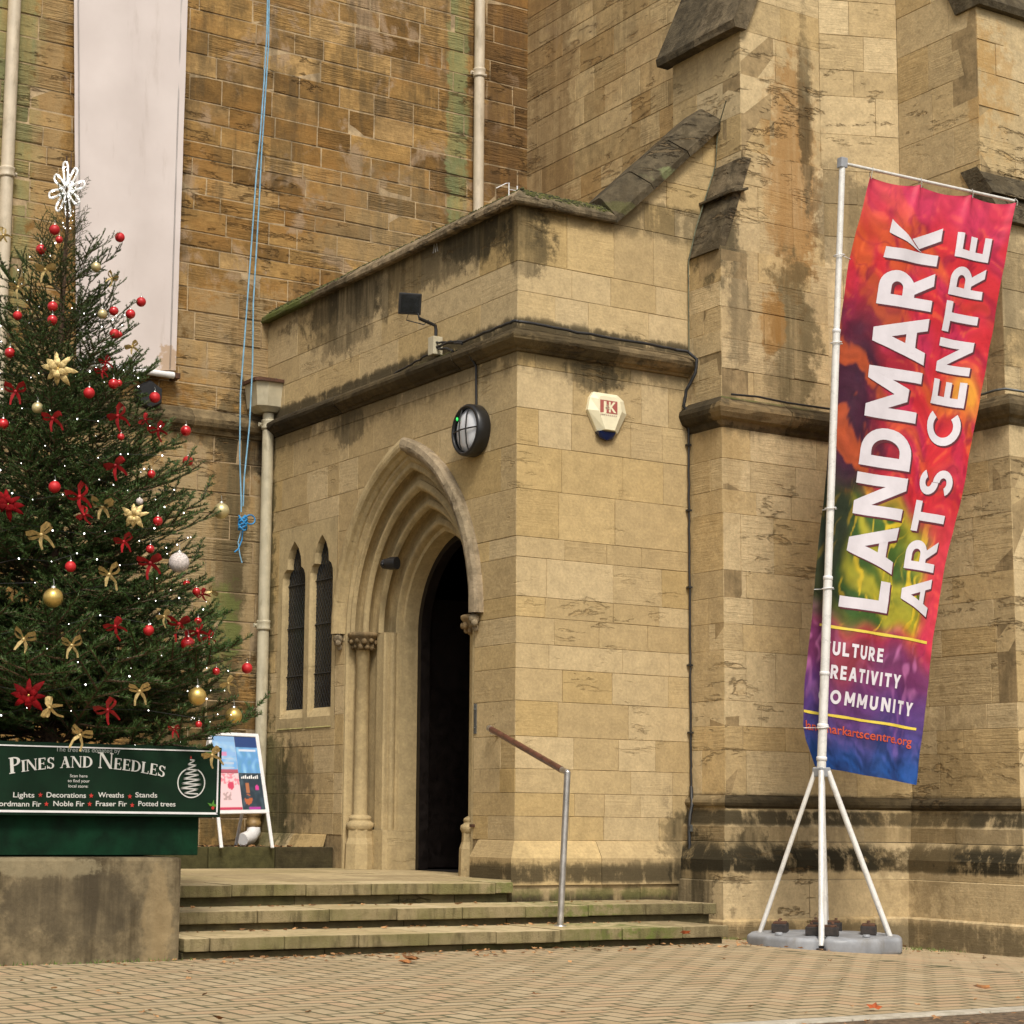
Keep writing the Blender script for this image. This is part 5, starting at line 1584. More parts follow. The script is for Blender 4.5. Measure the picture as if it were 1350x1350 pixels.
def build_tree():
    T = thing('christmas_tree', 'tall decorated spruce Christmas tree in the green box before the church', 'christmas tree', (TX, TY, TZ0))
    rg = random.Random(77)
    top = onto_trunk = Vector((TX + 0.02, TY, 5.55))
    pts = [(TX + 0.02 * math.sin(z * 1.3) , TY, z) for z in (1.2, 1.8, 2.5, 3.2, 3.9, 4.5, 5.0, 5.35, 5.58)]
    MB().tube(pts, [0.06, 0.055, 0.046, 0.038, 0.028, 0.020, 0.013, 0.008, 0.004], 9).build('trunk', M_trunk, T)
    var = [branch_mesh(100 + i, 0) for i in range(5)] + [branch_mesh(200 + i, 0.9) for i in range(4)]
    n = 0
    view = math.atan2(-TY, -TX)
    def put(z, az, el, L, sp, wid=1.0):
        nonlocal n
        o = bpy.data.objects.new('branch', var[rg.randrange(5, 9) if sp else rg.randrange(0, 5)])
        d = Vector((math.cos(az) * math.cos(el), math.sin(az) * math.cos(el), math.sin(el)))
        q = d.to_track_quat('X', 'Z')
        m = Matrix.Translation((TX + 0.02 * math.sin(z * 1.3), TY, z)) @ q.to_matrix().to_4x4() @ Matrix.Rotation(rg.uniform(-0.5, 0.5), 4, 'X') @ Matrix.Diagonal((L, L * wid, L * wid, 1))
        COL.objects.link(o)
        o.parent = T
        o.matrix_parent_inverse = T.matrix_world.inverted()
        o.matrix_basis = m
        n += 1
    # whorls: dense below, thin above
    z = 1.36
    az = 0.0
    while z < 5.25:
        k = (z - 1.36) / 3.9
        Rr = crown_r(z)
        cnt = 9 if k < 0.55 else 8 if k < 0.85 else 6
        for i in range(cnt):
            az += 2.39996 + rg.uniform(-.25, .25)
            el = R(-6 + 42 * k ** 1.3 + rg.uniform(-9, 9))
            if z < 1.7: el = R(rg.uniform(-12, 8))
            L = Rr * rg.uniform(0.80, 1.10) / max(0.55, math.cos(el))
            put(z + rg.uniform(-.05, .05), az, el, max(0.2, L), k > 0.86, 0.95)
        z += 0.125 + 0.10 * k
    # extra inner fill so the lower crown closes up
    for i in range(70):
        z = rg.uniform(1.35, 3.9)
        put(z, view + rg.uniform(-1.5, 1.5), R(rg.uniform(-15, 25)), crown_r(z) * rg.uniform(0.5, 0.9), False)
    # long shoots that break the outline on the right, from the photograph
    for (px, py) in ((155, 318), (188, 385), (205, 490), (236, 500), (247, 575), (252, 590), (295, 655), (302, 712), (288, 790), (322, 880), (300, 935), (120, 300), (38, 300), (10, 340), (270, 960)):
        P = Vector(ony(px, py, TY - 0.15))
        h = P - Vector((TX, TY, 0))
        hr = math.hypot(h.x, h.y)
        el = R(48) if P.z > 4.3 else R(30) if P.z > 3.2 else R(12)
        zb = P.z - hr * math.tan(el)
        put(zb + 0.05, math.atan2(h.y, h.x), el, hr / math.cos(el) * 0.96, P.z > 3.0, 0.6 if P.z > 3.0 else 0.9)
    for (dz, az_, el) in ((5.1, 0.5, 66), (5.15, 2.6, 62), (5.05, 4.6, 64), (5.2, 5.6, 70), (4.85, 3.4, 40), (4.9, 5.2, 42), (4.95, 0.2, 45), (4.8, 4.3, 38), (4.75, 1.4, 36), (5.0, 3.9, 55)):
        put(dz, az_, R(el), 0.28, True, 0.5)
    tips = []
    for me in var:
        co = np.empty(len(me.vertices) * 3, dtype=np.float32)
        me.vertices.foreach_get('co', co)
        co = co.reshape(-1, 3)
        tips.append(Vector(co[np.argmax(co[:, 0])].tolist()))
    for (px, py) in ((158, 302), (186, 387), (204, 512), (245, 558), (247, 598), (291, 662), (236, 728), (259, 772), (325, 871), (285, 878), (308, 930), (260, 904), (126, 343), (150, 400), (172, 404), (151, 430), (54, 320), (23, 406), (302, 895), (268, 775), (277, 832), (199, 616), (210, 556)):
        P = Vector(ony(px, py, TY - 0.12))
        h = P - Vector((TX, TY, 0)); h.z = 0
        hr = h.length
        el = R(40) if P.z > 4.2 else R(26) if P.z > 3.0 else R(8)
        back = min(hr * 0.85, 0.85)
        A = Vector((P.x - h.x / hr * back, P.y - h.y / hr * back, P.z - back * math.tan(el)))
        k = rg.randrange(5, 9) if P.z > 2.6 else rg.randrange(0, 5)
        o = bpy.data.objects.new('branch', var[k])
        v_ = P - A
        sc = v_.length / tips[k].length
        q = tips[k].to_track_quat('X', 'Z').inverted()
        m = Matrix.Translation(A) @ v_.to_track_quat('X', 'Z').to_matrix().to_4x4() @ q.to_matrix().to_4x4() @ Matrix.Diagonal((sc, sc * 0.7, sc * 0.7, 1))
        COL.objects.link(o)
        o.parent = T
        o.matrix_parent_inverse = T.matrix_world.inverted()
        o.matrix_basis = m
        n += 1
    print('branches', n)
    return T
TREE = build_tree()

# points on the crown seen at a pixel
def on_tree(px, py, out=0.02):
    d = ray(px, py)
    # march to the crown surface
    o = _O
    t0, t1 = 0.9 * TY / d[1] - 1.8 / d[1] * 0 - 2.2, TY / d[1]
    best = None
    for i in range(240):
        t = t0 + (t1 - t0) * i / 239
        p = o + d * t
        r_ = math.hypot(p[0] - TX, p[1] - TY)
        if 1.2 < p[2] < 5.2 and r_ < crown_r(p[2]) * 0.93 + out: return Vector(p)
    p = o + d * (TY - 0.1) / d[1]
    return Vector(p)
def bauble(px, py, rpx, mat, label, kind, cap=True):
    p = on_tree(px, py)
    depth = (np.array(p) - _O) @ _F
    r_ = rpx * depth / FPX
    p = p - Vector(ray(px, py)).normalized() * r_ * 0.7
    grp = {'red': 'red baubles on the Christmas tree', 'gold': 'gold baubles on the Christmas tree'}.get(kind)
    T = thing('bauble', label, 'bauble', tuple(p), grp)
    MB().sphere(p, r_, 20, 14).build('ball', mat, T)
    mb = MB()
    mb._lathe(Vector((p.x, p.y, p.z + r_ * 0.95)), Vector((0, 0, 1)), [(0, r_ * 0.26), (r_ * 0.22, r_ * 0.24), (r_ * 0.24, 0)], 10, None)
    mb.tube([(p.x, p.y, p.z + r_ * 1.1), (p.x + .003, p.y, p.z + r_ * 1.4), (p.x - .002, p.y, p.z + r_ * 1.9)], max(0.0012, r_ * 0.03), 5)
    mb.build('cap', M_cap, T)
    return T
REDB = [
 (72, 303, 7, 'red bauble just below the light star, left of the bare leader'), (78, 316, 5, 'small red bauble half hidden under the uppermost red pair'),
 (54, 329, 7, 'red bauble left of the leader above the top gold bow'), (158, 313, 6.5, 'red bauble alone on a thin upright shoot against the white banner'),
 (69.5, 404, 7, 'upper of two red baubles on the trunk line under the gold bow'), (69, 422, 7, 'lower of two red baubles on the trunk line under the gold bow'),
 (186, 398, 6.5, 'dark red bauble at the highest right shoot over the banner'), (150, 410, 6.2, 'red bauble beside a pale gold one in front of the banner'),
 (172, 414, 6.5, 'red bauble on the stub right of the pale gold bauble'), (151, 440, 6.5, 'red bauble with a smaller one touching it, banner behind'),
 (157, 441, 4.5, 'tiny red bauble touching a bigger one before the banner'), (13, 465, 7, 'red bauble at the left edge left of the big gold flower'),
 (117.5, 518, 7.5, 'red bauble below the gold flower near the crown middle'), (149.6, 506, 7, 'red bauble directly under the stacked red bows'),
 (157, 505, 4.5, 'tiny red bauble peeping from behind one under the red bows'), (204, 524, 7.3, 'red bauble before the dark box by the banner rod'),
 (4, 559, 7.5, 'red bauble cut by the left edge of the picture'), (245, 568, 7.2, 'red bauble hanging clear of the tree below the string course'),
 (247.6, 608, 7.0, 'red bauble at a twig tip below the clear hanging one'), (159.5, 576, 4.8, 'small red bauble amid a cluster of lights'),
 (199.6, 625, 5.5, 'small red bauble inside the right shoots at mid height'), (72, 642, 8, 'red bauble right of the big red flower at mid height'),
 (208, 687, 6.5, 'dark shaded red bauble near the gold leaf bow'), (198, 724, 5.8, 'red bauble right above a red bow beside the white ball'),
 (93, 747, 7.3, 'red bauble left of the hanging gold bow'), (246, 770, 5, 'small red bauble below the white glitter ball'),
 (259, 780, 5.5, 'red bauble beside the small bow at the right edge'), (196, 831, 7.2, 'red bauble alone low on the right half'),
 (261, 819, 5.2, 'red bauble on top of the cluster of red bows'), (247.6, 849, 9.5, 'largest red bauble low on the right'),
 (325.6, 881, 7.2, 'red bauble at the far right tip of the lowest shoot'), (285, 885, 5.2, 'small red bauble on the shoot leading to the far right one'),
 (262, 955, 4.6, 'tiny red bauble just above the sign corner'), (23, 416, 6, 'blurred red bauble at the far upper left behind twigs')]
GOLDB = [
 (126.5, 352, 6.5, M_palegold, 'pale gold bauble beside a tall shoot near the top'), (135, 414, 6.5, M_palegold, 'pale gold bauble next to red ones before the banner'),
 (49.5, 537.6, 7.5, M_palegold, 'greenish gold bauble above the left red bows'), (291.7, 673.7, 10.8, M_palegold, 'pale gold ball hanging off the tip beside the blue rope'),
 (70, 788, 13.2, M_gold, 'big gold ball on the left low half of the tree'), (260, 918, 12.2, M_gold, 'big gold ball low on the right above the sign'),
 (308, 944, 11.2, M_gold, 'dark gold ball hanging clear beside the drainpipe')]
for i, (x, y, r_, lab) in enumerate(REDB): bauble(x, y, r_, M_red if i % 3 else M_redmat, lab, 'red')
for x, y, r_, m_, lab in GOLDB: bauble(x, y, r_, m_, lab, 'gold')
bauble(236, 741.6, 13.6, M_whiteball, 'large white glitter ball on the right side of the tree', 'white')
bauble(184, 661, 4.8, M_whiteball, 'small fluffy white ball above the gold leaf bow', 'white')

def bow(px, py, spx, mat, label, cat='bow', seed=0, rot=0.0):
    """a ribbon bow facing the viewer: two loops, a knot, two tails"""
    rg = random.Random(seed)
    p = on_tree(px, py, 0.04)
    depth = (np.array(p) - _O) @ _F
    s = spx * depth / FPX
    rt, up, bk = Vector(_R), Vector(_U), -Vector(_F)
    c, sn = math.cos(rot), math.sin(rot)
    rt, up = rt * c + up * sn, up * c - rt * sn
    p = p + bk * 0.05
    grp = 'red ribbon bows on the tree' if mat is M_redbow else 'gold ribbon bows on the tree'
    T = thing('ribbon_bow', label, cat, tuple(p), grp)
    def strip(pts, w0, name):
        v, f = [], []
        for i, (a, b, c_) in enumerate(pts):
            w = w0 * (0.45 + 0.55 * math.sin(PI * min(1, i / (len(pts) - 1) * 1.15 + 0.15)))
            q = p + (rt * a + up * b + bk * c_) * s
            wv = (up * 0.75 + bk * 0.65) * w * s if name == 'loop' else (rt * 0.8 + bk * 0.5) * w * s
            v += [q - wv, q + wv]
        for i in range(len(pts) - 1): f.append((2 * i, 2 * i + 1, 2 * i + 3, 2 * i + 2))
        n = len(v)
        v += [q + bk * 0.0012 for q in v]
        f += [tuple(reversed([k + n for k in q])) for q in f]
        MB().add(v, f, None, True).build(name, mat, T)
    j = lambda: rg.uniform(-0.12, 0.12)
    for sg in (-1, 1):
        a1, b1 = 1.0 + j(), 0.45 + j() * 2
        strip([(0, 0, 0.1), (sg * 0.35, b1 * 0.9, 0.35), (sg * a1 * 0.85, b1 * 1.25, 0.3), (sg * a1, b1 * 0.7, 0.1), (sg * a1 * 0.75, b1 * 0.2, -0.1), (sg * 0.35, 0.0, -0.05), (0, 0, 0.05)], 0.30, 'loop')
        t_ = 0.5 + j()
        strip([(0, 0, 0.1), (sg * 0.25, -0.35, 0.2), (sg * t_ * 0.9, -0.8 + j(), 0.15), (sg * t_, -1.25 + j() * 2, 0.2)], 0.26, 'tail')
    MB().sphere(p + bk * 0.15 * s, 0.17 * s, 8, 6).build('knot', mat, T)
    return T
RBOWS = [(23, 517, 14, 'red bow at the left edge above the greenish gold bauble', 0), (141, 478, 8, 'small red bow, upper of two stacked below the twigs of the banner', .5), (137, 491, 8, 'small red bow, lower of two stacked near the crown middle', .4),
 (72, 552, 14, 'red bow right of the greenish gold bauble', .3), (157, 549, 14, 'red bow below the stacked small bows', .5), (193, 554, 8, 'narrow red bow against the string course shadow', 1.2), (210, 567, 11, 'slanting red bow at the right edge over the string course', .6),
 (154, 614, 15, 'wide red bow at mid height in the middle', .5), (107, 655, 16, 'red bow with long loops left of the gold wire bow', .5), (113, 679, 10, 'small red bow tucked under a larger one', .9),
 (165, 714, 12, 'red bow low in the centre under the gold leaf bow', .3), (200, 742, 16, 'large red bow left of the white glitter ball', .3), (154, 825, 13, 'red bow in the lower middle', .7), (238, 822, 16, 'dark red bow in the cluster at the lower right', .2),
 (262, 832, 13, 'bright red bow in the middle of the lower right cluster', .8), (277, 840, 9, 'outermost small red bow of the lower right cluster', .5), (268, 783, 8, 'little red bow beside the end of a right shoot', .9), (144, 935, 15, 'red bow near the bottom above the sign', .6), (231, 961, 8, 'small red bow just over the sign on the right', 0.2)]
GBOWS = [(62, 357, 13, 'gold bow high on the leader', 0.1), (26, 380, 11, 'gold bow at the upper left behind twigs', .3), (7, 312, 9, 'thin gold ribbon at the left edge near the top', 1.0), (149, 368, 8, 'small gold bow in the upper right twigs', -.6), (176, 458, 9, 'faint gold bow before the foot of the banner', .4),
 (137, 668, 15, 'gold wire bow right of the red bow at mid height', .1), (57, 705, 16, 'gold bow spread like wings on the left', .5), (146, 757, 15, 'hanging gold bow with long tails in the centre', .1), (218, 812, 10, 'small crumpled gold bow lower right', .5),
 (34, 842, 15, 'gold bow lower left near the big gold ball', -.2), (97, 850, 14, 'gold bow with ruffled tails low in the middle', 0), (186, 910, 14, 'gold bow left of the low big gold ball', 0.1), (302, 900, 10, 'gold bow on the lowest right shoot', .7),
 (68, 932, 14, 'flat gold bow beside the bottom red flower', 1.4), (108, 968, 14, 'gold bow drooping onto the top of the sign', -.4), (281, 994, 13, 'gold bow over the top right corner of the sign', .5), (280, 780, 8, 'slim gold bow at the far right twig', -.9)]
for i, (x, y, s_, lab, ro) in enumerate(RBOWS): bow(x, y, s_, M_redbow, lab, seed=i, rot=ro)
for i, (x, y, s_, lab, ro) in enumerate(GBOWS): bow(x, y, s_, M_goldbow, lab, seed=50 + i, rot=ro)
M_shadedred = plain('shaded_red_velvet', (0.20, 0.004, 0.006), 0.75, 0, 0.3, spec=0.1)  # red taken down in colour: the shade on these flowers is painted in
def flower(px, py, spx, mat, label, seed):
    rg = random.Random(seed)
    p = on_tree(px, py, 0.05)
    depth = (np.array(p) - _O) @ _F
    s = spx * depth / FPX
    rt, up, bk = Vector(_R), Vector(_U), -Vector(_F)
    p = p + bk * 0.07
    T = thing('fabric_flower', label, 'artificial flower', tuple(p))
    for ring, n in ((0, 8), (1, 6)):
        for k in range(n):
            a = 2 * PI * (k + ring * 0.5) / n + rg.uniform(-.2, .2)
            L = s * (1.0 - 0.35 * ring) * rg.uniform(0.8, 1.1)
            d = rt * math.cos(a) + up * math.sin(a)
            w = (up * math.cos(a) - rt * math.sin(a))
            v = []
            tw = rg.uniform(-.12, .12)
            prof = [(0, .03, .05), (.2, .11, .16 + tw), (.4, .17, .22), (.6, .15 + rg.uniform(-.04, .04), .20 + tw), (.8, .11, .10), (1.0, .0, rg.uniform(-.15, .1))]
            for (t_, wd, lf) in prof:
                q = p + d * L * t_ + bk * (lf + ring * 0.12) * s
                v += [q - w * wd * s, q + bk * 0.05 * s, q + w * wd * s]
            f = []
            for i in range(len(prof) - 1):
                for j in (0, 1): f.append((3 * i + j, 3 * i + j + 1, 3 * i + j + 4, 3 * i + j + 3))
            MB().add(v, f, None, True).build('petal', mat, T)
    MB().sphere(p + bk * 0.2 * s, 0.09 * s, 8, 6).build('flower_centre', M_gold, T)
flower(80, 488, 25, M_goldbow, 'large gold leaf flower in the upper crown', 1)
flower(179, 680, 19, M_goldbow, 'gold leaf flower right of centre at mid height', 2)
flower(15, 665, 22, M_shadedred, 'big red poinsettia flower at the left edge, mid height', 3)
flower(42, 915, 25, M_shadedred, 'big red poinsettia flower low on the left above the sign', 4)

def fairy_lights():
    rg = random.Random(9)
    T = thing('fairy_lights', 'string of tiny white lights wound round the Christmas tree', 'string lights', (TX, TY, 1.4))
    mb = MB()
    cable = []
    n = 340
    for i in range(n):
        k = 1 - (1 - i / n) ** 0.62
        z = 1.42 + k * 3.6
        a = i * 0.235 + rg.uniform(-.06, .06)
        r_ = crown_r(z) * rg.uniform(0.62, 0.98)
        p = Vector((TX + math.cos(a) * r_, TY + math.sin(a) * r_, z + rg.uniform(-.07, .07)))
        cable.append(p)
        mb.sphere(p, rg.choice((0.003, 0.004, 0.0055)), 6, 4)
    for q in range(26):
        z = 5.0 + q * 0.018
        mb.sphere((TX + rg.uniform(-.05, .05), TY + rg.uniform(-.05, .05), z), 0.004, 6, 4)
    o = mb.build('bulbs', M_bulb, T); o['kind'] = 'stuff'
    m2 = MB()
    for i in range(0, n - 1):
        if (cable[i + 1] - cable[i]).length < 0.6: m2.tube([cable[i], cable[i + 1]], 0.0016, 3, False)
    m2.build('cable', M_cable, T)
fairy_lights()
def light_star():
    c = Vector(ony(88, 250, TY))
    T = thing('light_star', 'white rope light star on the tip of the Christmas tree', 'tree topper', tuple(c))
    rt, up, bk = Vector(_R), Vector(_U), -Vector(_F)
    rt2 = (rt * 0.75 + bk * 0.65).normalized()
    for k in range(8):
        a = R(95 + 45 * k)
        d = rt2 * math.cos(a) + up * math.sin(a)
        w = up * math.cos(a) - rt2 * math.sin(a)
        L = 0.20 if k % 2 == 0 else 0.175
        pts = [c + d * L * t_ + w * wd for t_, wd in ((0.12, 0.004), (0.45, 0.020), (0.8, 0.028), (0.97, 0.018), (1.0, 0), (0.97, -0.018), (0.8, -0.028), (0.45, -0.020), (0.12, -0.004))]
        o = MB().tube(pts, 0.0075, 8).build('star_ray', M_tubewhite, T)
        mb = MB()
        for i in range(8):
            t_ = 0.2 + i * 0.1
            for sg in (-1, 1): mb.sphere(c + d * L * t_ + w * sg * 0.022, 0.0062, 6, 4)
        q = mb.build('ray_bulbs', M_bulb, o); q['kind'] = 'stuff'
    MB().tube([c - up * 0.42, c + up * 0.24], 0.006, 7).build('star_stem', M_trunk, T)
light_star()

# ------------------------------------------------------------------ nave wall fittings
def build_wall_banner():
    T = thing('blank_wall_banner', 'plain pinkish white vertical banner hung on the nave wall behind the tree top', 'banner', (7.2, YM - 0.15, 5.4))
    Y = YM - 0.14
    t = NT('white_banner_vinyl')
    p = t.pos()
    c = t.mix(t.mr(t.noise(p, 1.2, 5), 0.35, 0.7), (0.56, 0.49, 0.465), (0.62, 0.55, 0.525))
    c = t.mix(t.mr(t.noise(t.map(p, (6, 6, 1.0)), 1.0, 5, 0.7), 0.55, 0.75, 0, 0.6), c, (0.44, 0.37, 0.33))
    z = t.sep(p)[2]
    b = blob(t, p, (7.72, 18.3, 5.62), (0.11, 0.4, 0.20), t.mr(t.noise(p, 20, 4), 0.3, 0.7, -0.3, 0.3))
    c = t.mix(t.math('MULTIPLY', b, 0.7), c, (0.36, 0.22, 0.10))
    m = t.out(c, 0.6)
    TL, TR, BR, BL = [Vector(ony(*q, Y)) for q in ((98, -30), (248, -30), (232, 488), (101, 488))]
    nx, nz = 24, 60
    v, f = [], []
    for j in range(nz + 1):
        for i in range(nx + 1):
            u, w = i / nx, j / nz
            q = (BL * (1 - u) + BR * u) * (1 - w) + (TL * (1 - u) + TR * u) * w
            q.y += 0.012 * math.sin(u * 9 + w * 2) + 0.008 * noise.noise(Vector((u * 3, w * 9, 0)))
            v.append(q)
    for j in range(nz):
        for i in range(nx): f.append((j * (nx + 1) + i, j * (nx + 1) + i + 1, (j + 1) * (nx + 1) + i + 1, (j + 1) * (nx + 1) + i))
    n = len(v)
    v += [q + Vector((0, 0.004, 0)) for q in v]
    f += [tuple(reversed([k + n for k in q])) for q in f]
    MB().add(v, f, None, True).build('sheet', m, T)
    mb = MB()
    for off in (0.035, 0.045):      # hem seams
        mb.tube([BR + Vector((-off - 0.03, -0.006, 0)), TR + Vector((-off - 0.03, -0.006, 0))], 0.0018, 4)
        mb.tube([BL + Vector((off, -0.006, 0)), TL + Vector((off, -0.006, 0))], 0.0018, 4)
    mb.build('hem_seam', M_lead, T)
    a, b = Vector(ony(160, 487, Y)), Vector(ony(222, 494, Y))
    a.z = b.z
    MB().tube([a - Vector((0.5, 0, 0)), b], 0.033, 14).build('bottom_pole', M_white, T)
    MB().tube([b - Vector((0.01, 0, 0)), b + Vector((0.06, 0.0, 0))], 0.036, 14).build('pole_cap', M_white, T)
    MB().cbox(b + Vector((0.10, 0.06, 0)), (0.03, 0, 0), (0, 0.08, 0), (0, 0, 0.03), 0.006).tube([b + Vector((0.04, 0, 0)), b + Vector((0.12, 0.02, 0))], 0.015, 8).build('bracket', M_rust, T)
build_wall_banner()

def build_dark_speaker():
    c = Vector(ony(198, 520, YM - 0.12))
    T = thing('hexagonal_wall_lamp', 'dark hexagonal fitting on the wall below the banner rod', 'wall fitting', tuple(c))
    MB()._lathe(c + Vector((0, 0.1, 0)), Vector((0, -1, 0)), [(0, 0.16), (0.08, 0.16), (0.12, 0.14), (0.12, 0.0)], 6, None).build('housing', M_black, T, smooth=False)
build_dark_speaker()

def pipe(name, label, pts, rad, mat, collars, cat='drainpipe'):
    T = thing(name, label, cat, tuple(pts[-1]), 'cast iron drainpipes on the church wall')
    MB().tube(pts, rad, 20).build('pipe', mat, T)
    for c in collars:
        c = Vector(c)
        mb = MB()
        mb._lathe(c - Vector((0, 0, 0.05)), Vector((0, 0, 1)), [(0, rad), (0, rad + 0.010), (0.018, rad + 0.014), (0.03, rad + 0.010), (0.075, rad + 0.010), (0.09, rad + 0.016), (0.105, rad + 0.010), (0.105, rad)], 20, None)
        mb.build('collar', mat, T)
        mb = MB()
        mb.cbox(c + Vector((-rad - 0.022, 0.02, 0.0)), (0.024, 0, 0), (0, 0.012, 0), (0, 0, 0.022), 0.003)
        mb.cbox(c + Vector((rad + 0.022, 0.02, 0.0)), (0.024, 0, 0), (0, 0.012, 0), (0, 0, 0.022), 0.003)
        mb.sphere(c + Vector((-rad - 0.03, 0.0, 0)), 0.012, 8, 6).sphere(c + Vector((rad + 0.03, 0, 0)), 0.012, 8, 6)
        mb.build('lug', mat, T)
    return T
def build_pipes():
    Y = YM - 0.10
    zt = 11.0
    x = ony(632, 100, Y)[0]
    pipe('drainpipe', 'cream drainpipe rising behind the porch parapet beside a green algae stripe', [(x + 0.0, Y, zt), (x, Y, 5.9)], 0.062, M_pipe_top, [(x, Y, ony(632, 97, Y)[2])])
    x = ony(15, 100, Y)[0]
    pipe('drainpipe', 'cream drainpipe at the upper left edge, left of the white banner', [(x, Y, zt), (x, Y, 0.62)], 0.066, M_pipe_top, [(x, Y, ony(11, 228, Y)[2])])
    Y = YM - 0.20
    x = ony(348, 800, Y)[0]
    zb = 0.95
    T = pipe('drainpipe', 'cream drainpipe with hopper head in the corner between nave and porch', [(x, Y, ony(350, 545, Y)[2]), (x, Y, zb)], 0.062, M_pipe, [(x, Y, ony(350, 825, Y)[2]), (x, Y, ony(350, 560, Y)[2])])
    # hopper head
    z0, z1 = ony(350, 538, Y)[2], ony(350, 508, Y)[2]
    mb = MB()
    def ring(hx, hy, z): return [(x - hx, Y - hy, z), (x - hx * 0.45, Y - hy - 0.04, z), (x + hx * 0.45, Y - hy - 0.04, z), (x + hx, Y - hy, z), (x + hx, Y + 0.14, z), (x - hx, Y + 0.14, z)]
    rings = [ring(0.10, 0.05, z0 - 0.05), ring(0.19, 0.11, z0), ring(0.225, 0.15, z1)]
    v = sum(rings, [])
    f = [(k * 6 + i, k * 6 + (i + 1) % 6, (k + 1) * 6 + (i + 1) % 6, (k + 1) * 6 + i) for k in range(2) for i in range(6)]
    f += [tuple(reversed(range(6)))]
    mb.add(v, f)
    hop = mb.build('hopper', M_pipe, T)
    v = ring(0.255, 0.18, z1) + ring(0.255, 0.18, z1 + 0.035) + ring(0.225, 0.15, z1 + 0.035)
    f = [(k * 6 + i, k * 6 + (i + 1) % 6, (k + 1) * 6 + (i + 1) % 6, (k + 1) * 6 + i) for k in range(2) for i in range(6)] + [tuple(reversed(range(6))), tuple(range(12, 18))]
    MB().add(v, f).build('hopper_rim', M_rust, hop)
    # foot: clay collar and white plastic shoe
    MB()._lathe(Vector((x - 0.06, Y, 0.80)), Vector((0, 0, 1)), [(0, 0.06), (0, 0.075), (0.05, 0.08), (0.06, 0.07), (0.11, 0.07), (0.12, 0.085), (0.18, 0.085), (0.19, 0.0)], 18, None).build('clay_collar', M_clay, T)
    p0 = Vector((x - 0.06, Y, 0.80))
    MB().tube([p0, p0 + Vector((-0.005, -0.02, -0.05)), p0 + Vector((-0.08, -0.10, -0.10)), p0 + Vector((-0.20, -0.16, -0.13))], [0.07, 0.072, 0.072, 0.068], 18).build('plastic_shoe', M_white, T)
    # scrap of lead on the hopper
    q = Vector((x + 0.10, Y - 0.02, z1 + 0.03))
    S_ = thing('lead_scrap', 'upright dark grey scrap of lead standing on the rim of the hopper head', 'scrap', tuple(q))
    MB().add([q + Vector(a) for a in ((-0.07, 0, 0), (0.05, 0.0, 0), (0.055, 0.01, 0.16), (0.03, 0.0, 0.17), (-0.03, -0.01, 0.06), (-0.07, 0.014, 0), (0.05, 0.014, 0), (0.055, 0.024, 0.16), (0.03, 0.014, 0.17), (-0.03, 0.004, 0.06))],
             [(0, 1, 2, 3, 4), (9, 8, 7, 6, 5), (1, 6, 7, 2), (2, 7, 8, 3), (3, 8, 9, 4), (4, 9, 5, 0)]).build('lead_flap', M_lead, S_)
M_clay = plain('salt_glazed_clay', (0.30, 0.19, 0.07), 0.5, 0, 0.25)
build_pipes()

def build_ropes():
    Y = YM - 0.42
    T = thing('blue_hanging_rope', 'doubled pale blue rope hanging down the nave wall, knotted near the drainpipe', 'rope', tuple(ony(319, 690, Y)))
    a = [(353, -20), (352, 40), (348, 110), (343, 180), (338, 230), (331, 330), (323, 440), (317, 520), (316, 600), (318, 660), (318, 680)]
    b = [(355, -20), (354, 60), (349, 140), (345, 200), (342, 260), (338, 330), (334, 400), (333, 480), (329, 560), (322, 630), (320, 680)]
    for k, q in enumerate((a, b)):
        pts = []
        for i in range(len(q) - 1):
            for s_ in range(4):
                u = s_ / 4
                pts.append(ony(q[i][0] * (1 - u) + q[i + 1][0] * u, q[i][1] * (1 - u) + q[i + 1][1] * u, Y + 0.03 * k))
        MB().tube(pts, 0.0085, 7).build('rope_strand', M_rope, T)
    rg = random.Random(4)
    c = Vector(ony(319, 690, Y))
    pts = []
    for i in range(60):
        a_ = i * 0.62
        pts.append(c + Vector((math.cos(a_) * 0.045, math.sin(a_) * 0.035 - 0.02, 0.07 - 0.14 * i / 60 + math.sin(i * 1.7) * 0.02)))
    MB().tube(pts, 0.010, 7).build('knot', M_rope2, T)
    pts = [c + Vector((0.03 + 0.055 * (1 - math.cos(t_)), -0.02, 0.045 + 0.05 * math.sin(t_))) for t_ in [i * 2 * PI / 14 for i in range(15)]]
    MB().tube(pts, 0.008, 7).build('rope_loop', M_rope2, T)
    MB().tube([ony(320, 700, Y), ony(319, 712, Y), ony(314, 724, Y), ony(309, 728, Y)], 0.008, 7).build('rope_tail', M_rope2, T)
    MB().tube([ony(318, 700, Y), ony(314, 715, Y), ony(316, 730, Y), ony(319, 742, Y)], 0.007, 7).build('rope_tail', M_rope, T)
build_ropes()

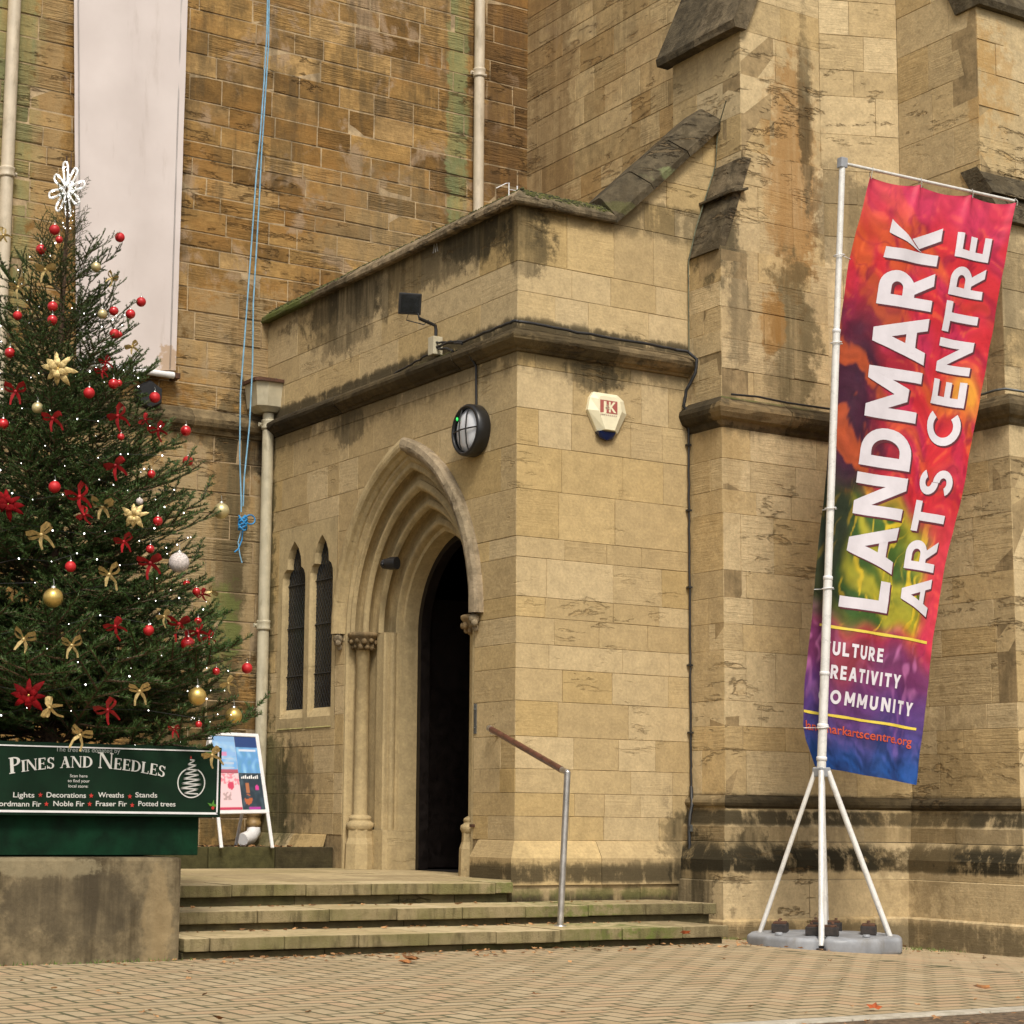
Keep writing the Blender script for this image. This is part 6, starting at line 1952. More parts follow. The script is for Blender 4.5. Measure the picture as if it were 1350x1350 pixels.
# ------------------------------------------------------------------ things fixed to the porch
def build_bulkhead():
    c = Vector(onx(623, 568, XD - 0.05)); c.x = XD
    T = thing('bulkhead_lamp', 'round black bulkhead lamp with barred white glass on the porch wall', 'lamp', tuple(c))
    ax = Vector((-1, 0, 0))
    r_ = 0.235
    MB()._lathe(c, ax, [(0, r_ * 0.94), (0.02, r_), (0.085, r_), (0.12, r_ * 0.985), (0.135, r_ * 0.94), (0.138, r_ * 0.86), (0.118, r_ * 0.84), (0.11, r_ * 0.84)], 40, None).build('rim', M_black, T)
    t = NT('opal_glass')
    m = t.out((0.74, 0.76, 0.80), 0.2)
    g = MB()._lathe(c, ax, [(0.06, r_ * 0.86), (0.10, r_ * 0.82), (0.125, r_ * 0.6), (0.137, r_ * 0.3), (0.14, 0.0)], 36, None).build('opal_glass', m, T)
    for dy in (-0.055, 0.055):
        h = math.sqrt((r_ * .9) ** 2 - dy * dy)
        MB().tube([c + ax * 0.12 + Vector((0, dy, -h)), c + ax * 0.148 + Vector((0, dy, -h * 0.6)), c + ax * 0.158 + Vector((0, dy, 0)), c + ax * 0.148 + Vector((0, dy, h * 0.6)), c + ax * 0.12 + Vector((0, dy, h))], 0.007, 8).build('guard_bar', M_black, T)
    h = r_ * .9
    MB().tube([c + ax * 0.12 + Vector((0, -h, 0)), c + ax * 0.15 + Vector((0, -h * 0.5, 0)), c + ax * 0.165 + Vector((0, 0, 0)), c + ax * 0.15 + Vector((0, h * 0.5, 0)), c + ax * 0.12 + Vector((0, h, 0))], 0.007, 8).build('guard_bar', M_black, T)
    MB().sphere(c + ax * 0.125 + Vector((0, 0.14, 0.12)), 0.011, 10, 8, None, 1.6).build('indicator', M_led, T)
    return c
LC = build_bulkhead()

def build_flood():
    yb = onx(583, 460, XD)[1]
    zb = onx(583, 458, XD)[2]
    T = thing('floodlight', 'black floodlight on a bent arm above the string course of the porch', 'floodlight', (XD, yb, zb))
    base = Vector((XD - 0.07, yb, zb + 0.10))
    top = Vector(onx(584, 424, XD - 0.07))
    top.y = yb
    top.x = XD - 0.07
    end = Vector((XD - 0.42, yb + 0.05, top.z + 0.02))
    # find the arm tip that projects on the photo's lamp joint
    for k in range(60):
        e = Vector((XD - 0.07 - k * 0.012, yb, top.z + 0.03))
        if proj(e)[0] < 553: break
    end = e
    MB().tube([base, top - Vector((0, 0, 0.05)), top + Vector((-0.008, 0, -0.012)), top + Vector((-0.05, 0, 0.0)), end], 0.016, 10).build('arm', M_black, T)
    # head
    c = end + Vector((-0.09, 0.02, 0.13))
    ax = Vector((-0.30, -0.86, -0.22)).normalized()         # face direction, slightly down towards the forecourt
    s1 = ax.cross(Vector((0, 0, 1))).normalized()
    s2 = s1.cross(ax).normalized()
    h = MB().cbox(c, s1 * 0.105, s2 * 0.098, ax * 0.018, 0.008).build('lamp_head', M_black, T)
    MB().cbox(c + ax * 0.020, s1 * 0.085, s2 * 0.078, ax * 0.002, 0).build('lamp_glass', M_glass_old, h)
    mb = MB()
    for k in range(-4, 5): mb.cbox(c - ax * 0.026 + s1 * k * 0.02, s1 * 0.0025, s2 * 0.07, ax * 0.012)
    mb.build('cooling_fins', M_black, h)
    MB().tube([end, end + Vector((-0.02, 0, 0.06)), c - ax * 0.02 - s2 * 0.05], 0.009, 8).build('bracket', M_black, T)
    MB().tube([c - ax * 0.02 - s2 * 0.08, c - ax * 0.02 - s2 * 0.15 + s1 * 0.02, end + Vector((0.05, 0, -0.05)), end + Vector((0.10, 0, 0.0))], 0.005, 6).build('lead', M_cable, T)
    # junction box
    J = thing('junction_box', 'small cream junction box on the string course under the floodlight arm', 'junction box', (XD - 0.08, yb, zb))
    MB().cbox((XD - 0.075, yb + 0.0, zb), (0.05, 0, 0), (0, 0.05, 0), (0, 0, 0.085), 0.006).build('box', M_pipe, J)
    return yb, zb
YBX, ZBX = build_flood()

def build_cables():
    zt = 5.155
    T = thing('black_wall_cable', 'black cable lying along the string course and dropping down the buttress corner', 'cable', (XD, YF, zt))
    rg = random.Random(8)
    def line(pts, r_, name='cable', sag=0.008):
        P = []
        for i in range(len(pts) - 1):
            for s_ in range(6):
                q = Vector(pts[i]).lerp(Vector(pts[i + 1]), s_ / 6)
                P.append(q + Vector((rg.uniform(-sag, sag), rg.uniform(-sag, sag), rg.uniform(0, sag))))
        P.append(Vector(pts[-1]))
        MB().tube(P, r_, 8).build(name, M_cable, T)
    o = 0.085
    line([(XD - o, YBX - 0.05, ZBX - 0.02), (XD - o, YBX - 0.25, ZBX - 0.02), (XD - o, YBX - 0.5, zt - 0.0), (XD - o - 0.01, YF + 0.2, zt), (XD - o, YF - 0.06, zt + 0.01), (XD - 0.02, YF - o, zt + 0.01), (XD + 0.7, YF - o, zt), (XD + 1.4, YF - o, zt), (XA - 0.22, YF - o, zt - 0.005)], 0.013)
    line([(XD - o, YBX - 0.05, ZBX + 0.02), (XD - o, YBX - 0.28, ZBX - 0.03), (XD - o - 0.01, YBX - 0.5, zt - 0.02)], 0.011)
    line([(XD - o, YBX - 0.06, ZBX - 0.04), (XD - o, YBX - 0.2, ZBX - 0.07), (XD - o - 0.02, YBX - 0.36, zt - 0.06)], 0.012)
    line([(XD - o, YBX + 0.06, ZBX - 0.06), (XD - o, YBX + 0.35, zt - 0.02), (XD - 0.05, YBX + 0.8, zt - 0.04)], 0.010)
    # loop over the edge and down to the corner
    z = zt - 0.005
    line([(XA - 0.22, YF - o, z), (XA - 0.10, YF - 0.12, z - 0.01), (XA - 0.03, YF - 0.16, z - 0.08), (XA - 0.035, YF - 0.15, z - 0.2), (XA - 0.08, YF - 0.07, z - 0.36), (XA - 0.09, YF - 0.04, z - 0.5), (XA - 0.03, YF - 0.05, z - 0.56)], 0.015, 'conduit', 0.002)
    pts = [(XA - 0.025, YF - 0.03, zz) for zz in (4.6, 4.2, 3.8, 3.4, 3.0, 2.6, 2.2, 1.8, 1.4, 1.22)]
    line(pts, 0.010, 'conduit', 0.003)
    line([(XA - 0.025, YF - 0.03, 1.22), (XA - 0.07, YF - 0.10, 1.08), (XA - 0.12, YF - 0.12, 0.92), (XA - 0.13, YF - 0.13, 0.80), (XA - 0.135, YF - 0.14, 0.62), (XA - 0.13, YF - 0.13, 0.40), (XA - 0.13, YF - 0.10, 0.27)], 0.016, 'conduit', 0.003)
    for zz in (4.3, 3.7, 3.0, 2.3, 1.7): MB().cbox((XA - 0.03, YF - 0.03, zz), (0.02, 0, 0), (0, 0.02, 0), (0, 0, 0.008)).build('clip', M_cable, T)
    MB().cbox((XA - 0.125, YF - 0.15, 0.86), (0.014, 0, 0), (0, 0.006, 0), (0, 0, 0.03), 0.002).build('cable_tag', M_lead, T)
    # cable to the bulkhead lamp
    line([(XD - 0.11, LC.y + 0.0, zt - 0.12), (XD - 0.02, LC.y, zt - 0.24), (XD - 0.012, LC.y, LC.z + 0.24)], 0.011, 'lamp_cable', 0.001)
    # lightning tape climbing the buttress edge
    L = thing('lightning_tape', 'thin green copper tape climbing the buttress beside the gable coping', 'lightning conductor', (XA - 0.02, YF - 0.02, 5.2))
    q = [(XA - 0.01, YF - 0.025, 5.12), (XA - 0.01, YF - 0.025, 6.02), (XA + 0.07, YF - 0.04, 6.35), (XA + 0.31, YF - 0.04, 7.0), (XA + 0.33, YF - 0.05, 7.35), (XA + 0.26, YF - 0.26, 7.55)]
    MB().tube(q, 0.006, 6).build('tape', plain('verdigris_copper', (0.15, 0.16, 0.10), 0.8, 0.1, 0.3), L)
    # cable on the ledge of the far buttress
    C2 = thing('pale_ledge_cable', 'thin pale cable lying on the string course right of the flag', 'cable', (XQ, 12, 4.7))
    MB().tube([(XB + 0.1, YB - 0.05, 4.70), (XQ - 0.07, YQ - 0.05, 4.70), (XQ - 0.08, 12.0, 4.69), (XQ - 0.08, 11.6, 4.71), (XQ - 0.09, YR - 0.05, 4.70), (13.4, YR - 0.08, 4.70)], 0.011, 7).build('cable', M_lead, C2)
    MB().tube([(XA + 0.06, YB - 0.06, 4.69), (XA + 0.35, YB - 0.08, 4.70), (XA + 0.7, YB - 0.07, 4.69), (XB, YB - 0.06, 4.70)], 0.010, 7).build('cable', M_cable, C2)
build_cables()

def build_alarm():
    c = Vector(ony(801, 545, YF - 0.04)); c.y = YF
    T = thing('alarm_box', 'cream hexagonal burglar alarm box with dark blue base on the porch front', 'alarm box', tuple(c))
    # outline: wide shoulders, tapering to the bottom
    s, sx = 0.0066, 0.0078
    out = [(-19, 27), (14, 27), (23, 20), (27, 2), (14, -26), (-14, -26), (-27, 2), (-24, 19)]
    out = [(x * sx, z * s) for x, z in out]
    inn = [(-8, 21), (13, 21), (19, 16), (22, 3), (12, -24), (-1, -24), (-10, 0), (-10, 16)]
    inn = [((x - 7) * sx, z * s) for x, z in inn]
    n = len(out)
    v = [(c.x + x, YF + 0.0, c.z + z) for x, z in out] + [(c.x + x, YF - 0.035, c.z + z) for x, z in out] + [(c.x + x, YF - 0.095, c.z + z) for x, z in inn]
    f = [((k) * n + (i + 1) % n, k * n + i, (k + 1) * n + i, (k + 1) * n + (i + 1) % n) for k in (0, 1) for i in range(n)] + [tuple(reversed(range(2 * n, 3 * n)))]
    MB().add(v, f).build('cover', M_cream, T)
    b0 = [(-14, -26.3), (14, -26.3), (11, -34), (2, -37), (-8, -34)]
    v = [(c.x + x * sx, YF + 0.0, c.z + z * s) for x, z in b0] + [(c.x + (x * 0.9 - 4) * sx, YF - (0.075 if i < 2 else 0.045), c.z + z * s) for i, (x, z) in enumerate(b0)]
    f = [((i + 1) % 5, i, 5 + i, 5 + (i + 1) % 5) for i in range(5)] + [(9, 8, 7, 6, 5)]
    MB().add(v, f).build('strobe_lens', M_blueplastic, T)
    # label
    x0, x1, z0, z1 = c.x - 15.5 * sx, c.x + 8.5 * sx, c.z - 2 * s, c.z + 15.5 * s
    L_ = x1 - x0
    fn = lambda x, z: (x, YF - 0.0965, z)
    MB().add([fn(x0, z0), fn(x1, z0), fn(x1, z1), fn(x0, z1)], [(0, 1, 2, 3)]).build('logo_panel', plain('faded_red_print', (0.38, 0.10, 0.08), 0.5, 0, 0.05), T)
    fn = lambda x, z: (x, YF - 0.0975, z)
    mb = MB()
    put_text(mb, 'J', fn, x0 + 0.06 * L_, z0 + 0.014, 0.090, 0.30 * L_, 0.03)
    put_text(mb, 'K', fn, x0 + 0.50 * L_, z0 + 0.014, 0.090, 0.44 * L_, 0.03)
    mb.build('logo_letters', M_cream, T)
    mb = MB()
    put_text(mb, '&', fn, x0 + 0.30 * L_, z0 + 0.034, 0.045, 0.26 * L_, 0.0)
    mb.build('logo_ampersand', M_pipe, T)
    mb = MB()
    for k in range(9):      # illegible faint line under the logo
        xa = x0 + L_ * k / 9
        mb.add([fn(xa, z0 - 0.022), fn(xa + L_ * 0.07, z0 - 0.022), fn(xa + L_ * 0.07, z0 - 0.011), fn(xa, z0 - 0.011)], [(0, 1, 2, 3)])
    mb.build('faint_print', plain('faint_pink_print', (0.62, 0.45, 0.36), 0.5), T)
build_alarm()

def build_cctv():
    c = Vector(onx(515, 743, XD + 0.12))
    T = thing('cctv_camera', 'small black dome camera fixed inside the doorway arch moulding', 'camera', tuple(c))
    ax = Vector((-0.35, -0.9, -0.1)).normalized()
    w = Vector((0.25, 0.95, 0.0)).normalized()
    MB().tube([c + Vector((0.03, -0.07, 0.0)), c + Vector((-0.0, -0.01, 0)), c + Vector((-0.02, 0.05, 0))], [0.062, 0.062, 0.052], 18).build('body', M_black, T)
    MB().sphere(c + Vector((-0.03, 0.055, 0.0)), 0.05, 18, 12).build('dome', plain('camera_dome', (0.02, 0.02, 0.022), 0.12, 0, 0.05), T)
    MB()._lathe(c + Vector((-0.07, 0.04, -0.012)), Vector((-1, -0.2, -0.2)), [(0, 0.018), (0.012, 0.018), (0.014, 0.01), (0.008, 0.0)], 14, None).build('lens', M_glass_old, T)
build_cctv()

def build_brackets():
    # pale wire brackets standing on the parapet
    T = thing('wire_bracket', 'pale H shaped wire bracket on the top corner of the porch parapet', 'bracket', (XD + 0.15, YF + 0.2, 6.45))
    p = Vector((XD - 0.0, YF + 0.15, 6.36))
    M = M_white
    MB().tube([p, p + Vector((0, 0, 0.12))], 0.006, 6).build('upright', M, T)
    MB().tube([p + Vector((0.075, -0.02, 0)), p + Vector((0.075, -0.02, 0.10))], 0.006, 6).build('upright', M, T)
    MB().tube([p + Vector((-0.12, 0.02, 0.055)), p + Vector((-0.03, 0, 0.11)), p + Vector((0, 0, 0.12)), p + Vector((0, 0, 0.06)), p + Vector((0.075, -0.02, 0.055))], 0.004, 6).build('cross_wire', M, T)
    T = thing('wire_spikes', 'pair of thin pale wire loops half way along the porch coping', 'bracket', (XD, 14.9, 6.36))
    p = Vector(onx(574, 330, XD))
    for d in (0, 0.045):
        MB().tube([p + Vector((0, 0.04 - d, -0.02)), p + Vector((0, 0.02 - d, 0.08)), p + Vector((0, 0.0 - d, -0.02))], 0.0035, 5).build('wire_loop', M, T)
build_brackets()

def build_rail():
    T = thing('handrail', 'steel post handrail with dark wooden grip beside the steps', 'handrail', tuple(onz(738, 1222, 0.133)))
    b = Vector(onz(738.5, 1221, 0.135))
    t = Vector(ony(748, 1019, b.y))
    e = Vector(onx(645, 960, 8.88))
    MB()._lathe(b - Vector((0, 0, 0.002)), Vector((0, 0, 1)), [(0, 0.05), (0.008, 0.05), (0.012, 0.03)], 24, None).build('base_plate', M_steel, T)
    dr = (e - t).normalized()
    MB().tube([b, t - Vector((0, 0, 0.0))], 0.0245, 20).build('post', M_steel, T)
    MB().tube([t + Vector((0, 0, 0.004)), t + dr * 0.12], 0.0245, 20).sphere(t + Vector((0, 0, 0.002)), 0.0248, 18, 12).build('elbow', M_steel, T)
    MB().tube([t + dr * 0.115, e - dr * 0.06], 0.0265, 20).build('grip', M_rail, T)
    MB().tube([e - dr * 0.065, e], 0.0275, 20).sphere(e, 0.0272, 16, 10).build('end_cap', M_steel, T)
    m = e - dr * 0.03
    MB().tube([m, m + Vector((0.0, 0, -0.04)), Vector((XD, m.y - 0.03, m.z - 0.05))], 0.010, 10).build('wall_bracket', M_steel, T)
build_rail()

# ------------------------------------------------------------------ poster board
def build_aboard():
    Yb = 16.93
    TL, TR = Vector(ony(276, 967, Yb + 0.02)), Vector(ony(338.5, 970, Yb + 0.02))
    BR, BL = Vector(ony(352.5, 1070, Yb - 0.24)), Vector(ony(287, 1071, Yb - 0.24))
    T = thing('poster_board', 'white framed A-board with four posters on the ledge behind the sign', 'poster stand', tuple((BL + BR) / 2))
    def P(u, w, o=0.0):
        q = (BL * (1 - u) + BR * u) * (1 - w) + (TL * (1 - u) + TR * u) * w
        n = (BR - BL).cross(TL - BL).normalized()
        return q + n * o
    n = (BR - BL).cross(TL - BL).normalized()
    MB().add([P(0.02, 0.02, -0.004), P(0.98, 0.02, -0.004), P(0.98, 0.98, -0.004), P(0.02, 0.98, -0.004), P(0.02, 0.02, -0.012), P(0.98, 0.02, -0.012), P(0.98, 0.98, -0.012), P(0.02, 0.98, -0.012)],
             [(0, 1, 2, 3), (7, 6, 5, 4), (0, 4, 5, 1), (1, 5, 6, 2), (2, 6, 7, 3), (3, 7, 4, 0)]).build('back_panel', M_white, T)
    for (u0, w0, u1, w1) in ((0, 0, 1, 0), (0, 1, 1, 1), (0, 0, 0, 1), (1, 0, 1, 1)):
        a, b = P(u0, w0), P(u1, w1)
        d = (b - a).normalized()
        s_ = n.cross(d)
        MB().cbox((a + b) / 2, (b - a) / 2 + d * 0.016, s_ * 0.018, n * 0.011, 0.004).build('frame_bar', M_white, T)
    gz = 0.605
    for u, foot in ((0.0, (291, 1115)), (1.0, (357.5, 1114))):
        a = P(u, 0)
        dirn = (P(u, 0) - P(u, 1)).normalized()
        b = a + dirn * ((a.z - gz - 0.012) / -dirn.z)
        MB().cbox((a + b) / 2, (b - a) / 2, (BR - BL).normalized() * 0.016, n * 0.010, 0.003).build('leg', M_white, T)
        top = P(u, 0.98)
        b2 = Vector((top.x, top.y + 0.42, gz + 0.012))
        MB().cbox((top + b2) / 2, (b2 - top) / 2, (BR - BL).normalized() * 0.015, Vector((0, 0.01, 0)), 0.003).build('leg', M_white, T)
    # posters: 2 x 2, painted per cell
    rg = random.Random(15)
    def poster(name, u0, u1, w0, w1, fn, nx=26, nz=36):
        v, f, t_ = [], [], []
        for j in range(nz + 1):
            for i in range(nx + 1):
                v.append(P(u0 + (u1 - u0) * i / nx, w0 + (w1 - w0) * j / nz, 0.001))
        mb = MB()
        mb.v = [tuple(q) for q in v]
        mb.tone = [fn((k % (nx + 1)) / nx, (k // (nx + 1)) / nz) for k in range(len(v))]
        mb.f = [(j * (nx + 1) + i, j * (nx + 1) + i + 1, (j + 1) * (nx + 1) + i + 1, (j + 1) * (nx + 1) + i) for j in range(nz) for i in range(nx)]
        mb.smooth = [False] * len(mb.f)
        mb.build(name, M_poster, T)
    nz_ = lambda x, y, s, o=0: noise.noise(Vector((x * s, y * s, o)))
    def p1(x, y):
        if y < 0.10: return (0.40, 0.10, 0.14)
        k = nz_(x, y * 1.5, 4, 3)
        if y > 0.86: return (0.22, 0.38, 0.62)
        if 0.47 < y < 0.56: return (0.55, 0.25, 0.42) if x < 0.6 else (0.25, 0.42, 0.70)
        if int(y * 24) % 3 == 0 and x < 0.85 and y < .45: return (0.42, 0.50, 0.62)
        return (0.26 + 0.25 * k, 0.45 + 0.2 * k, 0.70)
    def p2(x, y):
        if y > 0.72: return (0.03, 0.06, 0.18)
        k = nz_(x, y, 5, 9)
        if 0.60 < y < 0.66 and 0.15 < x < 0.9: return (0.6, 0.65, 0.75)
        return (0.12 + 0.2 * max(0, k), 0.30 + 0.3 * max(0, k), 0.60 + 0.2 * k)
    def p3(x, y):
        if (x - 0.62) ** 2 * 0.6 + (y - 0.66) ** 2 < 0.012: return (0.55, 0.06, 0.12)
        if y < 0.06: return (0.5, 0.05, 0.1)
        if 0.25 < x < 0.6 and 0.25 < y < 0.5 and nz_(x, y, 9) > 0.0: return (0.42, 0.30, 0.30)
        if y > 0.68 and nz_(x * .7, y, 14, 2) > 0.05: return (0.70, 0.22, 0.28)
        return (0.72, 0.52, 0.55)
    def p4(x, y):
        if (x - 0.30) ** 2 + (y - 0.28) ** 2 * 1.4 < 0.03 and nz_(x, y, 7, 1) > -0.2: return (0.42, 0.12, 0.05)
        if abs(x - 0.33) < 0.08 and 0.45 < y < 0.75: return (0.40, 0.15, 0.07)
        if (x - 0.75) ** 2 + (y - 0.6) ** 2 * 1.4 < 0.007: return (0.60, 0.06, 0.28)
        if y < 0.07 and 0.3 < x < 0.8: return (0.4, 0.05, 0.3)
        k = max(0, nz_(x, y, 5, 4))
        return (0.03 + 0.05 * k, 0.045 + 0.08 * k, 0.06 + 0.1 * k)
    poster('poster', 0.03, 0.505, 0.50, 0.975, p1)
    poster('poster', 0.51, 0.97, 0.50, 0.975, p2)
    poster('poster', 0.03, 0.505, 0.03, 0.495, p3)
    poster('poster', 0.51, 0.97, 0.03, 0.495, p4)
    mb = MB()
    fn = lambda x, y: P(x, y, 0.003)
    for k in range(9):      # the poster's title is too blurred to read: uneven pale strokes
        u = 0.55 + k * 0.040
        h = 0.030 + 0.012 * ((k * 7) % 3)
        mb.add([fn(u, 0.425), fn(u + 0.028, 0.428), fn(u + 0.030, 0.425 + h), fn(u + 0.004, 0.425 + h * 0.8)], [(0, 1, 2, 3)])
    mb.build('poster_title', M_white, T)
t_ = NT('printed_poster')
_a = t_.node('ShaderNodeAttribute'); _a.attribute_name = 'tone'
M_poster = t_.out(_a.outputs['Color'], 0.3)
t_.b.inputs['Coat Weight'].default_value = 0.3
build_aboard()

# ------------------------------------------------------------------ feather banner on its mast
def build_flag():
    Ym = 11.50
    foot = Vector(ony(1083, 1010, Ym))
    top = Vector(ony(1110.5, 215, Ym))
    gz = ground_z(11, Ym)
    base_c = Vector((foot.x + 0.0, Ym, gz))
    T = thing('flag_stand', 'tall white banner mast on a weighted folding base at the right', 'flag stand', tuple(base_c))
    d = (top - foot).normalized()
    a1 = foot + d * ((top - foot).length * 0.30)
    a2 = foot + d * ((top - foot).length * 0.71)
    low = Vector((base_c.x, Ym, gz + 0.12))
    MB().tube([low, foot], 0.026, 18).build('lower_mast', M_pole, T)
    MB().tube([foot - d * 0.02, a1], 0.036, 20).build('mast_section', M_pole, T)
    MB().tube([a1, a2], 0.031, 20).build('mast_section', M_pole, T)
    MB().tube([a2, top], 0.026, 20).build('mast_section', M_pole, T)
    for q, r_ in ((foot + d * 0.06, 0.042), (a1, 0.039), (a2, 0.034), (foot + d * 0.32, 0.044), (foot + d * 0.74, 0.040)):
        MB()._lathe(q - d * 0.018, d, [(0, r_ * 0.88), (0.003, r_), (0.030, r_), (0.034, r_ * 0.88)], 20, None).build('mast_collar', M_white, T)
    MB().cbox(foot - Vector((0, 0, 0.05)), (0.055, 0, 0), (0, 0.05, 0), (0, 0, 0.035), 0.008).build('hub', M_weight, T)
    arm_e = Vector(ony(1337, 265, Ym - 0.12))
    MB().cbox(top, (0.035, 0, 0), (0, 0.03, 0), d * 0.045, 0.008).build('arm_joint', M_weight, T)
    MB().tube([top + Vector((0.02, 0, 0.0)), arm_e], 0.014, 12).build('arm', M_pole, T)
    # legs
    hub = foot - Vector((0, 0, 0.04))
    feet = [Vector(onz(988, 1226, gz + 0.06)), Vector(onz(1172, 1230, gz + 0.06)), Vector(onz(1075.5, 1247, gz + 0.05))]
    # keep the real size of the stand: feet lie on a circle round the mast
    Rf = 0.52
    c0 = base_c
    dirL = Vector((-0.86, 0.50, 0)).normalized()
    # four arms at right angles; find the heading whose left and right feet project best
    best = None
    for k in range(0, 90):
        a = R(k)
        e = 0
        P4 = [c0 + Vector((math.cos(a + q * PI / 2), math.sin(a + q * PI / 2), 0)) * Rf + Vector((0, 0, 0.06)) for q in range(4)]
        xs = sorted(proj(p)[0] for p in P4)
        e = abs(xs[0] - 988) + abs(xs[-1] - 1172) + 4 * abs(min(P4, key=lambda p: p.y).x * 0 + proj(min(P4, key=lambda p: p.y))[0] - 1077)
        if best is None or e < best[0]: best = (e, a)
    a = best[1]
    Fd = [Vector((math.cos(a + q * PI / 2), math.sin(a + q * PI / 2), 0)) for q in range(4)]
    for u in Fd:
        p = c0 + u * Rf + Vector((0, 0, 0.075))
        MB().tube([hub + u * 0.05, p], 0.0185 if (p.y > c0.y - 0.3) else 0.023, 14).build('leg', M_pole, T)
        MB().cbox(hub + u * 0.045, u * 0.022, u.cross(Vector((0, 0, 1))) * 0.014, (0, 0, 0.03), 0.004).build('leg_joint', M_weight, T)
        MB().cbox(c0 + u * (Rf - 0.10) + Vector((0, 0, 0.035)), u * 0.17, u.cross(Vector((0, 0, 1))) * 0.035, (0, 0, 0.028), 0.005).build('foot_channel', M_clamp, T)
    # four grey water weights, one in each quadrant between the feet
    for q in range(4):
        u, w = Fd[q], Fd[(q + 1) % 4]
        out = [(0.05, 0.06), (0.56, 0.06), (0.72, 0.10), (0.74, 0.22), (0.24, 0.72), (0.10, 0.72), (0.06, 0.56)]
        out = [(x_ * 0.80, y_ * 0.80) for x_, y_ in ((0.022, 0.022), (0.70, 0.022), (0.745, 0.10), (0.73, 0.24), (0.54, 0.54), (0.24, 0.73), (0.10, 0.745), (0.022, 0.70))]
        bm = bmesh.new()
        lo = [bm.verts.new(c0 + u * x_ + w * y_ + Vector((0, 0, 0.002))) for x_, y_ in out]
        hi = [bm.verts.new(c0 + u * x_ + w * y_ + Vector((0, 0, 0.165 - 0.05 * max(x_, y_)))) for x_, y_ in out]
        n = len(out)
        bm.faces.new(hi)
        bm.faces.new(list(reversed(lo)))
        for i in range(n): bm.faces.new((lo[i], lo[(i + 1) % n], hi[(i + 1) % n], hi[i]))
        bm.normal_update()
        bmesh.ops.bevel(bm, geom=bm.edges[:], offset=0.036, segments=4, affect='EDGES', profile=0.5)
        bm.verts.index_update()
        mb = MB().add([v.co for v in bm.verts], [[v.index for v in f.verts] for f in bm.faces], None, True)
        bm.free()
        mb.build('water_weight', M_weight, T)
        MB()._lathe(c0 + (u + w) * 0.33 + Vector((0, 0, 0.143)), Vector((0, 0, 1)), [(0, 0.03), (0.014, 0.03), (0.018, 0.024), (0.018, 0)], 14, None).build('filler_cap', M_weight, T)
    # rusty clamp blocks over each foot
    for u in Fd:
        c = c0 + u * (Rf - 0.18) + Vector((0, 0, 0.178))
        s_ = u.cross(Vector((0, 0, 1)))
        b = MB().cbox(c, u * 0.06, s_ * 0.125, (0, 0, 0.034), 0.007).build('clamp_block', M_clamp, T)
        MB().cbox(c + Vector((0, 0, 0.040)), u * 0.05, s_ * 0.11, (0, 0, 0.008), 0.003).build('rusty_lid', M_rust, b)
        mb = MB()
        for sg in (-1, 1): mb._lathe(c + s_ * 0.08 * sg + Vector((0, 0, 0.055)), Vector((0, 0, 1)), [(0, 0.012), (0.014, 0.012), (0.014, 0)], 6, None)
        mb.build('bolts', M_rust, b)
    # ---------------- cloth
    Lpx = [(233, 1144), (304, 1127), (346, 1118), (426, 1108), (520, 1100), (600, 1093), (668, 1087), (733, 1079), (824, 1070), (909, 1063), (956, 1061), (975, 1065), (1002, 1076), (1010, 1079)]
    Rpx = [(268, 1337), (361, 1321), (439, 1308), (530, 1292), (630, 1274), (746, 1249), (876, 1227), (960, 1216), (1035, 1207)]
    yl = np.array([q[0] for q in Lpx], float); xl = np.array([q[1] for q in Lpx], float)
    yr = np.array([q[0] for q in Rpx], float); xr = np.array([q[1] for q in Rpx], float)
    def fold(u, v):
        w = 0.022 * math.sin(5.5 * u + 3.0 * v + 0.6) * (0.4 + 0.6 * (1 - v))
        w += 0.014 * math.sin(17 * u - 8 * v) * (1 - v) ** 0.5 * 0.8
        w += 0.020 * noise.noise(Vector((u * 3.2, v * 9, 2)))
        w += 0.007 * noise.noise(Vector((u * 9, v * 26, 5)))
        # gathers hanging from the four grommets
        for g in (0.0, 0.34, 0.70, 1.0):
            dv = 1 - v
            s_ = 0.02 + dv * 0.55
            w -= 0.028 * math.exp(-((u - g) / s_) ** 2 * 1.4) * math.exp(-dv * 9)
        # rolled corner low on the mast side
        if v < 0.22: w += 0.25 * (0.22 - v) * max(0, 0.25 - u) * 6 * 0.35
        return w
    def S_(u, v):
        yL = 1010 - (1010 - 233) * v
        yR = 1035 - (1035 - 268) * v
        x = (np.interp(yL, yl, xl)) * (1 - u) + np.interp(yR, yr, xr) * u
        y = yL * (1 - u) + yR * u
        dv = 1 - v      # sag of the hem between the grommets
        if dv < 0.12:
            for a, b in ((0, 0.34), (0.34, 0.70), (0.70, 1.0)):
                if a <= u <= b: y += 5 * math.sin(PI * (u - a) / (b - a)) * (1 - dv / 0.12)
        base = Ym - 0.03 - 0.09 * u + 0.13 * max(0, 1 - v * 1.35) * (1 - u) + 0.065 * (1 - u) * (v < 2)
        P = Vector(ony(x, y, base))
        P.y += fold(u, v)
        return P
    nu, nv = 120, 460
    def smooth(a, b, x):
        t_ = min(1, max(0, (x - a) / (b - a)))
        return t_ * t_ * (3 - 2 * t_)
    def mixc(a, b, k): return tuple(a[i] * (1 - k) + b[i] * k for i in range(3))
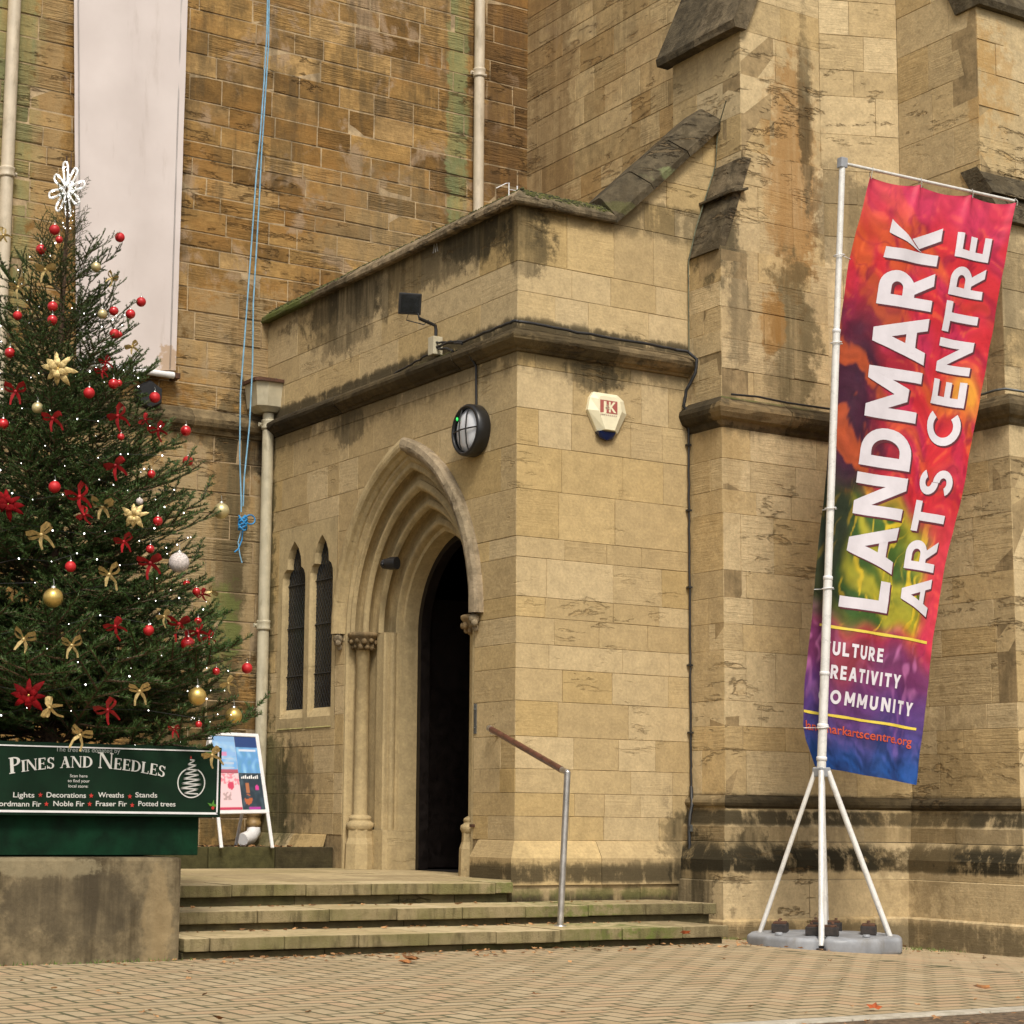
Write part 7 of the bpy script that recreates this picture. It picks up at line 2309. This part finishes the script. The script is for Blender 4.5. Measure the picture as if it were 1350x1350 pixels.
    def paint(u, v):
        # warped coordinates for brushy marks
        wx = u + 0.12 * noise.noise(Vector((u * 4, v * 9, 1))) + 0.03 * noise.noise(Vector((u * 18, v * 40, 4)))
        wy = v + 0.035 * noise.noise(Vector((u * 5, v * 8, 7)))
        n1 = noise.noise(Vector((wx * 6, wy * 14, 3)))
        n2 = noise.noise(Vector((wx * 16, wy * 30, 8)))
        n3 = noise.noise(Vector((wx * 5 + wy * 20, wy * 6, 12)))
        n4 = noise.noise(Vector((wx * 30 - wy * 25, wy * 18, 22)))
        n5 = noise.noise(Vector((wx * 9 + wy * 60, wy * 22 - wx * 5, 31))) + 0.5 * noise.noise(Vector((wx * 40, wy * 90, 5)))
        n6 = abs(noise.noise(Vector((wx * 7 - wy * 12, wy * 24 + wx * 6, 44))))
        RED, PINK, ORG, CRM = (0.50, 0.018, 0.028), (0.47, 0.020, 0.070), (0.52, 0.070, 0.020), (0.27, 0.006, 0.030)
        c = mixc(RED, PINK, smooth(-.2, .5, n1))
        c = mixc(c, ORG, smooth(0.05, 0.45, n3 + 0.25 * smooth(0.7, 1.0, wy) * (1 - u)))
        c = mixc(c, CRM, smooth(0.15, 0.5, n2) * 0.7)
        c = mixc(c, (0.20, 0.004, 0.03), smooth(0.10, 0.0, n6) * 0.45 * smooth(-.2, .3, n1 + n3))
        c = mixc(c, (0.58, 0.11, 0.03), smooth(0.25, 0.6, n5) * 0.4)
        if v > 0.9: c = mixc(c, (0.60, 0.05, 0.12), 0.6 * smooth(0.9, 1.0, v))
        # dark wine and purple streaks on the left, from v .45 to .82
        k = smooth(0.86, 0.74, wy) * smooth(0.30, 0.40, wy) * smooth(0.62, 0.18, wx + 0.25 * n1 + 0.5 * max(0, wy - 0.6))
        c = mixc(c, (0.022, 0.006, 0.022), 0.95 * k)
        k2 = k * smooth(0.15, 0.4, n3 + n4 * 0.3)
        c = mixc(c, (0.42, 0.07, 0.015), 0.8 * k2)
        # yellow orange patch right middle
        k = math.exp(-((wx - 0.88) / 0.12) ** 2 - ((wy - 0.655) / 0.03) ** 2)
        c = mixc(c, (0.62, 0.26, 0.03), min(1, 1.3 * k))
        # green and yellow feather area
        k = smooth(0.50, 0.42, wy + 0.10 * (wx - 0.45)) * smooth(0.225, 0.27, wy) * smooth(0.98, 0.78, wx + (0.38 - wy) * 0.3)
        g = mixc((0.035, 0.085, 0.012), (0.30, 0.27, 0.020), smooth(-0.25, 0.45, n3 + 0.6 * (wx - 0.45)))
        g = mixc(g, (0.50, 0.36, 0.02), smooth(0.25, 0.5, n4 + 0.3 * smooth(.6, .8, wx)))
        g = mixc(g, (0.012, 0.012, 0.008), smooth(0.30, 0.12, wx) * 0.85)
        c = mixc(c, g, k)
        k = smooth(0.78, 0.92, wx) * smooth(0.50, 0.42, wy) * smooth(0.22, 0.27, wy)
        c = mixc(c, (0.60, 0.05, 0.07), 0.6 * k)
        # purple below, blue at the foot
        k = smooth(0.285, 0.215, wy + 0.05 * (u - 0.3))
        P_ = mixc((0.13, 0.022, 0.085), (0.34, 0.10, 0.24), smooth(0, 0.45, n2))
        P_ = mixc(P_, (0.22, 0.025, 0.03), smooth(0.1, 0.3, wx) * smooth(0.62, 0.45, wx) * 0.8)
        c = mixc(c, P_, k)
        k = smooth(0.175, 0.015, wy + 0.03 * n1 + 0.02 * n5)
        B_ = mixc((0.008, 0.028, 0.12), (0.010, 0.060, 0.24), smooth(-.3, .4, n1 + n5 * .4))
        c = mixc(c, B_, k)
        c = mixc(c, (0.05, 0.03, 0.20), smooth(0.18, 0.11, wy) * (1 - k) * 0.6)
        m_ = 1 + 0.30 * max(-0.7, min(0.7, n5))
        return tuple(max(0, min(1, q * m_)) for q in c)
    v, tn = [], []
    for j in range(nv + 1):
        for i in range(nu + 1):
            v.append(S_(i / nu, j / nv))
            tn.append(paint(i / nu, j / nv))
    f = [(j * (nu + 1) + i, j * (nu + 1) + i + 1, (j + 1) * (nu + 1) + i + 1, (j + 1) * (nu + 1) + i) for j in range(nv) for i in range(nu)]
    F = thing('banner_flag', 'large red and purple printed flag reading LANDMARK ARTS CENTRE', 'flag', tuple(S_(0.5, 0.0)))
    mb = MB()
    mb.v = [tuple(q) for q in v]; mb.tone = tn; mb.f = f; mb.smooth = [True] * len(f)
    mb.build('cloth', M_flag, F)
    # print, 2 mm proud of the cloth
    def nrm(u, w):
        e = 0.01
        a = S_(min(1, u + e), w) - S_(max(0, u - e), w)
        b = S_(u, min(1, w + e * 0.3)) - S_(u, max(0, w - e * 0.3))
        return a.cross(b).normalized()
    def on(u, w, o=0.004): return S_(u, w) + nrm(u, w) * o
    M_let = plain('white_flag_print', (0.62, 0.58, 0.62), 0.6, 0, 0.03)
    M_sh = plain('soft_print_shadow', (0.10, 0.010, 0.018), 0.7, 0, 0.1)
    def words(txt, place, o, mat, name):
        '''each word is its own piece of print'''
        tot = sum(sans_letter(c)[1] + 0.13 for c in txt) - 0.13
        cur = 0.0
        x0, x1 = place[0], place[1]
        for wd in txt.split(' '):
            L_ = sum(sans_letter(c)[1] + 0.13 for c in wd) - 0.13
            mb = MB()
            put_sans(mb, wd, place[2], x0 + (x1 - x0) * cur / tot, place[3], place[4], (x1 - x0) * L_ / tot, t_=place[5])
            mb.build(name, mat, F)
            cur += L_ + 0.13 + sans_letter(' ')[1] + 0.13
    vfn = lambda uc, o: (lambda x, y, e=0.0: on(uc - y, x, o + e))
    words('LANDMARK', (0.276, 0.940, vfn(0.586, 0.0022), 0.0, 0.36, 0.245), 0, M_sh, 'lettering_shadow')
    words('LANDMARK', (0.279, 0.943, vfn(0.572, 0.0040), 0.0, 0.36, 0.225), 0, M_let, 'lettering')
    words('ARTS CENTRE', (0.282, 0.938, vfn(0.914, 0.0022), 0.0, 0.235, 0.225), 0, M_sh, 'lettering_shadow')
    words('ARTS CENTRE', (0.285, 0.940, vfn(0.902, 0.0040), 0.0, 0.235, 0.205), 0, M_let, 'lettering')
    hfn = lambda x, y, e=0.0: on(x, y, 0.004 + e)
    for txt, w0, u1, sp in (('CULTURE', 0.196, 0.60, 0.2), ('CREATIVITY', 0.156, 0.745, 0.2), ('COMMUNITY', 0.114, 0.90, 0.3)):
        mb = MB()
        put_sans(mb, txt, hfn, 0.125, w0, 0.0235, u1 - 0.125, sp, 0.02, t_=0.24)
        mb.build('small_lettering', M_let, F)
    def horiz(txt, u0, v0, h, u1, bold, mat, name, sp=1.0, drop=0.0):
        mb = MB()
        put_text(mb, txt, lambda x, y: on(x, y, 0.0045), u0, v0, h, u1 - u0, bold, sub=0.02, spacing=sp)
        mb.build(name, mat, F)
    M_or = plain('orange_print', (0.50, 0.065, 0.02), 0.6, 0, 0.05)
    horiz('landmarkartscentre.org', 0.02, 0.064, 0.0150, 0.92, 0.012, M_or, 'web_address')
    M_yl = plain('yellow_line_print', (0.68, 0.52, 0.06), 0.6, 0, 0.05)
    for (w, u0, u1) in ((0.243, 0.07, 0.95), (0.094, 0.0, 0.945)):
        mb = MB()
        n = 40
        vv = []
        for i in range(n + 1):
            u = u0 + (u1 - u0) * i / n
            h = 0.0022 + 0.0008 * noise.noise(Vector((u * 8, w * 9, 0)))
            vv += [on(u, w - h), on(u, w + h)]
        mb.add(vv, [(2 * i, 2 * i + 2, 2 * i + 3, 2 * i + 1) for i in range(n)])
        mb.build('yellow_rule', M_yl, F)
    # rings and ties
    for g in (0.0, 0.34, 0.70, 1.0):
        p = on(g, 0.998, 0.0)
        t_ = (p.x - top.x) / (arm_e.x - top.x)
        q = top.lerp(arm_e, t_)
        MB().tube([p + Vector((0, -0.012, -0.02)), p + Vector((0, -0.02, 0.02)), q + Vector((0, -0.016, 0.016)), q + Vector((0, 0.016, 0.012)), p + Vector((0, 0.012, 0.0))], 0.0035, 6).build('tie', M_rope_grey, F)
    for w in (0.86, 0.715, 0.435, 0.30, 0.065):
        p = on(0.0, w, 0)
        t_ = (p.z - foot.z) / (top.z - foot.z)
        q = foot.lerp(top, t_)
        ring = [q + Vector((math.cos(a_) * 0.045, math.sin(a_) * 0.045, 0.006 * math.cos(a_))) for a_ in [k * 2 * PI / 14 for k in range(15)]]
        MB().tube(ring, 0.005, 6, False).build('mast_ring', M_white, F)
        MB().tube([q + Vector((0.045, 0, 0)), q + Vector((0.07, 0.0, 0.0)), p + (Vector((0.01, 0, 0)) if w > .6 else Vector((0, 0, 0)))], 0.0035, 5).build('tie', M_white, F)
M_rope_grey = plain('grey_tie', (0.4, 0.38, 0.34), 0.6)
t_ = NT('printed_flag_polyester')
_a = t_.node('ShaderNodeAttribute'); _a.attribute_name = 'tone'
_w = t_.noise(t_.map(t_.obj(), (500, 500, 500)), 1.0, 2)
M_flag = t_.out(_a.outputs['Color'], 0.55, 0, t_.bump(t_.noise(t_.obj(), 9, 4, 0.6), 0.012, 0.5), spec=0.25)
build_flag()

# ------------------------------------------------------------------ fallen leaves
def build_leaves():
    rg = random.Random(60)
    named = [((355, 1188), 0.271, 0.085, M_leafred, 'rust red leaf leaning up on the second step'), ((318, 1192), 0.271, 0.05, M_leaf, 'small curled leaf at the left of the second step'),
             ((440, 1190), 0.271, 0.05, M_leaf, 'crumpled brown leaf on the second step near its middle'), ((540, 1268), 0.0, 0.10, M_leaf, 'large split leaf lying on the paving before the steps'),
             ((533, 1271), 0.0, 0.06, M_leaf, 'leaf overlapping the large one before the steps'), ((1297, 1305), -0.1, 0.06, M_leaf, 'pale curled leaf on the paving at the far right'),
             ((1152, 1330), 0.0, 0.045, M_leafred, 'dark leaf near the kerb at the bottom right'), ((288, 1345), 0.0, 0.04, M_leaf, 'small leaf at the bottom edge left of centre'),
             ((707, 1312), 0.0, 0.035, M_leaf, 'small leaf on the paving right of centre'), ((905, 1232), 0.135, 0.05, M_leafred, 'leaf on the lowest step near its right end')]
    for (px, z, r_, m, lab) in named:
        p = onz(px[0], px[1], z + 0.01)
        zz = z if z > 0 else ground_z(p[0], p[1])
        p = onz(px[0], px[1], zz + 0.01)
        mb = MB()
        leaf_mesh(mb, tuple(p), r_, rg, None, 0.9 if m is M_leafred else 0.3)
        tag(mb.build('fallen_leaf', m), lab, 'leaf', 'fallen autumn leaves')
    mb = MB()
    def scatter(n, fn, lo, hi, up=0.4):
        for _ in range(n):
            p = fn()
            leaf_mesh(mb, p, rg.uniform(lo, hi), rg, (rg.random(), rg.random(), 0), up)
    g = lambda x, y: (x, y, ground_z(x, y) + 0.004)
    scatter(150, lambda: g(rg.uniform(5.2, 9.9), 11.62 - rg.random() ** 2 * 0.5), 0.012, 0.035)
    scatter(70, lambda: (rg.uniform(5.3, 9.6), 12.22 + rg.uniform(-0.12, 0.05), 0.137), 0.012, 0.03)
    scatter(40, lambda: (rg.uniform(5.4, 10.0), 12.66 + rg.uniform(-.1, .05), 0.275), 0.012, 0.03)
    scatter(60, lambda: g(rg.uniform(9.9, 13.0), 12.72 - max(0, 0) - rg.random() ** 2 * 0.5 if True else 0), 0.012, 0.035)
    scatter(60, lambda: g(rg.uniform(9.8, 11.9), rg.uniform(11.0, 12.4)), 0.010, 0.028)
    scatter(30, lambda: g(rg.uniform(3.0, 5.3), 11.57 - rg.random() ** 2 * 0.3), 0.010, 0.024)
    scatter(60, lambda: g(rg.uniform(3.0, 11.5), rg.uniform(7.2, 11.4)), 0.008, 0.026)
    scatter(90, lambda: (rg.uniform(5.5, 9.0), rg.uniform(6.0, 6.85), 0.012 ), 0.012, 0.03)
    scatter(50, lambda: (rg.uniform(7.4, 8.8), 16.75 + rg.random() * 0.5, 0.615), 0.02, 0.05)
    t = NT('leaf_litter')
    tr = t.tone()[0]
    m = t.out(t.mix(tr, (0.16, 0.075, 0.03), (0.50, 0.27, 0.11)), 0.85)
    o = mb.build('leaf_litter', m)
    o['kind'] = 'stuff'
build_leaves()

# small tufts of weeds at the wall foot
def build_weeds():
    rg = random.Random(12)
    mb = MB()
    for _ in range(420):
        k = rg.random()
        if k < 0.4: x, y = rg.gauss(12.15, 0.25), 12.18 + rg.uniform(-.3, .1)
        elif k < 0.8: x, y = rg.uniform(10.3, 12.2), 12.70 + rg.uniform(-.08, .02)
        else: x, y = rg.uniform(3.2, 5.2), 11.58 + rg.uniform(-.03, .01)
        z = ground_z(x, y)
        a = rg.uniform(0, 6.28)
        h = rg.uniform(0.01, 0.035)
        mb.add([(x - .004, y, z), (x + .004, y, z), (x + math.cos(a) * h * .6, y + math.sin(a) * h * .6, z + h)], [(0, 1, 2)], (rg.random(), 0, 0))
    t = NT('weed_green')
    m = t.out(t.mix(t.tone()[0], (0.05, 0.09, 0.015), (0.16, 0.22, 0.04)), 0.8)
    o = mb.build('ground_weeds', m)
    o['kind'] = 'stuff'
build_weeds()
